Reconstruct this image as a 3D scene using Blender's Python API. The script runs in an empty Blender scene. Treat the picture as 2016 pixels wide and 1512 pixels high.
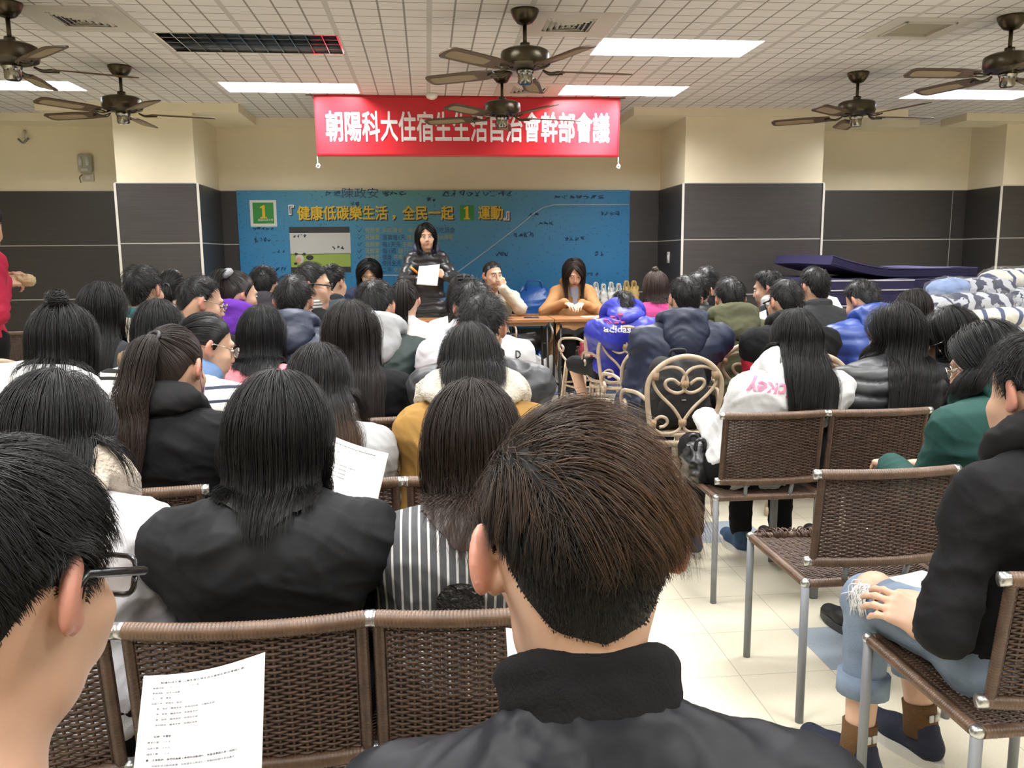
import bpy, bmesh, math, random
import numpy as np
from mathutils import Vector, Matrix
from mathutils.bvhtree import BVHTree

scene = bpy.context.scene
col = scene.collection
RNG = np.random.default_rng(7)

# ------------------------------------------------------------------ camera
F = 1640.0
CAMH = 1.30
PSI, TH, ROLL = math.radians(5.7), math.radians(8.7), math.radians(-0.5)
CR = Matrix.Rotation(-PSI, 3, 'Z') @ Matrix.Rotation(math.pi / 2 - TH, 3, 'X') @ Matrix.Rotation(ROLL, 3, 'Z')
CO = Vector((0, 0, CAMH))
cd = bpy.data.cameras.new('camera')
cd.sensor_width = 36.0
cd.lens = F / 2016 * 36.0
cd.clip_start = 0.05
cam = bpy.data.objects.new('camera', cd)
cam.matrix_world = Matrix.Translation(CO) @ CR.to_4x4()
col.objects.link(cam)
scene.camera = cam


def ray(px, py):
    return CR @ Vector(((px - 1008) / F, -(py - 756) / F, -1.0))


def at_y(px, py, Y):
    d = ray(px, py)
    return CO + d * (Y / d.y)


def at_z(px, py, z):
    d = ray(px, py)
    return CO + d * ((z - CAMH) / d.z)


# ------------------------------------------------------------------ world, exposure, lights
w = bpy.data.worlds.new('world')
scene.world = w
w.use_nodes = True
w.node_tree.nodes['Background'].inputs[0].default_value = (1.0, 0.95, 0.9, 1)
w.node_tree.nodes['Background'].inputs[1].default_value = 0.03
scene.view_settings.view_transform = 'Standard'
scene.view_settings.look = 'None'
scene.view_settings.gamma = 1.0
scene.view_settings.exposure = 0.0
scene.cycles.max_bounces = 6
scene.cycles.diffuse_bounces = 4
scene.cycles.glossy_bounces = 3
scene.cycles.transmission_bounces = 5
scene.cycles.transparent_max_bounces = 8
scene.cycles.caustics_reflective = False
scene.cycles.caustics_refractive = False
scene.cycles.sample_clamp_indirect = 4.0

ZC = 2.75          # ceiling
YW = 9.35          # back wall
LAMP_COL = (1.0, 0.99, 0.965)
LAMP_W = 66.0
# ceiling fixtures (x0, x1, y0, y1, watts)
FIX = [(-1.73, -0.55, 5.86, 6.38, 0.0), (-1.70, -0.55, 7.40, 7.84, 1.7), (-4.05, -2.88, 7.44, 7.86, 0.95),
       (1.21, 2.36, 5.80, 6.30, 1.7), (1.21, 2.32, 7.36, 7.82, 2.1), (4.48, 5.65, 7.36, 7.82, 2.2)]
for yy in (4.15, 2.55, 0.95, -0.65):
    for x0 in (-4.05, -1.15, 1.21, 4.10):
        FIX.append((x0, x0 + 1.17, yy, yy + 0.5, 1.0))
for i, (x0, x1, y0, y1, wt) in enumerate(FIX):
    if wt <= 0:
        continue
    ld = bpy.data.lights.new('fluorescent_light', 'AREA')
    ld.shape = 'RECTANGLE'
    ld.size = x1 - x0 - 0.06
    ld.size_y = y1 - y0 - 0.06
    ld.energy = LAMP_W * wt
    ld.color = LAMP_COL
    lo = bpy.data.objects.new('fluorescent_light', ld)
    lo.location = ((x0 + x1) / 2, (y0 + y1) / 2, ZC + 0.052)
    col.objects.link(lo)


# ------------------------------------------------------------------ helpers: objects
def tag(o, label=None, cat=None, group=None, kind=None):
    if label: o['label'] = label
    if cat: o['category'] = cat
    if group: o['group'] = group
    if kind: o['kind'] = kind
    return o


def empty(name, loc=(0, 0, 0), rz=0.0, label=None, cat=None, group=None):
    o = bpy.data.objects.new(name, None)
    o.location = loc
    o.rotation_euler = (0, 0, rz)
    o.empty_display_size = 0.1
    col.objects.link(o)
    return tag(o, label, cat, group)


def link_mesh(name, me, m=None, parent=None):
    o = bpy.data.objects.new(name, me)
    if m is not None and len(me.materials) == 0:
        me.materials.append(m)
    col.objects.link(o)
    if parent is not None:
        o.parent = parent
    return o


def dup(root, loc=None, rz=None, label=None, group=None, parent=None):
    r = root.copy()
    col.objects.link(r)
    if parent is not None: r.parent = parent
    if loc is not None: r.location = loc
    if rz is not None: r.rotation_euler = (0, 0, rz)
    if label: r['label'] = label
    if group: r['group'] = group
    for ch in list(root.children):
        dup(ch, parent=r)
    return r


def np_mesh(name, V, Fq, smooth=True):
    """V (n,3); Fq (m,4) or (m,3) int array"""
    me = bpy.data.meshes.new(name)
    V = np.ascontiguousarray(V, dtype=np.float32)
    Fq = np.ascontiguousarray(Fq, dtype=np.int32)
    n = Fq.shape[1]
    me.vertices.add(len(V))
    me.vertices.foreach_set('co', V.ravel())
    me.loops.add(Fq.size)
    me.loops.foreach_set('vertex_index', Fq.ravel())
    me.polygons.add(len(Fq))
    me.polygons.foreach_set('loop_start', np.arange(0, Fq.size, n, dtype=np.int32))
    if smooth:
        me.polygons.foreach_set('use_smooth', np.ones(len(Fq), dtype=bool))
    me.update(calc_edges=True)
    return me


class MB:
    """collects shapes into one mesh"""
    def __init__(s):
        s.v, s.f, s.n = [], [], 0

    def add(s, V, faces):
        V = np.asarray(V, float)
        s.v.append(V)
        s.f += [tuple(int(i) + s.n for i in f) for f in faces]
        s.n += len(V)
        return s

    def box(s, c, size, M=None, bev=0.0):
        hx, hy, hz = size[0] / 2, size[1] / 2, size[2] / 2
        if bev > 0:
            bm = bmesh.new()
            bmesh.ops.create_cube(bm, size=1.0)
            for v in bm.verts: v.co = Vector((v.co.x * size[0], v.co.y * size[1], v.co.z * size[2]))
            bmesh.ops.bevel(bm, geom=list(bm.edges), offset=min(bev, min(size) * 0.45), segments=2, affect='EDGES', profile=0.5)
            bm.verts.ensure_lookup_table()
            V = np.array([v.co[:] for v in bm.verts])
            fs = [[v.index for v in f.verts] for f in bm.faces]
            bm.free()
        else:
            V = np.array([(x, y, z) for x in (-hx, hx) for y in (-hy, hy) for z in (-hz, hz)])
            fs = [(0, 1, 3, 2), (4, 6, 7, 5), (0, 4, 5, 1), (2, 3, 7, 6), (0, 2, 6, 4), (1, 5, 7, 3)]
        if M is not None:
            V = V @ np.array(M.to_3x3()).T
        return s.add(V + np.array(c), fs)

    def tube(s, P, r, n=8, cap=True, flat=1.0):
        P = np.asarray(P, float)
        k = len(P)
        r = np.broadcast_to(np.asarray(r, float), (k,))
        T = np.gradient(P, axis=0)
        T /= np.linalg.norm(T, axis=1)[:, None] + 1e-12
        up = np.array([0, 0, 1.0]) if abs(T[0][2]) < 0.9 else np.array([1.0, 0, 0])
        N = np.zeros_like(P)
        v = up - T[0] * (up @ T[0]); v /= np.linalg.norm(v)
        N[0] = v
        for i in range(1, k):
            v = v - T[i] * (v @ T[i]); v /= np.linalg.norm(v) + 1e-12
            N[i] = v
        B = np.cross(T, N)
        a = np.linspace(0, 2 * np.pi, n, endpoint=False)
        V = P[:, None, :] + r[:, None, None] * (np.cos(a)[None, :, None] * N[:, None, :] + flat * np.sin(a)[None, :, None] * B[:, None, :])
        V = V.reshape(-1, 3)
        fs = []
        for i in range(k - 1):
            for j in range(n):
                j2 = (j + 1) % n
                fs.append((i * n + j, i * n + j2, (i + 1) * n + j2, (i + 1) * n + j))
        if cap:
            fs.append(tuple(range(n - 1, -1, -1)))
            fs.append(tuple((k - 1) * n + j for j in range(n)))
        return s.add(V, fs)

    def lathe(s, prof, c=(0, 0, 0), n=28):
        """prof: list of (r, z)"""
        k = len(prof)
        a = np.linspace(0, 2 * np.pi, n, endpoint=False)
        V = np.array([(r * math.cos(t) + c[0], r * math.sin(t) + c[1], z + c[2]) for r, z in prof for t in a])
        fs = []
        for i in range(k - 1):
            for j in range(n):
                j2 = (j + 1) % n
                fs.append((i * n + j, i * n + j2, (i + 1) * n + j2, (i + 1) * n + j))
        fs.append(tuple(range(n - 1, -1, -1)))
        fs.append(tuple((k - 1) * n + j for j in range(n)))
        return s.add(V, fs)

    def ell(s, c, r, M=None, n=16, m=10):
        V = [(0, 0, -1)]
        for i in range(1, m):
            t = -math.pi / 2 + math.pi * i / m
            for j in range(n):
                a = 2 * math.pi * j / n
                V.append((math.cos(t) * math.cos(a), math.cos(t) * math.sin(a), math.sin(t)))
        V.append((0, 0, 1))
        fs = []
        for j in range(n): fs.append((0, 1 + (j + 1) % n, 1 + j))
        for i in range(m - 2):
            for j in range(n):
                a, b = 1 + i * n + j, 1 + i * n + (j + 1) % n
                fs.append((a, b, b + n, a + n))
        L = len(V) - 1
        for j in range(n): fs.append((L, L - n + j, L - n + (j + 1) % n))
        V = np.array(V) * np.array(r)
        if M is not None: V = V @ np.array(M.to_3x3()).T
        return s.add(V + np.array(c), fs)

    def grid(s, G):
        """G (a,b,3) open surface grid"""
        a, b = G.shape[:2]
        fs = [(i * b + j, i * b + j + 1, (i + 1) * b + j + 1, (i + 1) * b + j) for i in range(a - 1) for j in range(b - 1)]
        return s.add(G.reshape(-1, 3), fs)

    def sheet(s, G, t):
        """closed thin solid from grid G, thickness t along its normals"""
        a, b = G.shape[:2]
        du = np.gradient(G, axis=0); dv = np.gradient(G, axis=1)
        N = np.cross(du, dv); N /= np.linalg.norm(N, axis=2)[..., None] + 1e-12
        V = np.concatenate([(G + N * t / 2).reshape(-1, 3), (G - N * t / 2).reshape(-1, 3)])
        o = a * b
        fs = []
        for i in range(a - 1):
            for j in range(b - 1):
                q = (i * b + j, (i + 1) * b + j, (i + 1) * b + j + 1, i * b + j + 1)
                fs.append(q); fs.append(tuple(x + o for x in q[::-1]))
        rim = [(0, j) for j in range(b)] + [(i, b - 1) for i in range(1, a)] + [(a - 1, j) for j in range(b - 2, -1, -1)] + [(i, 0) for i in range(a - 2, 0, -1)]
        rim = [i * b + j for i, j in rim]
        for q in range(len(rim)):
            x, y = rim[q], rim[(q + 1) % len(rim)]
            fs.append((x, y, y + o, x + o))
        return s.add(V, fs)

    def build(s, name, m=None, parent=None, smooth=True, angle=None):
        me = bpy.data.meshes.new(name)
        me.from_pydata(np.concatenate(s.v).tolist(), [], s.f)
        if smooth:
            me.polygons.foreach_set('use_smooth', np.ones(len(me.polygons), dtype=bool))
            if angle is not None:
                me.set_sharp_from_angle(angle=math.radians(angle))
        me.update()
        return link_mesh(name, me, m, parent)


def crom(P, n=6, closed=False):
    """Catmull-Rom smooth polyline"""
    P = np.asarray(P, float)
    if closed: Q = np.vstack([P[-1], P, P[:2]])
    else: Q = np.vstack([2 * P[0] - P[1], P, 2 * P[-1] - P[-2]])
    out = []
    for i in range(1, len(Q) - 2):
        for t in np.linspace(0, 1, n, endpoint=False):
            a, b, c, d = Q[i - 1], Q[i], Q[i + 1], Q[i + 2]
            out.append(0.5 * ((2 * b) + (c - a) * t + (2 * a - 5 * b + 4 * c - d) * t * t + (3 * b - a - 3 * c + d) * t ** 3))
    if not closed: out.append(Q[-2])
    return np.array(out)


# ------------------------------------------------------------------ helpers: materials
MATS = {}


def mat(name, color, rough=0.7, metal=0.0, bump=None, spec=0.5, coat=0.0, sheen=0.0, var=0.0, varscale=8.0, trans=0.0, alpha=None):
    key = name
    if key in MATS: return MATS[key]
    m = bpy.data.materials.new(name)
    m.use_nodes = True
    nt = m.node_tree
    b = nt.nodes['Principled BSDF']
    c = tuple(color) + (1,)
    b.inputs['Base Color'].default_value = c
    b.inputs['Roughness'].default_value = rough
    b.inputs['Metallic'].default_value = metal
    b.inputs['Specular IOR Level'].default_value = spec
    if coat: b.inputs['Coat Weight'].default_value = coat; b.inputs['Coat Roughness'].default_value = 0.1
    if sheen: b.inputs['Sheen Weight'].default_value = sheen
    if trans: b.inputs['Transmission Weight'].default_value = trans
    tc = None
    if bump or var:
        tc = nt.nodes.new('ShaderNodeTexCoord')
    if var:
        n = nt.nodes.new('ShaderNodeTexNoise'); n.inputs['Scale'].default_value = varscale; n.inputs['Detail'].default_value = 4
        nt.links.new(tc.outputs['Object'], n.inputs['Vector'])
        r = nt.nodes.new('ShaderNodeMapRange'); r.inputs[1].default_value = 0.3; r.inputs[2].default_value = 0.7
        r.inputs[3].default_value = 1 - var; r.inputs[4].default_value = 1 + var
        nt.links.new(n.outputs['Fac'], r.inputs[0])
        h = nt.nodes.new('ShaderNodeVectorMath'); h.operation = 'SCALE'
        h.inputs[0].default_value = tuple(color)
        nt.links.new(r.outputs[0], h.inputs['Scale'])
        nt.links.new(h.outputs[0], b.inputs['Base Color'])
    if bump:
        sc, st = bump[:2]
        n2 = nt.nodes.new('ShaderNodeTexNoise'); n2.inputs['Scale'].default_value = sc; n2.inputs['Detail'].default_value = 5
        if len(bump) > 2:
            mp = nt.nodes.new('ShaderNodeMapping'); mp.inputs['Scale'].default_value = bump[2]
            nt.links.new(tc.outputs['Object'], mp.inputs['Vector']); nt.links.new(mp.outputs[0], n2.inputs['Vector'])
        else:
            nt.links.new(tc.outputs['Object'], n2.inputs['Vector'])
        bp = nt.nodes.new('ShaderNodeBump'); bp.inputs['Strength'].default_value = st; bp.inputs['Distance'].default_value = 0.01
        nt.links.new(n2.outputs['Fac'], bp.inputs['Height']); nt.links.new(bp.outputs[0], b.inputs['Normal'])
    MATS[key] = m
    return m


class NG:
    """tiny node builder for math patterns"""
    def __init__(s, m):
        s.nt = m.node_tree
        s.b = s.nt.nodes['Principled BSDF']
        s.tc = s.nt.nodes.new('ShaderNodeTexCoord')
        s.geo = s.nt.nodes.new('ShaderNodeNewGeometry')

    def xyz(s, world=False):
        n = s.nt.nodes.new('ShaderNodeSeparateXYZ')
        s.nt.links.new(s.geo.outputs['Position'] if world else s.tc.outputs['Object'], n.inputs[0])
        return n.outputs

    def m(s, op, a, b=None, c=None):
        n = s.nt.nodes.new('ShaderNodeMath'); n.operation = op
        for i, x in enumerate((a, b, c)):
            if x is None: continue
            if isinstance(x, (int, float)): n.inputs[i].default_value = x
            else: s.nt.links.new(x, n.inputs[i])
        return n.outputs[0]

    def mix(s, fac, a, b):
        n = s.nt.nodes.new('ShaderNodeMix'); n.data_type = 'RGBA'
        for i, x in ((0, fac), (6, a), (7, b)):
            if isinstance(x, (int, float)): n.inputs[i].default_value = x
            elif isinstance(x, tuple): n.inputs[i].default_value = x + (1,) if len(x) == 3 else x
            else: s.nt.links.new(x, n.inputs[i])
        return n.outputs[2]

    def noise(s, scale, detail=3, vec=None, scl=None):
        n = s.nt.nodes.new('ShaderNodeTexNoise'); n.inputs['Scale'].default_value = scale; n.inputs['Detail'].default_value = detail
        src = vec or s.tc.outputs['Object']
        if scl:
            mp = s.nt.nodes.new('ShaderNodeMapping'); mp.inputs['Scale'].default_value = scl
            s.nt.links.new(src, mp.inputs['Vector']); src = mp.outputs[0]
        s.nt.links.new(src, n.inputs['Vector'])
        return n.outputs['Fac']

    def out(s, color=None, rough=None, height=None, strength=0.5, dist=0.005):
        if color is not None: s.nt.links.new(color, s.b.inputs['Base Color'])
        if rough is not None:
            if isinstance(rough, (int, float)): s.b.inputs['Roughness'].default_value = rough
            else: s.nt.links.new(rough, s.b.inputs['Roughness'])
        if height is not None:
            bp = s.nt.nodes.new('ShaderNodeBump'); bp.inputs['Strength'].default_value = strength; bp.inputs['Distance'].default_value = dist
            s.nt.links.new(height, bp.inputs['Height']); s.nt.links.new(bp.outputs[0], s.b.inputs['Normal'])

    def line(s, coord, period, width, offset=0.0):
        """1 on a line of WIDTH at every multiple of PERIOD"""
        t = s.m('ADD', coord, -offset + 1000 * period)
        t = s.m('MODULO', t, period)
        t = s.m('SUBTRACT', t, period / 2)
        t = s.m('ABSOLUTE', t)
        return s.m('GREATER_THAN', t, period / 2 - width / 2)


# ------------------------------------------------------------------ text
def text_geo(body, size, extrude=0.0, bold=0.0, align='CENTER', spacing=1.0, shear=0.0, line=1.0):
    cu = bpy.data.curves.new('text', 'FONT')
    cu.body = body
    cu.size = size
    cu.extrude = extrude
    cu.align_x = align
    cu.align_y = 'CENTER'
    cu.space_character = spacing
    cu.space_line = line
    cu.shear = shear
    cu.resolution_u = 2
    ob = bpy.data.objects.new('text', cu)
    col.objects.link(ob)
    dg = bpy.context.evaluated_depsgraph_get()
    me = bpy.data.meshes.new_from_object(ob.evaluated_get(dg))
    bpy.data.objects.remove(ob)
    bpy.data.curves.remove(cu)
    me.materials.clear()
    if bold:
        V, fs = mesh_arrays(me)
        b = bold * size / 0.1 * 1.0
        VV, FF = [], []
        for k in range(8):
            a = k * math.pi / 4
            VV.append(V + np.array([b * math.cos(a), b * math.sin(a), 0.00015 * k]))
            FF += [tuple(i + k * len(V) for i in f) for f in fs]
        me.clear_geometry()
        me.from_pydata(np.concatenate(VV).tolist(), [], FF)
        me.update()
    return me


def mesh_arrays(me):
    V = np.empty(len(me.vertices) * 3, np.float32); me.vertices.foreach_get('co', V)
    return V.reshape(-1, 3).astype(float), [tuple(p.vertices) for p in me.polygons]


def text_obj(name, body, size, m, M, parent=None, width=None, height=None, **kw):
    """text mesh in the plane given by 4x4 M (text x -> M.x, text y -> M.y); width/height fit"""
    me = text_geo(body, size, **kw)
    V, fs = mesh_arrays(me)
    if width:
        x0, x1 = V[:, 0].min(), V[:, 0].max()
        V[:, 0] = (V[:, 0] - (x0 + x1) / 2) * width / (x1 - x0)
    if height:
        y0, y1 = V[:, 1].min(), V[:, 1].max()
        V[:, 1] = (V[:, 1] - (y0 + y1) / 2) * height / (y1 - y0)
    A = np.array(M)
    V = V @ A[:3, :3].T + A[:3, 3]
    bpy.data.meshes.remove(me)
    me = bpy.data.meshes.new(name)
    me.from_pydata(V.tolist(), [], fs)
    me.update()
    return link_mesh(name, me, m, parent)


WALL_TXT = Matrix(((1, 0, 0, 0), (0, 0, -1, 0), (0, 1, 0, 0), (0, 0, 0, 1)))   # text facing -y (towards the camera)
# ================================================================== the room
XL, XR, YB = -6.6, 8.2, -2.6
ZW = 2.02                        # top of the dark tiles

# --- materials
m_ceil = mat('ceiling_tile', (0.60, 0.57, 0.53), 0.8)
g = NG(m_ceil); x, y, z = g.xyz(True)
lx = g.line(x, 0.15, 0.012, 0.05); ly = g.line(y, 0.15, 0.010, 0.0)
tx = g.line(x, 0.6, 0.034, 0.05)
thin = g.m('MAXIMUM', lx, ly)
thin = g.m('MULTIPLY', thin, g.m('SUBTRACT', 1.0, tx))
nz = g.noise(3.0)
base = g.mix(nz, (0.66, 0.635, 0.61), (0.73, 0.705, 0.68))
c = g.mix(thin, base, (0.26, 0.24, 0.215))
c = g.mix(tx, c, (0.50, 0.48, 0.45))
g.out(c, 0.75, g.m('SUBTRACT', 1.0, thin), 0.8, 0.006)

m_cream = mat('cream_paint', (0.80, 0.725, 0.545), 0.6, bump=(30, 0.05), var=0.05, varscale=1.5)
m_floor = mat('floor_tile', (0.6, 0.55, 0.44), 0.25)
g = NG(m_floor); x, y, z = g.xyz(True)
P0 = at_z(1557, 1238, 0)          # a corner of a blue tile
TS = 0.297
fx, fy = P0.x % TS, P0.y % TS
gr = g.m('MAXIMUM', g.line(x, TS, 0.0022, fx), g.line(y, TS, 0.0022, fy))
ix = g.m('FLOOR', g.m('DIVIDE', g.m('SUBTRACT', x, fx), TS)); iy = g.m('FLOOR', g.m('DIVIDE', g.m('SUBTRACT', y, fy), TS))
wn = g.nt.nodes.new('ShaderNodeTexWhiteNoise'); wn.noise_dimensions = '2D'
cb = g.nt.nodes.new('ShaderNodeCombineXYZ'); g.nt.links.new(ix, cb.inputs[0]); g.nt.links.new(iy, cb.inputs[1]); g.nt.links.new(cb.outputs[0], wn.inputs['Vector'])
sp = g.noise(140, 3); sp2 = g.noise(9, 4)
base = g.mix(sp, (0.60, 0.555, 0.43), (0.70, 0.66, 0.55))
base = g.mix(g.m('MULTIPLY', wn.outputs['Value'], 0.2), base, (0.58, 0.54, 0.43))
bl = g.mix(sp, (0.22, 0.27, 0.33), (0.36, 0.41, 0.46))
navy = g.mix(sp, (0.03, 0.07, 0.20), (0.05, 0.10, 0.26))
ox, oy = math.floor((P0.x - fx + 1e-4) / TS), math.floor((P0.y - fy + 1e-4) / TS)
def cell(cx, cy):
    a = g.m('COMPARE', ix, float(ox + cx), 0.1); b = g.m('COMPARE', iy, float(oy + cy), 0.1)
    return g.m('MULTIPLY', a, b)
blue = None
for cx, cy in ((0, -1), (-1, 3), (3, -5), (0, 3), (-4, -1), (-9, 3), (4, 3)):
    k = cell(cx, cy); blue = k if blue is None else g.m('MAXIMUM', blue, k)
c = g.mix(blue, base, bl)
PN = at_z(1115, 768, 0)
c = g.mix(g.m('COMPARE', iy, float(math.floor((PN.y - fy) / TS)), 0.1), c, navy)
c = g.mix(gr, c, (0.33, 0.30, 0.24))
g.out(c, g.m('ADD', 0.26, g.m('MULTIPLY', sp2, 0.05)), g.m('SUBTRACT', 1.0, gr), 0.3, 0.002)


def dark_tile(name, axis, off, period=1.2, zoff=0.0, tone=1.0):
    m = mat(name, (0.03, 0.028, 0.027), 0.35)
    g = NG(m); x, y, z = g.xyz(True)
    u = x if axis == 'x' else y
    gl = g.m('MAXIMUM', g.line(z, 0.565, 0.010, ZW - 0.565 * 3 + zoff), g.line(u, period, 0.006, off))
    ln = g.noise(1.0, 4, g.geo.outputs['Position'], (3, 3, 160))
    cc = g.mix(ln, (0.020 * tone, 0.0185 * tone, 0.018 * tone), (0.052 * tone, 0.048 * tone, 0.047 * tone))
    cc = g.mix(gl, cc, (0.40, 0.39, 0.37))
    g.out(cc, g.m('ADD', 0.30, g.m('MULTIPLY', ln, 0.2)), g.m('SUBTRACT', ln, gl), 0.15, 0.003)
    return m


m_dark_back = dark_tile('dark_tile_back', 'x', 6.10, 3.0)
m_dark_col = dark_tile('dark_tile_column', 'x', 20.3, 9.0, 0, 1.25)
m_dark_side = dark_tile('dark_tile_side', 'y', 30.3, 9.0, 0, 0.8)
m_trim = mat('white_trim', (0.62, 0.60, 0.56), 0.4)


def struct(o):
    o['kind'] = 'structure'
    return o


def slab(name, x0, x1, y0, y1, z0, z1, m):
    return struct(MB().box(((x0 + x1) / 2, (y0 + y1) / 2, (z0 + z1) / 2), (x1 - x0, y1 - y0, z1 - z0)).build(name, m, smooth=False))


slab('floor', XL, XR, YB, YW + 0.2, -0.1, 0.0, m_floor)

# --- ceiling with openings for lamps and vents
VENT = [(-2.34, -1.76, 5.30, 5.86), (0.64, 1.22, 5.22, 5.78), (2.95, 3.50, 5.18, 5.70), (0.64, 1.22, 7.30, 7.85)]
holes = [f[:4] for f in FIX] + VENT
xs = sorted({XL, XR} | {h[0] for h in holes} | {h[1] for h in holes})
ys = sorted({YB, YW + 0.2} | {h[2] for h in holes} | {h[3] for h in holes})
cb_ = MB()
for i in range(len(xs) - 1):
    for j in range(len(ys) - 1):
        mx, my = (xs[i] + xs[i + 1]) / 2, (ys[j] + ys[j + 1]) / 2
        if any(h[0] < mx < h[1] and h[2] < my < h[3] for h in holes): continue
        cb_.box((mx, my, ZC + 0.01), (xs[i + 1] - xs[i], ys[j + 1] - ys[j], 0.02))
struct(cb_.build('ceiling', m_ceil, smooth=False))

# --- walls: dark tile below, cream above
slab('wall_back', XL, XR, YW, YW + 0.15, ZW, ZC + 0.1, m_cream)
slab('wall_back_tiles', XL, XR, YW - 0.012, YW + 0.15, 0, ZW, m_dark_back)
slab('wall_left', XL - 0.15, XL, YB, YW + 0.2, 0, ZC + 0.1, m_cream)
slab('wall_right', XR, XR + 0.15, YB, YW + 0.2, 0, ZC + 0.1, m_cream)
slab('wall_rear', XL, XR, YB - 0.15, YB, 0, ZC + 0.1, m_cream)


def column(name, x0, x1, yf):
    slab(name + '_upper', x0, x1, yf, YW, ZW, ZC, m_cream)
    slab(name + '_tiles', x0 - 0.012, x1 + 0.012, yf - 0.012, YW - 0.02, 0, ZW, m_dark_col)
    # side faces carry their own tile sheet
    for s, xx in (('left', x0 - 0.016), ('right', x1 + 0.016)):
        slab(name + '_side_' + s, xx - 0.003, xx + 0.003, yf, YW - 0.02, 0, ZW, m_dark_side)
        t = MB().box((xx, yf - 0.014, ZW / 2), (0.022, 0.012, ZW))
        struct(t.build('trim_' + name + '_' + s, m_trim, smooth=False))
    t = MB().box(((x0 + x1) / 2, yf - 0.008, ZW + 0.004), (x1 - x0 + 0.03, 0.02, 0.009))
    struct(t.build('trim_' + name + '_top', m_trim, smooth=False))


YC = 8.45
a = at_y(230, 358, YC); b = at_y(386, 358, YC)
column('wall_column_left', a.x, b.x, YC)
CLX = (a.x, b.x)
a = at_y(1348, 352, YC); b = at_y(1619, 350, YC)
column('wall_column_right', a.x, b.x, YC)
CRX = (a.x, b.x)
a = at_y(1974, 362, YC + 0.3)
column('wall_column_far_right', a.x, a.x + 1.2, YC + 0.3)
# soffit beams round the columns and along the wall
ZS = 2.672
a = at_z(50, 193, ZC); b = at_z(461, 197, ZC)
slab('beam_left', a.x, b.x, 8.38, YW, ZS, ZC, m_cream)
BLX = b.x
c_ = at_z(1268, 196, ZC); d_ = at_z(1842, 199, ZC)
slab('beam_right', c_.x, d_.x, 8.38, YW, ZS, ZC, m_cream)
slab('beam_centre', BLX, c_.x, 9.18, YW, ZS, ZC, m_cream)
slab('beam_far_left', XL, a.x, 9.0, YW, ZS, ZC, m_cream)
slab('beam_recess_right', d_.x, a.x + 9.0, 9.0, YW, ZS, ZC, m_cream)
e_ = at_z(1905, 222, ZC)
slab('beam_far_right', e_.x, XR, 8.55, 9.0, ZS, ZC, m_cream)

# --- the painted board on the back wall
A = at_y(465, 370, YW - 0.03); B = at_y(1240, 370, YW - 0.03)
BX0, BX1 = A.x, B.x
m_board = mat('painted_board', (0.1, 0.3, 0.5), 0.3)
g = NG(m_board); x, y, z = g.xyz(True)
t = g.m('DIVIDE', g.m('SUBTRACT', z, 0.55), ZW - 0.55)
t2 = g.m('SUBTRACT', 1.0, g.m('MULTIPLY', g.m('ABSOLUTE', g.m('SUBTRACT', x, -0.2)), 0.42))
grn = g.m('MULTIPLY', g.m('MULTIPLY', t, t), g.m('MAXIMUM', t2, 0.0)); grn.node.use_clamp = True
cc = g.mix(grn, (0.020, 0.185, 0.42), (0.085, 0.27, 0.27))
scr = g.noise(1.0, 6, g.geo.outputs['Position'], (26, 26, 34)); msk = g.noise(1.0, 2, g.geo.outputs['Position'], (2.5, 2.5, 3))
scr = g.m('MULTIPLY', g.m('GREATER_THAN', scr, 0.615), g.m('GREATER_THAN', msk, 0.45))
cc = g.mix(g.m('MULTIPLY', scr, 0.45), cc, (0.01, 0.05, 0.11))
g.out(cc, 0.32)
board = struct(MB().box(((BX0 + BX1) / 2, YW - 0.025, ZW / 2 + 0.25), (BX1 - BX0, 0.03, ZW - 0.5)).build('wall_board_painted', m_board, smooth=False))
del board['kind']
board.name = 'painted_board'
tag(board, 'large blue painted board on the back wall with yellow title writing', 'board')
m_yel = mat('yellow_paint', (0.62, 0.42, 0.02), 0.5)
m_wht = mat('white_paint', (0.72, 0.72, 0.70), 0.5)
m_ink = mat('black_ink', (0.012, 0.012, 0.014), 0.5)
m_nav = mat('navy_ink', (0.01, 0.03, 0.09), 0.5)
m_grn = mat('green_paint', (0.02, 0.20, 0.03), 0.5)
m_och = mat('ochre_paint', (0.33, 0.30, 0.10), 0.5)
m_lin = mat('pale_line_paint', (0.42, 0.52, 0.58), 0.5)
YF = YW - 0.041


def on_board(px, py, d=0.0):
    return at_y(px, py, YF - d)


def board_text(name, s, x0, x1, yc, hpx, m, d=0.001, **kw):
    a = on_board(x0, yc, d); b = on_board(x1, yc, d)
    hh = (on_board(x0, yc - hpx / 2, d) - on_board(x0, yc + hpx / 2, d)).z
    M = Matrix.Translation(((a.x + b.x) / 2, YF - d, (a.z + b.z) / 2)) @ WALL_TXT
    return text_obj(name, s, 0.1, m, M, board, width=b.x - a.x, height=hh, **kw)


def board_rect(name, px0, py0, px1, py1, m, d=0.0, parent=board, th=0.003, bev=0.0):
    a = on_board(px0, py0, d); b = on_board(px1, py1, d)
    return MB().box(((a.x + b.x) / 2, YF - d - th / 2, (a.z + b.z) / 2), (abs(b.x - a.x), th, abs(a.z - b.z)), bev=bev).build(name, m, parent, smooth=False)


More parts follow.
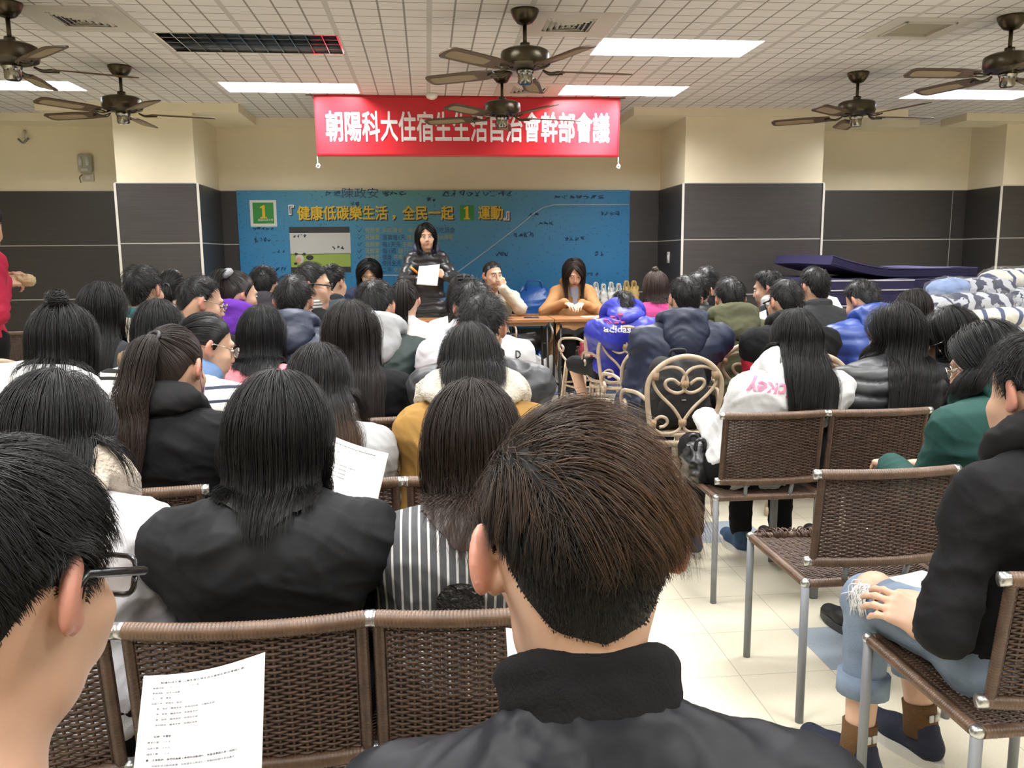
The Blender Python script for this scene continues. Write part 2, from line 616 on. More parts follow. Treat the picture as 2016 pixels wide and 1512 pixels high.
def board_one(x0, y0, x1, y1, d):
    """serif figure one"""
    a, b = on_board(x0, y0, d), on_board(x1, y1, d)
    W_, H_ = b.x - a.x, a.z - b.z
    k = MB()
    pts = [(0.08, 0.0), (0.92, 0.0), (0.92, 0.10), (0.70, 0.13), (0.70, 1.0), (0.52, 1.0), (0.08, 0.84), (0.10, 0.76), (0.34, 0.80), (0.34, 0.13), (0.08, 0.10)]
    V = [(a.x + u * W_, YF - d - t_, b.z + v * H_) for t_ in (0, 0.003) for u, v in pts]
    n = len(pts)
    k.add(V, [tuple(range(n - 1, -1, -1)), tuple(range(n, 2 * n))] + [(i, (i + 1) % n, n + (i + 1) % n, n + i) for i in range(n)])
    return k.build('numeral', m_yel, board, smooth=False)


for dx, dy, mm, d in ((2.2, 2.2, m_ink, 0.001), (0, 0, m_yel, 0.003)):
    nm = 'title_writing' if mm is m_yel else 'title_shadow'
    board_text(nm, '健康低碳樂生活', 585 + dx, 763 + dx, 419 + dy, 29, mm, d, bold=0.0022)
    board_text(nm, '，', 772 + dx, 779 + dx, 428 + dy, 10, mm, d, bold=0.0022)
    board_text(nm, '全民一起', 792 + dx, 893 + dx, 419 + dy, 29, mm, d, bold=0.0022)
    board_text(nm, '運動', 941 + dx, 990 + dx, 419 + dy, 28, mm, d, bold=0.0022)
    m2 = m_ink if mm is m_ink else m_wht
    board_text('title_bracket', '『', 568 + dx, 579 + dx, 413 + dy, 20, m2, d, bold=0.002)
    board_text('title_bracket', '』', 991 + dx, 1003 + dx, 425 + dy, 18, m2, d, bold=0.002)
board_rect('green_square', 905, 404, 933, 434, m_grn, 0.001, bev=0.001)
board_one(911, 406, 927, 432, 0.005)
rows = [(453, '我願意', '多吃蔬食．每週至少', '1日吃蔬食'), (467, '我願意', '', '落實每1天'), (481, '我願意', '多爬樓梯少搭電梯', '每1天多'),
        (494, '我願意', '健行1次', '每1週'), (506, '我願意', '共乘', '儘量'), (518, '我願意', '餐具', '使用免洗'), (531, '', '交換再利用', '二手')]
for yy, a_, b_, c_t in rows:
    board_text('tick_mark', '✓', 704, 713, yy, 9, m_nav, 0.001)
    if a_: board_text('pledge_writing', a_, 719, 747, yy, 10, m_och, 0.001)
    if yy == 453:
        board_text('pledge_writing', b_, 752, 844, yy, 10, m_och, 0.001)
        board_text('pledge_writing', c_t, 850, 896, yy, 11, m_nav, 0.001)
    else:
        wd = len(c_t) * 9
        board_text('pledge_writing', c_t, 753, 753 + wd, yy, 11, m_nav, 0.001)
        if yy == 467: b_ = '隨手關燈節約用水用電'
        board_text('pledge_writing', b_, 757 + wd, 757 + wd + min(len(b_) * 9, 92), yy, 10, m_och, 0.001)
# pale swoosh line
L = [(500, 700), (600, 548), (700, 542), (880, 542), (894, 540), (960, 492), (1020, 446), (1060, 414), (1085, 405), (1110, 403), (1238, 403)]
MB().tube(crom([on_board(*p, 0.002)[:] for p in L[2:]], 4), 0.006, 6).build('swoosh_line', m_lin, board)
m_sq = mat('board_white_square', (0.62, 0.64, 0.60), 0.5)
bd = board_rect('badge', 491, 394, 546, 446, m_sq, 0.001, bev=0.002)
board_rect('badge_square', 497, 399, 540, 440, m_grn, 0.005)
board_one(510, 404, 527, 430, 0.009)
board_text('badge_writing', '朝陽科技大學', 508, 538, 433, 5, m_sq, 0.009)
# framed picture on the board: white above, grass below, black bars
m_pw = mat('picture_white', (0.50, 0.51, 0.50), 0.4); m_pg = mat('picture_green', (0.26, 0.36, 0.07), 0.4)
board_rect('picture', 569, 447, 691, 536, m_ink, 0.001)
board_rect('picture_sky', 570, 459, 691, 500, m_pw, 0.004)
board_rect('picture_grass', 572, 500, 691, 525, m_pg, 0.004)
c1 = on_board(590, 510, 0.008)
MB().ell(c1[:], (0.045, 0.004, 0.05)).build('picture_animal', mat('picture_animal', (0.55, 0.5, 0.47), 0.5), board)
c1 = on_board(588, 512, 0.012)
MB().ell(c1[:], (0.026, 0.003, 0.03)).build('picture_snout', mat('picture_snout', (0.55, 0.28, 0.2), 0.5), board)
for px, py in ((583, 500), (599, 500), (582, 519)):
    c1 = on_board(px, py, 0.012); MB().ell(c1[:], (0.018, 0.003, 0.014)).build('picture_patch', m_ink, board)
c1 = on_board(610, 507, 0.008); MB().ell(c1[:], (0.04, 0.003, 0.028)).build('picture_patch', m_ink, board)
# scrawled handwriting near the top of the board
board_text('scrawl', '陳政安', 674, 745, 380, 20, m_nav, 0.001)


def scribble(px, py, wpx, hpx, n, d=0.001):
    """illegible pen marks"""
    k = MB()
    for q in range(n):
        cx = px + wpx * (q + 0.5) / n
        for _ in range(int(RNG.integers(2, 5))):
            P = [on_board(cx + RNG.uniform(-0.45, 0.45) * wpx / n, py + RNG.uniform(-0.5, 0.5) * hpx, d)[:] for _ in range(3)]
            k.tube(crom(P, 3), 0.0032, 4)
    k.build('scrawl', m_nav, board)


for a_ in ((752, 381, 48, 11, 3), (870, 381, 140, 12, 9), (1040, 423, 22, 8, 2), (1010, 462, 40, 11, 4), (500, 472, 34, 9, 4), (545, 495, 16, 8, 2), (1110, 470, 42, 9, 4), (1170, 500, 18, 10, 2), (1090, 388, 100, 8, 7),
           (640, 381, 30, 10, 2), (520, 530, 44, 8, 4), (690, 402, 18, 9, 2), (1060, 440, 30, 8, 3), (1130, 540, 50, 8, 4), (840, 392, 20, 9, 2), (975, 500, 26, 9, 3), (1180, 420, 40, 9, 4), (498, 450, 40, 6, 5)):
    scribble(*a_)
scribble(577, 465, 26, 8, 4, 0.008); scribble(652, 487, 27, 8, 3, 0.008)

# --- banner
m_red = mat('red_banner_cloth', (0.55, 0.012, 0.025), 0.38, bump=(6, 0.06), spec=0.6)
p0 = at_z(618, 186, ZC - 0.03); p1 = at_z(1220, 190, ZC - 0.03)
YBn = 7.90
q0 = at_y(617, 186, YBn); q1 = at_y(1221, 189, YBn); q2 = at_y(622, 308, YBn)
bw, bh = q1.x - q0.x, q0.z - q2.z
ban = empty('banner', (q0.x, YBn, q2.z), 0, 'long red cloth banner with white writing hung from the ceiling', 'banner')
NX, NZ = 90, 20
G = np.zeros((NX, NZ, 3))


def ban_y(u, v):
    # slack folds near the upper corners
    r = 0.0
    for cu in (0.0, 1.0):
        du = abs(u - cu) * bw; dv = (1 - v) * bh
        r += 0.018 * math.exp(-du * 1.6) * math.sin(9 * (dv * 1.0 - du * 0.55)) * min(1, du * 6)
    return r + 0.006 * math.sin(u * 21 + v * 3) * (1 - v) - 0.004


for i in range(NX):
    for j in range(NZ):
        u, v = i / (NX - 1), j / (NZ - 1)
        inset = 0.012 * (1 - v) * (1 - 2 * u)
        G[i, j] = (u * bw + inset, ban_y(u, v), v * bh)
MB().sheet(G, 0.002).build('cloth', m_red, ban)
me = text_geo('朝陽科大住宿生生活自治會幹部會議', 0.2, bold=0.0022)
V, fs = mesh_arrays(me)
V[:, 0] = (V[:, 0] - V[:, 0].min()) / np.ptp(V[:, 0]); V[:, 1] = (V[:, 1] - V[:, 1].min()) / np.ptp(V[:, 1])
U = (638 - 617) / 604 + V[:, 0] * (1200 - 638) / 604
W = (308 - 279) / 120 + V[:, 1] * (279 - 218) / 120
V2 = np.array([(u * bw, ban_y(u, v) - 0.004 - zz, v * bh) for u, v, zz in zip(U, W, V[:, 2])])
me2 = bpy.data.meshes.new('writing'); me2.from_pydata(V2.tolist(), [], fs); me2.update()
link_mesh('writing', me2, mat('banner_white', (0.80, 0.78, 0.80), 0.45), ban)
m_rope = mat('white_rope', (0.62, 0.60, 0.56), 0.8)
for s_, xx in ((0, 0.012), (1, bw - 0.012)):
    t = MB().tube([(xx, 0, 0.0), (xx, 0, -0.05), (xx + 0.004, 0, -0.075)], 0.004, 6)
    t.tube(crom([(xx, 0, -0.06), (xx + 0.016, 0.006, -0.075), (xx + 0.01, 0, -0.10), (xx - 0.012, 0, -0.09), (xx, 0, -0.07)], 5), 0.006, 6)
    t.ell((xx, 0, -0.075), (0.013, 0.012, 0.013), n=8, m=6)
    t.build('knotted_rope', m_rope, ban)
m_brown = mat('brown_pole', (0.10, 0.06, 0.04), 0.5)
MB().tube([(-0.07, 0.01, bh + 0.003), (bw + 0.05, 0.01, bh + 0.003)], 0.011, 8).build('hanging_pole', m_brown, ban)

# --- ceiling lamps
m_alu = mat('louver_aluminium', (0.62, 0.68, 0.78), 0.12, 1.0)
m_hous = mat('lamp_housing', (0.8, 0.8, 0.8), 0.4)
m_dkref = mat('lamp_reflector', (0.55, 0.55, 0.56), 0.10, 1.0)
m_tube_off = mat('lamp_tube_off', (0.75, 0.75, 0.73), 0.3)
m_tube_on = mat('lamp_tube_lit', (0.9, 0.9, 0.9), 0.3)
b_ = m_tube_on.node_tree.nodes['Principled BSDF']; b_.inputs['Emission Color'].default_value = (1, 0.985, 0.96, 1); b_.inputs['Emission Strength'].default_value = 6.0
LLAB = ['unlit louvered ceiling lamp reflecting the room in its louver', 'lit louvered ceiling lamp above the left end of the banner', 'lit louvered ceiling lamp at the left edge beyond the nearer left fan',
        'nearer of the two lit ceiling lamps right of the middle fan', 'lit louvered ceiling lamp above the right end of the banner', 'lit louvered ceiling lamp at the right edge under the fan']


def lamp(i, x0, x1, y0, y1, wt):
    cx, cy, wx, wy = (x0 + x1) / 2, (y0 + y1) / 2, x1 - x0, y1 - y0
    lab = LLAB[i] if i < len(LLAB) else 'louvered ceiling lamp overhead behind the picture, out of view'
    r = empty('ceiling_lamp', (cx, cy, ZC), 0, lab, 'ceiling lamp', 'louvered ceiling lamps')
    h = MB()
    zt = 0.10
    h.box((0, 0, zt), (wx, wy, 0.01))
    for s in (-1, 1):
        h.box((s * (wx / 2 - 0.006), 0, zt / 2), (0.012, wy, zt)); h.box((0, s * (wy / 2 - 0.006), zt / 2), (wx, 0.012, zt))
    h.build('housing', m_hous if wt else m_dkref, r, smooth=False)
    lv = MB()
    nx, ny = 11, 4
    for k in range(1, nx): lv.box((-wx / 2 + wx * k / nx, 0, 0.018), (0.004, wy - 0.02, 0.032))
    for k in range(1, ny): lv.box((0, -wy / 2 + wy * k / ny, 0.018), (wx - 0.02, 0.004, 0.032))
    lv.build('louver', m_alu, r, smooth=False)
    for k in range(3):
        yy = -wy / 2 + wy * (k + 0.5) / 3
        MB().tube([(-wx / 2 + 0.03, yy, 0.086), (wx / 2 - 0.03, yy, 0.086)], 0.011, 10).build('tube', m_tube_on if wt else m_tube_off, r)


for i, f_ in enumerate(FIX): lamp(i, *f_)

# --- vents
m_vent = mat('vent_cream', (0.55, 0.52, 0.46), 0.5); m_vent2 = mat('vent_return', (0.34, 0.30, 0.22), 0.6)
m_hole = mat('vent_dark', (0.03, 0.028, 0.025), 0.8)
VLAB = ['square ceiling vent with dust marks beside the left fan', 'square ceiling vent beside the middle fan', 'square return vent with plain filter beside the right fan', 'square ceiling vent just in front of the banner']
for i, (x0, x1, y0, y1) in enumerate(VENT):
    r = empty('ceiling_vent', ((x0 + x1) / 2, (y0 + y1) / 2, ZC), 0, VLAB[i], 'ceiling vent', 'square ceiling vents')
    wx, wy = x1 - x0, y1 - y0
    k = MB()
    inn = 0.31
    for s in (-1, 1):
        k.box((s * (wx + inn) / 4, 0, 0.002), ((wx - inn) / 2, wy, 0.012)); k.box((0, s * (wy + inn) / 4, 0.002), (inn, (wy - inn) / 2, 0.012))
    k.build('frame', m_vent, r, smooth=False)
    if i == 2:
        MB().box((0, 0, 0.012), (inn, inn, 0.01)).build('filter', m_vent2, r, smooth=False)
        fr = MB()
        for s in (-1, 1):
            fr.box((s * 0.165, 0, -0.006), (0.02, 0.35, 0.012), bev=0.003); fr.box((0, s * 0.165, -0.006), (0.35, 0.02, 0.012), bev=0.003)
        fr.build('filter_frame', m_vent, r, smooth=False)
    else:
        MB().box((0, 0, 0.05), (inn, inn, 0.01)).build('duct', m_hole, r, smooth=False)
        for q in range(5):
            a_ = inn / 2 - q * 0.034
            sl = MB()
            R1 = Matrix.Rotation(math.radians(40), 3, 'X')
            for ang in range(4):
                Rz = Matrix.Rotation(ang * math.pi / 2, 3, 'Z')
                cpt = Rz @ Vector((0, a_ - 0.012, 0.0))
                sl.box(cpt[:], (2 * a_ - 0.01, 0.034, 0.003), Rz @ R1)
            sl.build('slat', m_vent, r, smooth=False)

# --- smoke detector, emergency lamp, outlet, switch
p = at_z(850, 184, ZC)
o = MB().lathe([(0.001, 0), (0.055, 0), (0.055, -0.02), (0.045, -0.04), (0.02, -0.052), (0.001, -0.054)], (0, 0, 0)).build('smoke_detector', mat('detector_white', (0.75, 0.74, 0.7), 0.4))
o.location = (p.x, p.y, ZC); tag(o, 'round white smoke detector on the ceiling above the banner', 'smoke detector')
p = at_y(170, 322, YW)
e = empty('emergency_lamp', (p.x, YW, p.z), 0, 'twin head emergency lamp on the left rear wall', 'emergency lamp')
MB().box((0, -0.03, 0), (0.15, 0.06, 0.19), bev=0.03).build('casing', mat('lamp_casing', (0.45, 0.44, 0.38), 0.35), e)
for s in (-1, 1): MB().tube([(s * 0.035, -0.06, 0.06), (s * 0.035, -0.068, -0.03)], 0.02, 10).build('lamp_head', mat('lamp_glass', (0.65, 0.68, 0.66), 0.15), e)
MB().box((0.0, -0.063, -0.065), (0.07, 0.01, 0.03), bev=0.003).build('panel', m_trim, e)
p = at_y(174, 350, YW)
e = empty('wall_outlet', (p.x, YW, p.z), 0, 'cream wall outlet plate under the emergency lamp', 'outlet')
MB().box((0, -0.006, 0), (0.12, 0.012, 0.075), bev=0.004).build('plate', mat('outlet_cream', (0.5, 0.47, 0.38), 0.4), e)
MB().box((0, -0.013, 0), (0.05, 0.006, 0.04), bev=0.002).build('socket', m_trim, e)
MB().tube(crom([(-0.055, -0.015, 0.03), (-0.085, -0.012, 0.0), (-0.075, -0.01, -0.05)], 5), 0.004, 6).build('cord', m_ink, e)
p = at_y(1299, 507, 8.9)
e = empty('light_switch', (CRX[0] - 0.02, 8.9, at_y(1299, 507, 8.9).z), 0, 'small pale switch plate on the side of the right column', 'light switch')
MB().box((-0.004, 0, 0), (0.01, 0.075, 0.12), bev=0.003).build('plate', m_trim, e)
MB().box((-0.010, 0, 0), (0.008, 0.03, 0.05), bev=0.002).build('rocker', m_sq, e)
p = at_y(8, 262, 8.9)
e = empty('wall_bracket', (p.x, YW, p.z), 0, 'small metal bracket fixed high on the wall at the left edge', 'bracket')
MB().tube([(0, -0.01, 0.09), (0, -0.05, 0.05), (0.01, -0.06, -0.02)], 0.012, 8).build('arm', m_trim, e)
MB().tube(crom([(-0.06, -0.03, 0.0), (0, -0.06, -0.04), (0.05, -0.05, 0.01)], 5), 0.01, 8).build('hook', mat('bracket_grey', (0.25, 0.26, 0.25), 0.4, 0.6), e)

# --- ceiling fans
m_brz = mat('fan_bronze', (0.075, 0.060, 0.038), 0.30, 0.85)
m_chr = mat('fan_chrome', (0.30, 0.29, 0.26), 0.15, 1.0)
m_wod = mat('fan_wood', (0.085, 0.050, 0.025), 0.45)
m_cane = mat('fan_cane', (0.30, 0.23, 0.13), 0.6)
g = NG(m_cane); x, y, z = g.xyz()
ck = g.m('MULTIPLY', g.m('SINE', g.m('MULTIPLY', x, 500.0)), g.m('SINE', g.m('MULTIPLY', y, 500.0)))
g.out(g.mix(g.m('GREATER_THAN', ck, 0.1), (0.32, 0.25, 0.15), (0.17, 0.12, 0.06)), 0.6)


def rounded(w0, w1, L, n=10):
    """blade outline: from x=0 (width w0) to x=L (width w1), rounded tip"""
    pts = [(0, -w0 / 2), (L * 0.25, -w1 / 2)]
    for k in range(n + 1):
        t = -math.pi / 2 + math.pi * k / n
        pts.append((L - 0.05 + 0.05 * math.cos(t), w1 / 2 * math.sin(t) if abs(math.sin(t)) > 0.98 else (w1 / 2 - 0.0) * math.copysign(abs(math.sin(t)) ** 0.5, math.sin(t))))
    pts += [(L * 0.25, w1 / 2), (0, w0 / 2)]
    return pts


def plate(mb, pts, z0, z1, M=None):
    n = len(pts)
    V = np.array([(x, y, z0) for x, y in pts] + [(x, y, z1) for x, y in pts])
    fs = [tuple(range(n - 1, -1, -1)), tuple(range(n, 2 * n))] + [(i, (i + 1) % n, n + (i + 1) % n, n + i) for i in range(n)]
    if M is not None:
        A = np.array(M); V = V @ A[:3, :3].T + A[:3, 3]
    mb.add(V, fs)


def make_fan():
    r = empty('ceiling_fan', (0, 0, ZC), 0, 'fan', 'ceiling fan', 'bronze ceiling fans with cane blades')
    MB().lathe([(0.002, 0), (0.085, 0), (0.085, -0.012), (0.07, -0.045), (0.045, -0.075), (0.016, -0.085), (0.002, -0.085)], n=28).build('canopy', m_brz, r)
    d = MB().tube([(0, 0, -0.08), (0, 0, -0.22)], 0.0125, 12); d.lathe([(0.002, -0.185), (0.03, -0.187), (0.03, -0.205), (0.022, -0.225), (0.002, -0.225)], n=16)
    d.build('downrod', m_brz, r)
    MB().lathe([(0.002, -0.215), (0.05, -0.218), (0.12, -0.226), (0.142, -0.238), (0.147, -0.255), (0.147, -0.300), (0.140, -0.318), (0.10, -0.332), (0.05, -0.338), (0.002, -0.338)], n=40).build('motor_housing', m_brz, r, angle=40)
    k = MB().lathe([(0.002, -0.335), (0.05, -0.337), (0.055, -0.35), (0.05, -0.362), (0.046, -0.365), (0.046, -0.412), (0.036, -0.424), (0.002, -0.426)], n=28)
    k.build('switch_cup', m_chr, r, angle=40)
    for q in range(5):
        Mq = Matrix.Rotation(q * 2 * math.pi / 5, 4, 'Z') @ Matrix.Translation((0.11, 0, -0.345))
        Mb = Mq @ Matrix.Translation((0.09, 0, 0)) @ Matrix.Rotation(math.radians(11), 4, 'X')
        A = MB(); plate(A, rounded(0.10, 0.135, 0.47), -0.004, 0.004, Mb)
        bl = A.build('blade', m_wod, r, smooth=False)
        Pn = MB(); plate(Pn, rounded(0.06, 0.085, 0.31), -0.0055, 0.0055, Mb @ Matrix.Translation((0.13, 0, 0)))
        Pn.build('cane_panel', m_cane, bl, smooth=False)
        I = MB()
        for s in (-1, 1):
            P = crom([(0, 0, 0.005), (0.04, s * 0.02, -0.012), (0.09, s * 0.035, -0.008), (0.13, s * 0.02, -0.008)], 5)
            A4 = np.array(Mq); I.tube(P @ A4[:3, :3].T + A4[:3, 3], 0.006, 6)
        I.build('blade_iron', m_brz, bl)
    return r


FANS = [((12, 5), 25, 'bronze ceiling fan cut off by the left edge'), ((235, 130), 18, 'bronze ceiling fan in front of the left column'),
        ((1033, 20), 6, 'nearer of the two bronze ceiling fans in the middle'), ((988, 143), 12, 'farther bronze ceiling fan hanging in front of the red banner'),
        ((1690, 143), 2, 'bronze ceiling fan in front of the right column'), ((1993, 32), 36, 'bronze ceiling fan cut off by the right edge')]
fan0 = make_fan()
for i, ((px, py), rot, lab) in enumerate(FANS):
    p = at_z(px, py, ZC)
    if i == 0:
        fan0.location = (p.x, p.y, ZC); fan0.rotation_euler = (0, 0, math.radians(rot)); fan0['label'] = lab
    else:
        dup(fan0, (p.x, p.y, ZC), math.radians(rot), lab)
# ================================================================== people: fields and surfaces
def smin(a, b, k):
    h = np.clip(0.5 + 0.5 * (b - a) / k, 0, 1)
    return b + (a - b) * h - k * h * (1 - h)


class SDF:
    def __init__(s, k=0.03):
        s.p = []; s.k = k

    def cap(s, a, b, ra, rb=None, k=None, squash=None, op='add'):
        s.p.append(('c', np.asarray(a, float), np.asarray(b, float), ra, ra if rb is None else rb, k or s.k, squash, op)); return s

    def ell(s, c, r, M=None, k=None, op='add'):
        s.p.append(('e', np.asarray(c, float), np.asarray(r, float), None if M is None else np.array(M.to_3x3()), 0, k or s.k, None, op)); return s

    def chain(s, P, R, **kw):
        R = np.broadcast_to(R, (len(P),))
        for i in range(len(P) - 1): s.cap(P[i], P[i + 1], R[i], R[i + 1], **kw)
        return s

    def bounds(s):
        lo, hi = np.full(3, 1e9), np.full(3, -1e9)
        for q in s.p:
            if q[-1] == 'sub': continue
            if q[0] == 'c':
                r = max(q[3], q[4]); pts = (q[1], q[2])
            else:
                r = q[2].max(); pts = (q[1],)
            for p in pts: lo = np.minimum(lo, p - r); hi = np.maximum(hi, p + r)
        return lo, hi

    def field(s, h):
        lo, hi = s.bounds()
        pad = 3 * h + 0.012
        o = lo - pad
        n = np.ceil((hi + pad - o) / h).astype(int) + 1
        V = np.full(n, 0.2, np.float32)
        ax = [o[i] + h * np.arange(n[i]) for i in range(3)]
        for q in s.p:
            kind, a, b, r1, r2, k, sq, op = q
            if kind == 'c': r = max(r1, r2); l, u = np.minimum(a, b) - r, np.maximum(a, b) + r
            else: r = b.max(); l, u = a - r, a + r
            m = max(k, 0.02) + 2 * h
            i0 = np.clip(np.floor((l - m - o) / h).astype(int), 0, n - 1); i1 = np.clip(np.ceil((u + m - o) / h).astype(int) + 1, 1, n)
            X, Y, Z = [ax[i][i0[i]:i1[i]].astype(np.float32) for i in range(3)]
            X, Y, Z = X[:, None, None], Y[None, :, None], Z[None, None, :]
            if kind == 'c':
                sx = np.ones(3)
                if sq is not None: sx = 1 / np.asarray(sq, float)
                A, B = a * sx, b * sx
                ba = B - A; L = ba @ ba + 1e-9
                px, py, pz = X * sx[0] - A[0], Y * sx[1] - A[1], Z * sx[2] - A[2]
                t = np.clip((px * ba[0] + py * ba[1] + pz * ba[2]) / L, 0, 1)
                d = np.sqrt((px - t * ba[0]) ** 2 + (py - t * ba[1]) ** 2 + (pz - t * ba[2]) ** 2) - (r1 + (r2 - r1) * t)
                if sq is not None: d = d * min(1.0, 1 / sx.max())
            else:
                px, py, pz = X - a[0], Y - a[1], Z - a[2]
                if r1 is not None:
                    M = r1
                    px, py, pz = px * M[0, 0] + py * M[1, 0] + pz * M[2, 0], px * M[0, 1] + py * M[1, 1] + pz * M[2, 1], px * M[0, 2] + py * M[1, 2] + pz * M[2, 2]
                k0 = np.sqrt((px / b[0]) ** 2 + (py / b[1]) ** 2 + (pz / b[2]) ** 2) + 1e-6
                k1 = np.sqrt((px / b[0] ** 2) ** 2 + (py / b[1] ** 2) ** 2 + (pz / b[2] ** 2) ** 2) + 1e-6
                d = k0 * (k0 - 1) / k1
            S = np.s_[i0[0]:i1[0], i0[1]:i1[1], i0[2]:i1[2]]
            if op == 'sub': V[S] = -smin(-V[S], d, k)
            else: V[S] = smin(V[S], d, k)
        return Fld(V, o, h)


class Fld:
    def __init__(s, V, o, h): s.V, s.o, s.h = V, o, h

    def d(s, P):
        q = (P - s.o) / s.h
        n = np.array(s.V.shape)
        out = np.any((q < 0) | (q > n - 1.001), axis=1)
        q = np.clip(q, 0, n - 1.001)
        i = q.astype(int); f = q - i
        V = s.V
        x, y, z = i.T; fx, fy, fz = f.T
        c00 = V[x, y, z] * (1 - fx) + V[x + 1, y, z] * fx; c10 = V[x, y + 1, z] * (1 - fx) + V[x + 1, y + 1, z] * fx
        c01 = V[x, y, z + 1] * (1 - fx) + V[x + 1, y, z + 1] * fx; c11 = V[x, y + 1, z + 1] * (1 - fx) + V[x + 1, y + 1, z + 1] * fx
        r = (c00 * (1 - fy) + c10 * fy) * (1 - fz) + (c01 * (1 - fy) + c11 * fy) * fz
        r[out] = 0.2
        return r

    def grad(s, P):
        e = s.h * 0.8
        G = np.stack([s.d(P + np.eye(3)[i] * e) - s.d(P - np.eye(3)[i] * e) for i in range(3)], axis=1)
        return G / (np.linalg.norm(G, axis=1)[:, None] + 1e-9)

    def push(s, P, off, it=2):
        for _ in range(it):
            d = s.d(P)
            o = np.broadcast_to(off, d.shape)
            m = d < o
            if not m.any(): break
            P[m] += s.grad(P[m]) * (o[m] - d[m])[:, None]
        return P

    def nets(s):
        V, h, o = s.V, s.h, s.o
        nx, ny, nz = V.shape
        I = V < 0
        C = [(dx, dy, dz) for dx in (0, 1) for dy in (0, 1) for dz in (0, 1)]
        sl = lambda A, c: A[c[0]:nx - 1 + c[0], c[1]:ny - 1 + c[1], c[2]:nz - 1 + c[2]]
        cnt = np.zeros((nx - 1, ny - 1, nz - 1), np.int8)
        for c in C: cnt += sl(I, c)
        mix = (cnt > 0) & (cnt < 8)
        idx = np.argwhere(mix)
        m = len(idx)
        vid = np.full(mix.shape, -1, np.int64); vid[mix] = np.arange(m)
        val = {c: V[idx[:, 0] + c[0], idx[:, 1] + c[1], idx[:, 2] + c[2]].astype(float) for c in C}
        acc = np.zeros((m, 3)); num = np.zeros(m)
        for c in C:
            for a in range(3):
                if c[a]: continue
                c2 = list(c); c2[a] = 1; c2 = tuple(c2)
                v0, v1 = val[c], val[c2]
                x = (v0 < 0) != (v1 < 0)
                t = np.where(x, v0 / np.where(x, v0 - v1, 1), 0)
                p = np.repeat(np.array(c, float)[None], m, 0); p[:, a] = t
                acc += p * x[:, None]; num += x
        P = (idx + acc / num[:, None]) * h + o
        Q = []
        for a in range(3):
            b, c = (a + 1) % 3, (a + 2) % 3
            lo = [0, 0, 0]; hi = [nx, ny, nz]
            s0 = [slice(0, q) for q in hi]; s0[a] = slice(0, hi[a] - 1)
            s1 = [slice(0, q) for q in hi]; s1[a] = slice(1, hi[a])
            X = I[tuple(s0)] != I[tuple(s1)]
            e = np.argwhere(X)
            ok = (e[:, b] > 0) & (e[:, c] > 0) & (e[:, b] < hi[b] - 1) & (e[:, c] < hi[c] - 1)
            e = e[ok]
            flip = I[e[:, 0], e[:, 1], e[:, 2]]
            db = np.zeros(3, int); db[b] = 1
            dc = np.zeros(3, int); dc[c] = 1
            g = lambda E: vid[E[:, 0], E[:, 1], E[:, 2]]
            q = np.stack([g(e - db - dc), g(e - dc), g(e), g(e - db)], 1)
            q[~flip] = q[~flip][:, ::-1]
            Q.append(q)
        return P, np.concatenate(Q)


_wk = np.random.default_rng(3)
WK = [(_wk.normal(size=3), _wk.uniform(0, 6.28)) for _ in range(10)]


def folds(P, f=1.0, seed=0):
    """soft cloth creases, -1..1"""
    r = np.zeros(len(P))
    Q = P + 0.035 * np.sin(P[:, [1, 2, 0]] * 17 * f + seed) + 0.015 * np.sin(P[:, [2, 0, 1]] * 41 * f + 2 * seed)
    for i, (k, ph) in enumerate(WK):
        kk = k / np.linalg.norm(k) * np.array([0.7, 0.7, 1.25]) * (18 + 8 * i) * f
        s = np.sin(Q @ kk + ph + seed * 1.7 * (i + 1))
        a = 1.0 / (1 + 0.22 * i)
        r += ((1 - np.abs(s)) ** 2 * 2 - 0.55) * a if i % 2 else s * a * 0.7
    return r / 2.6


def npv(v): return np.array(v, float)


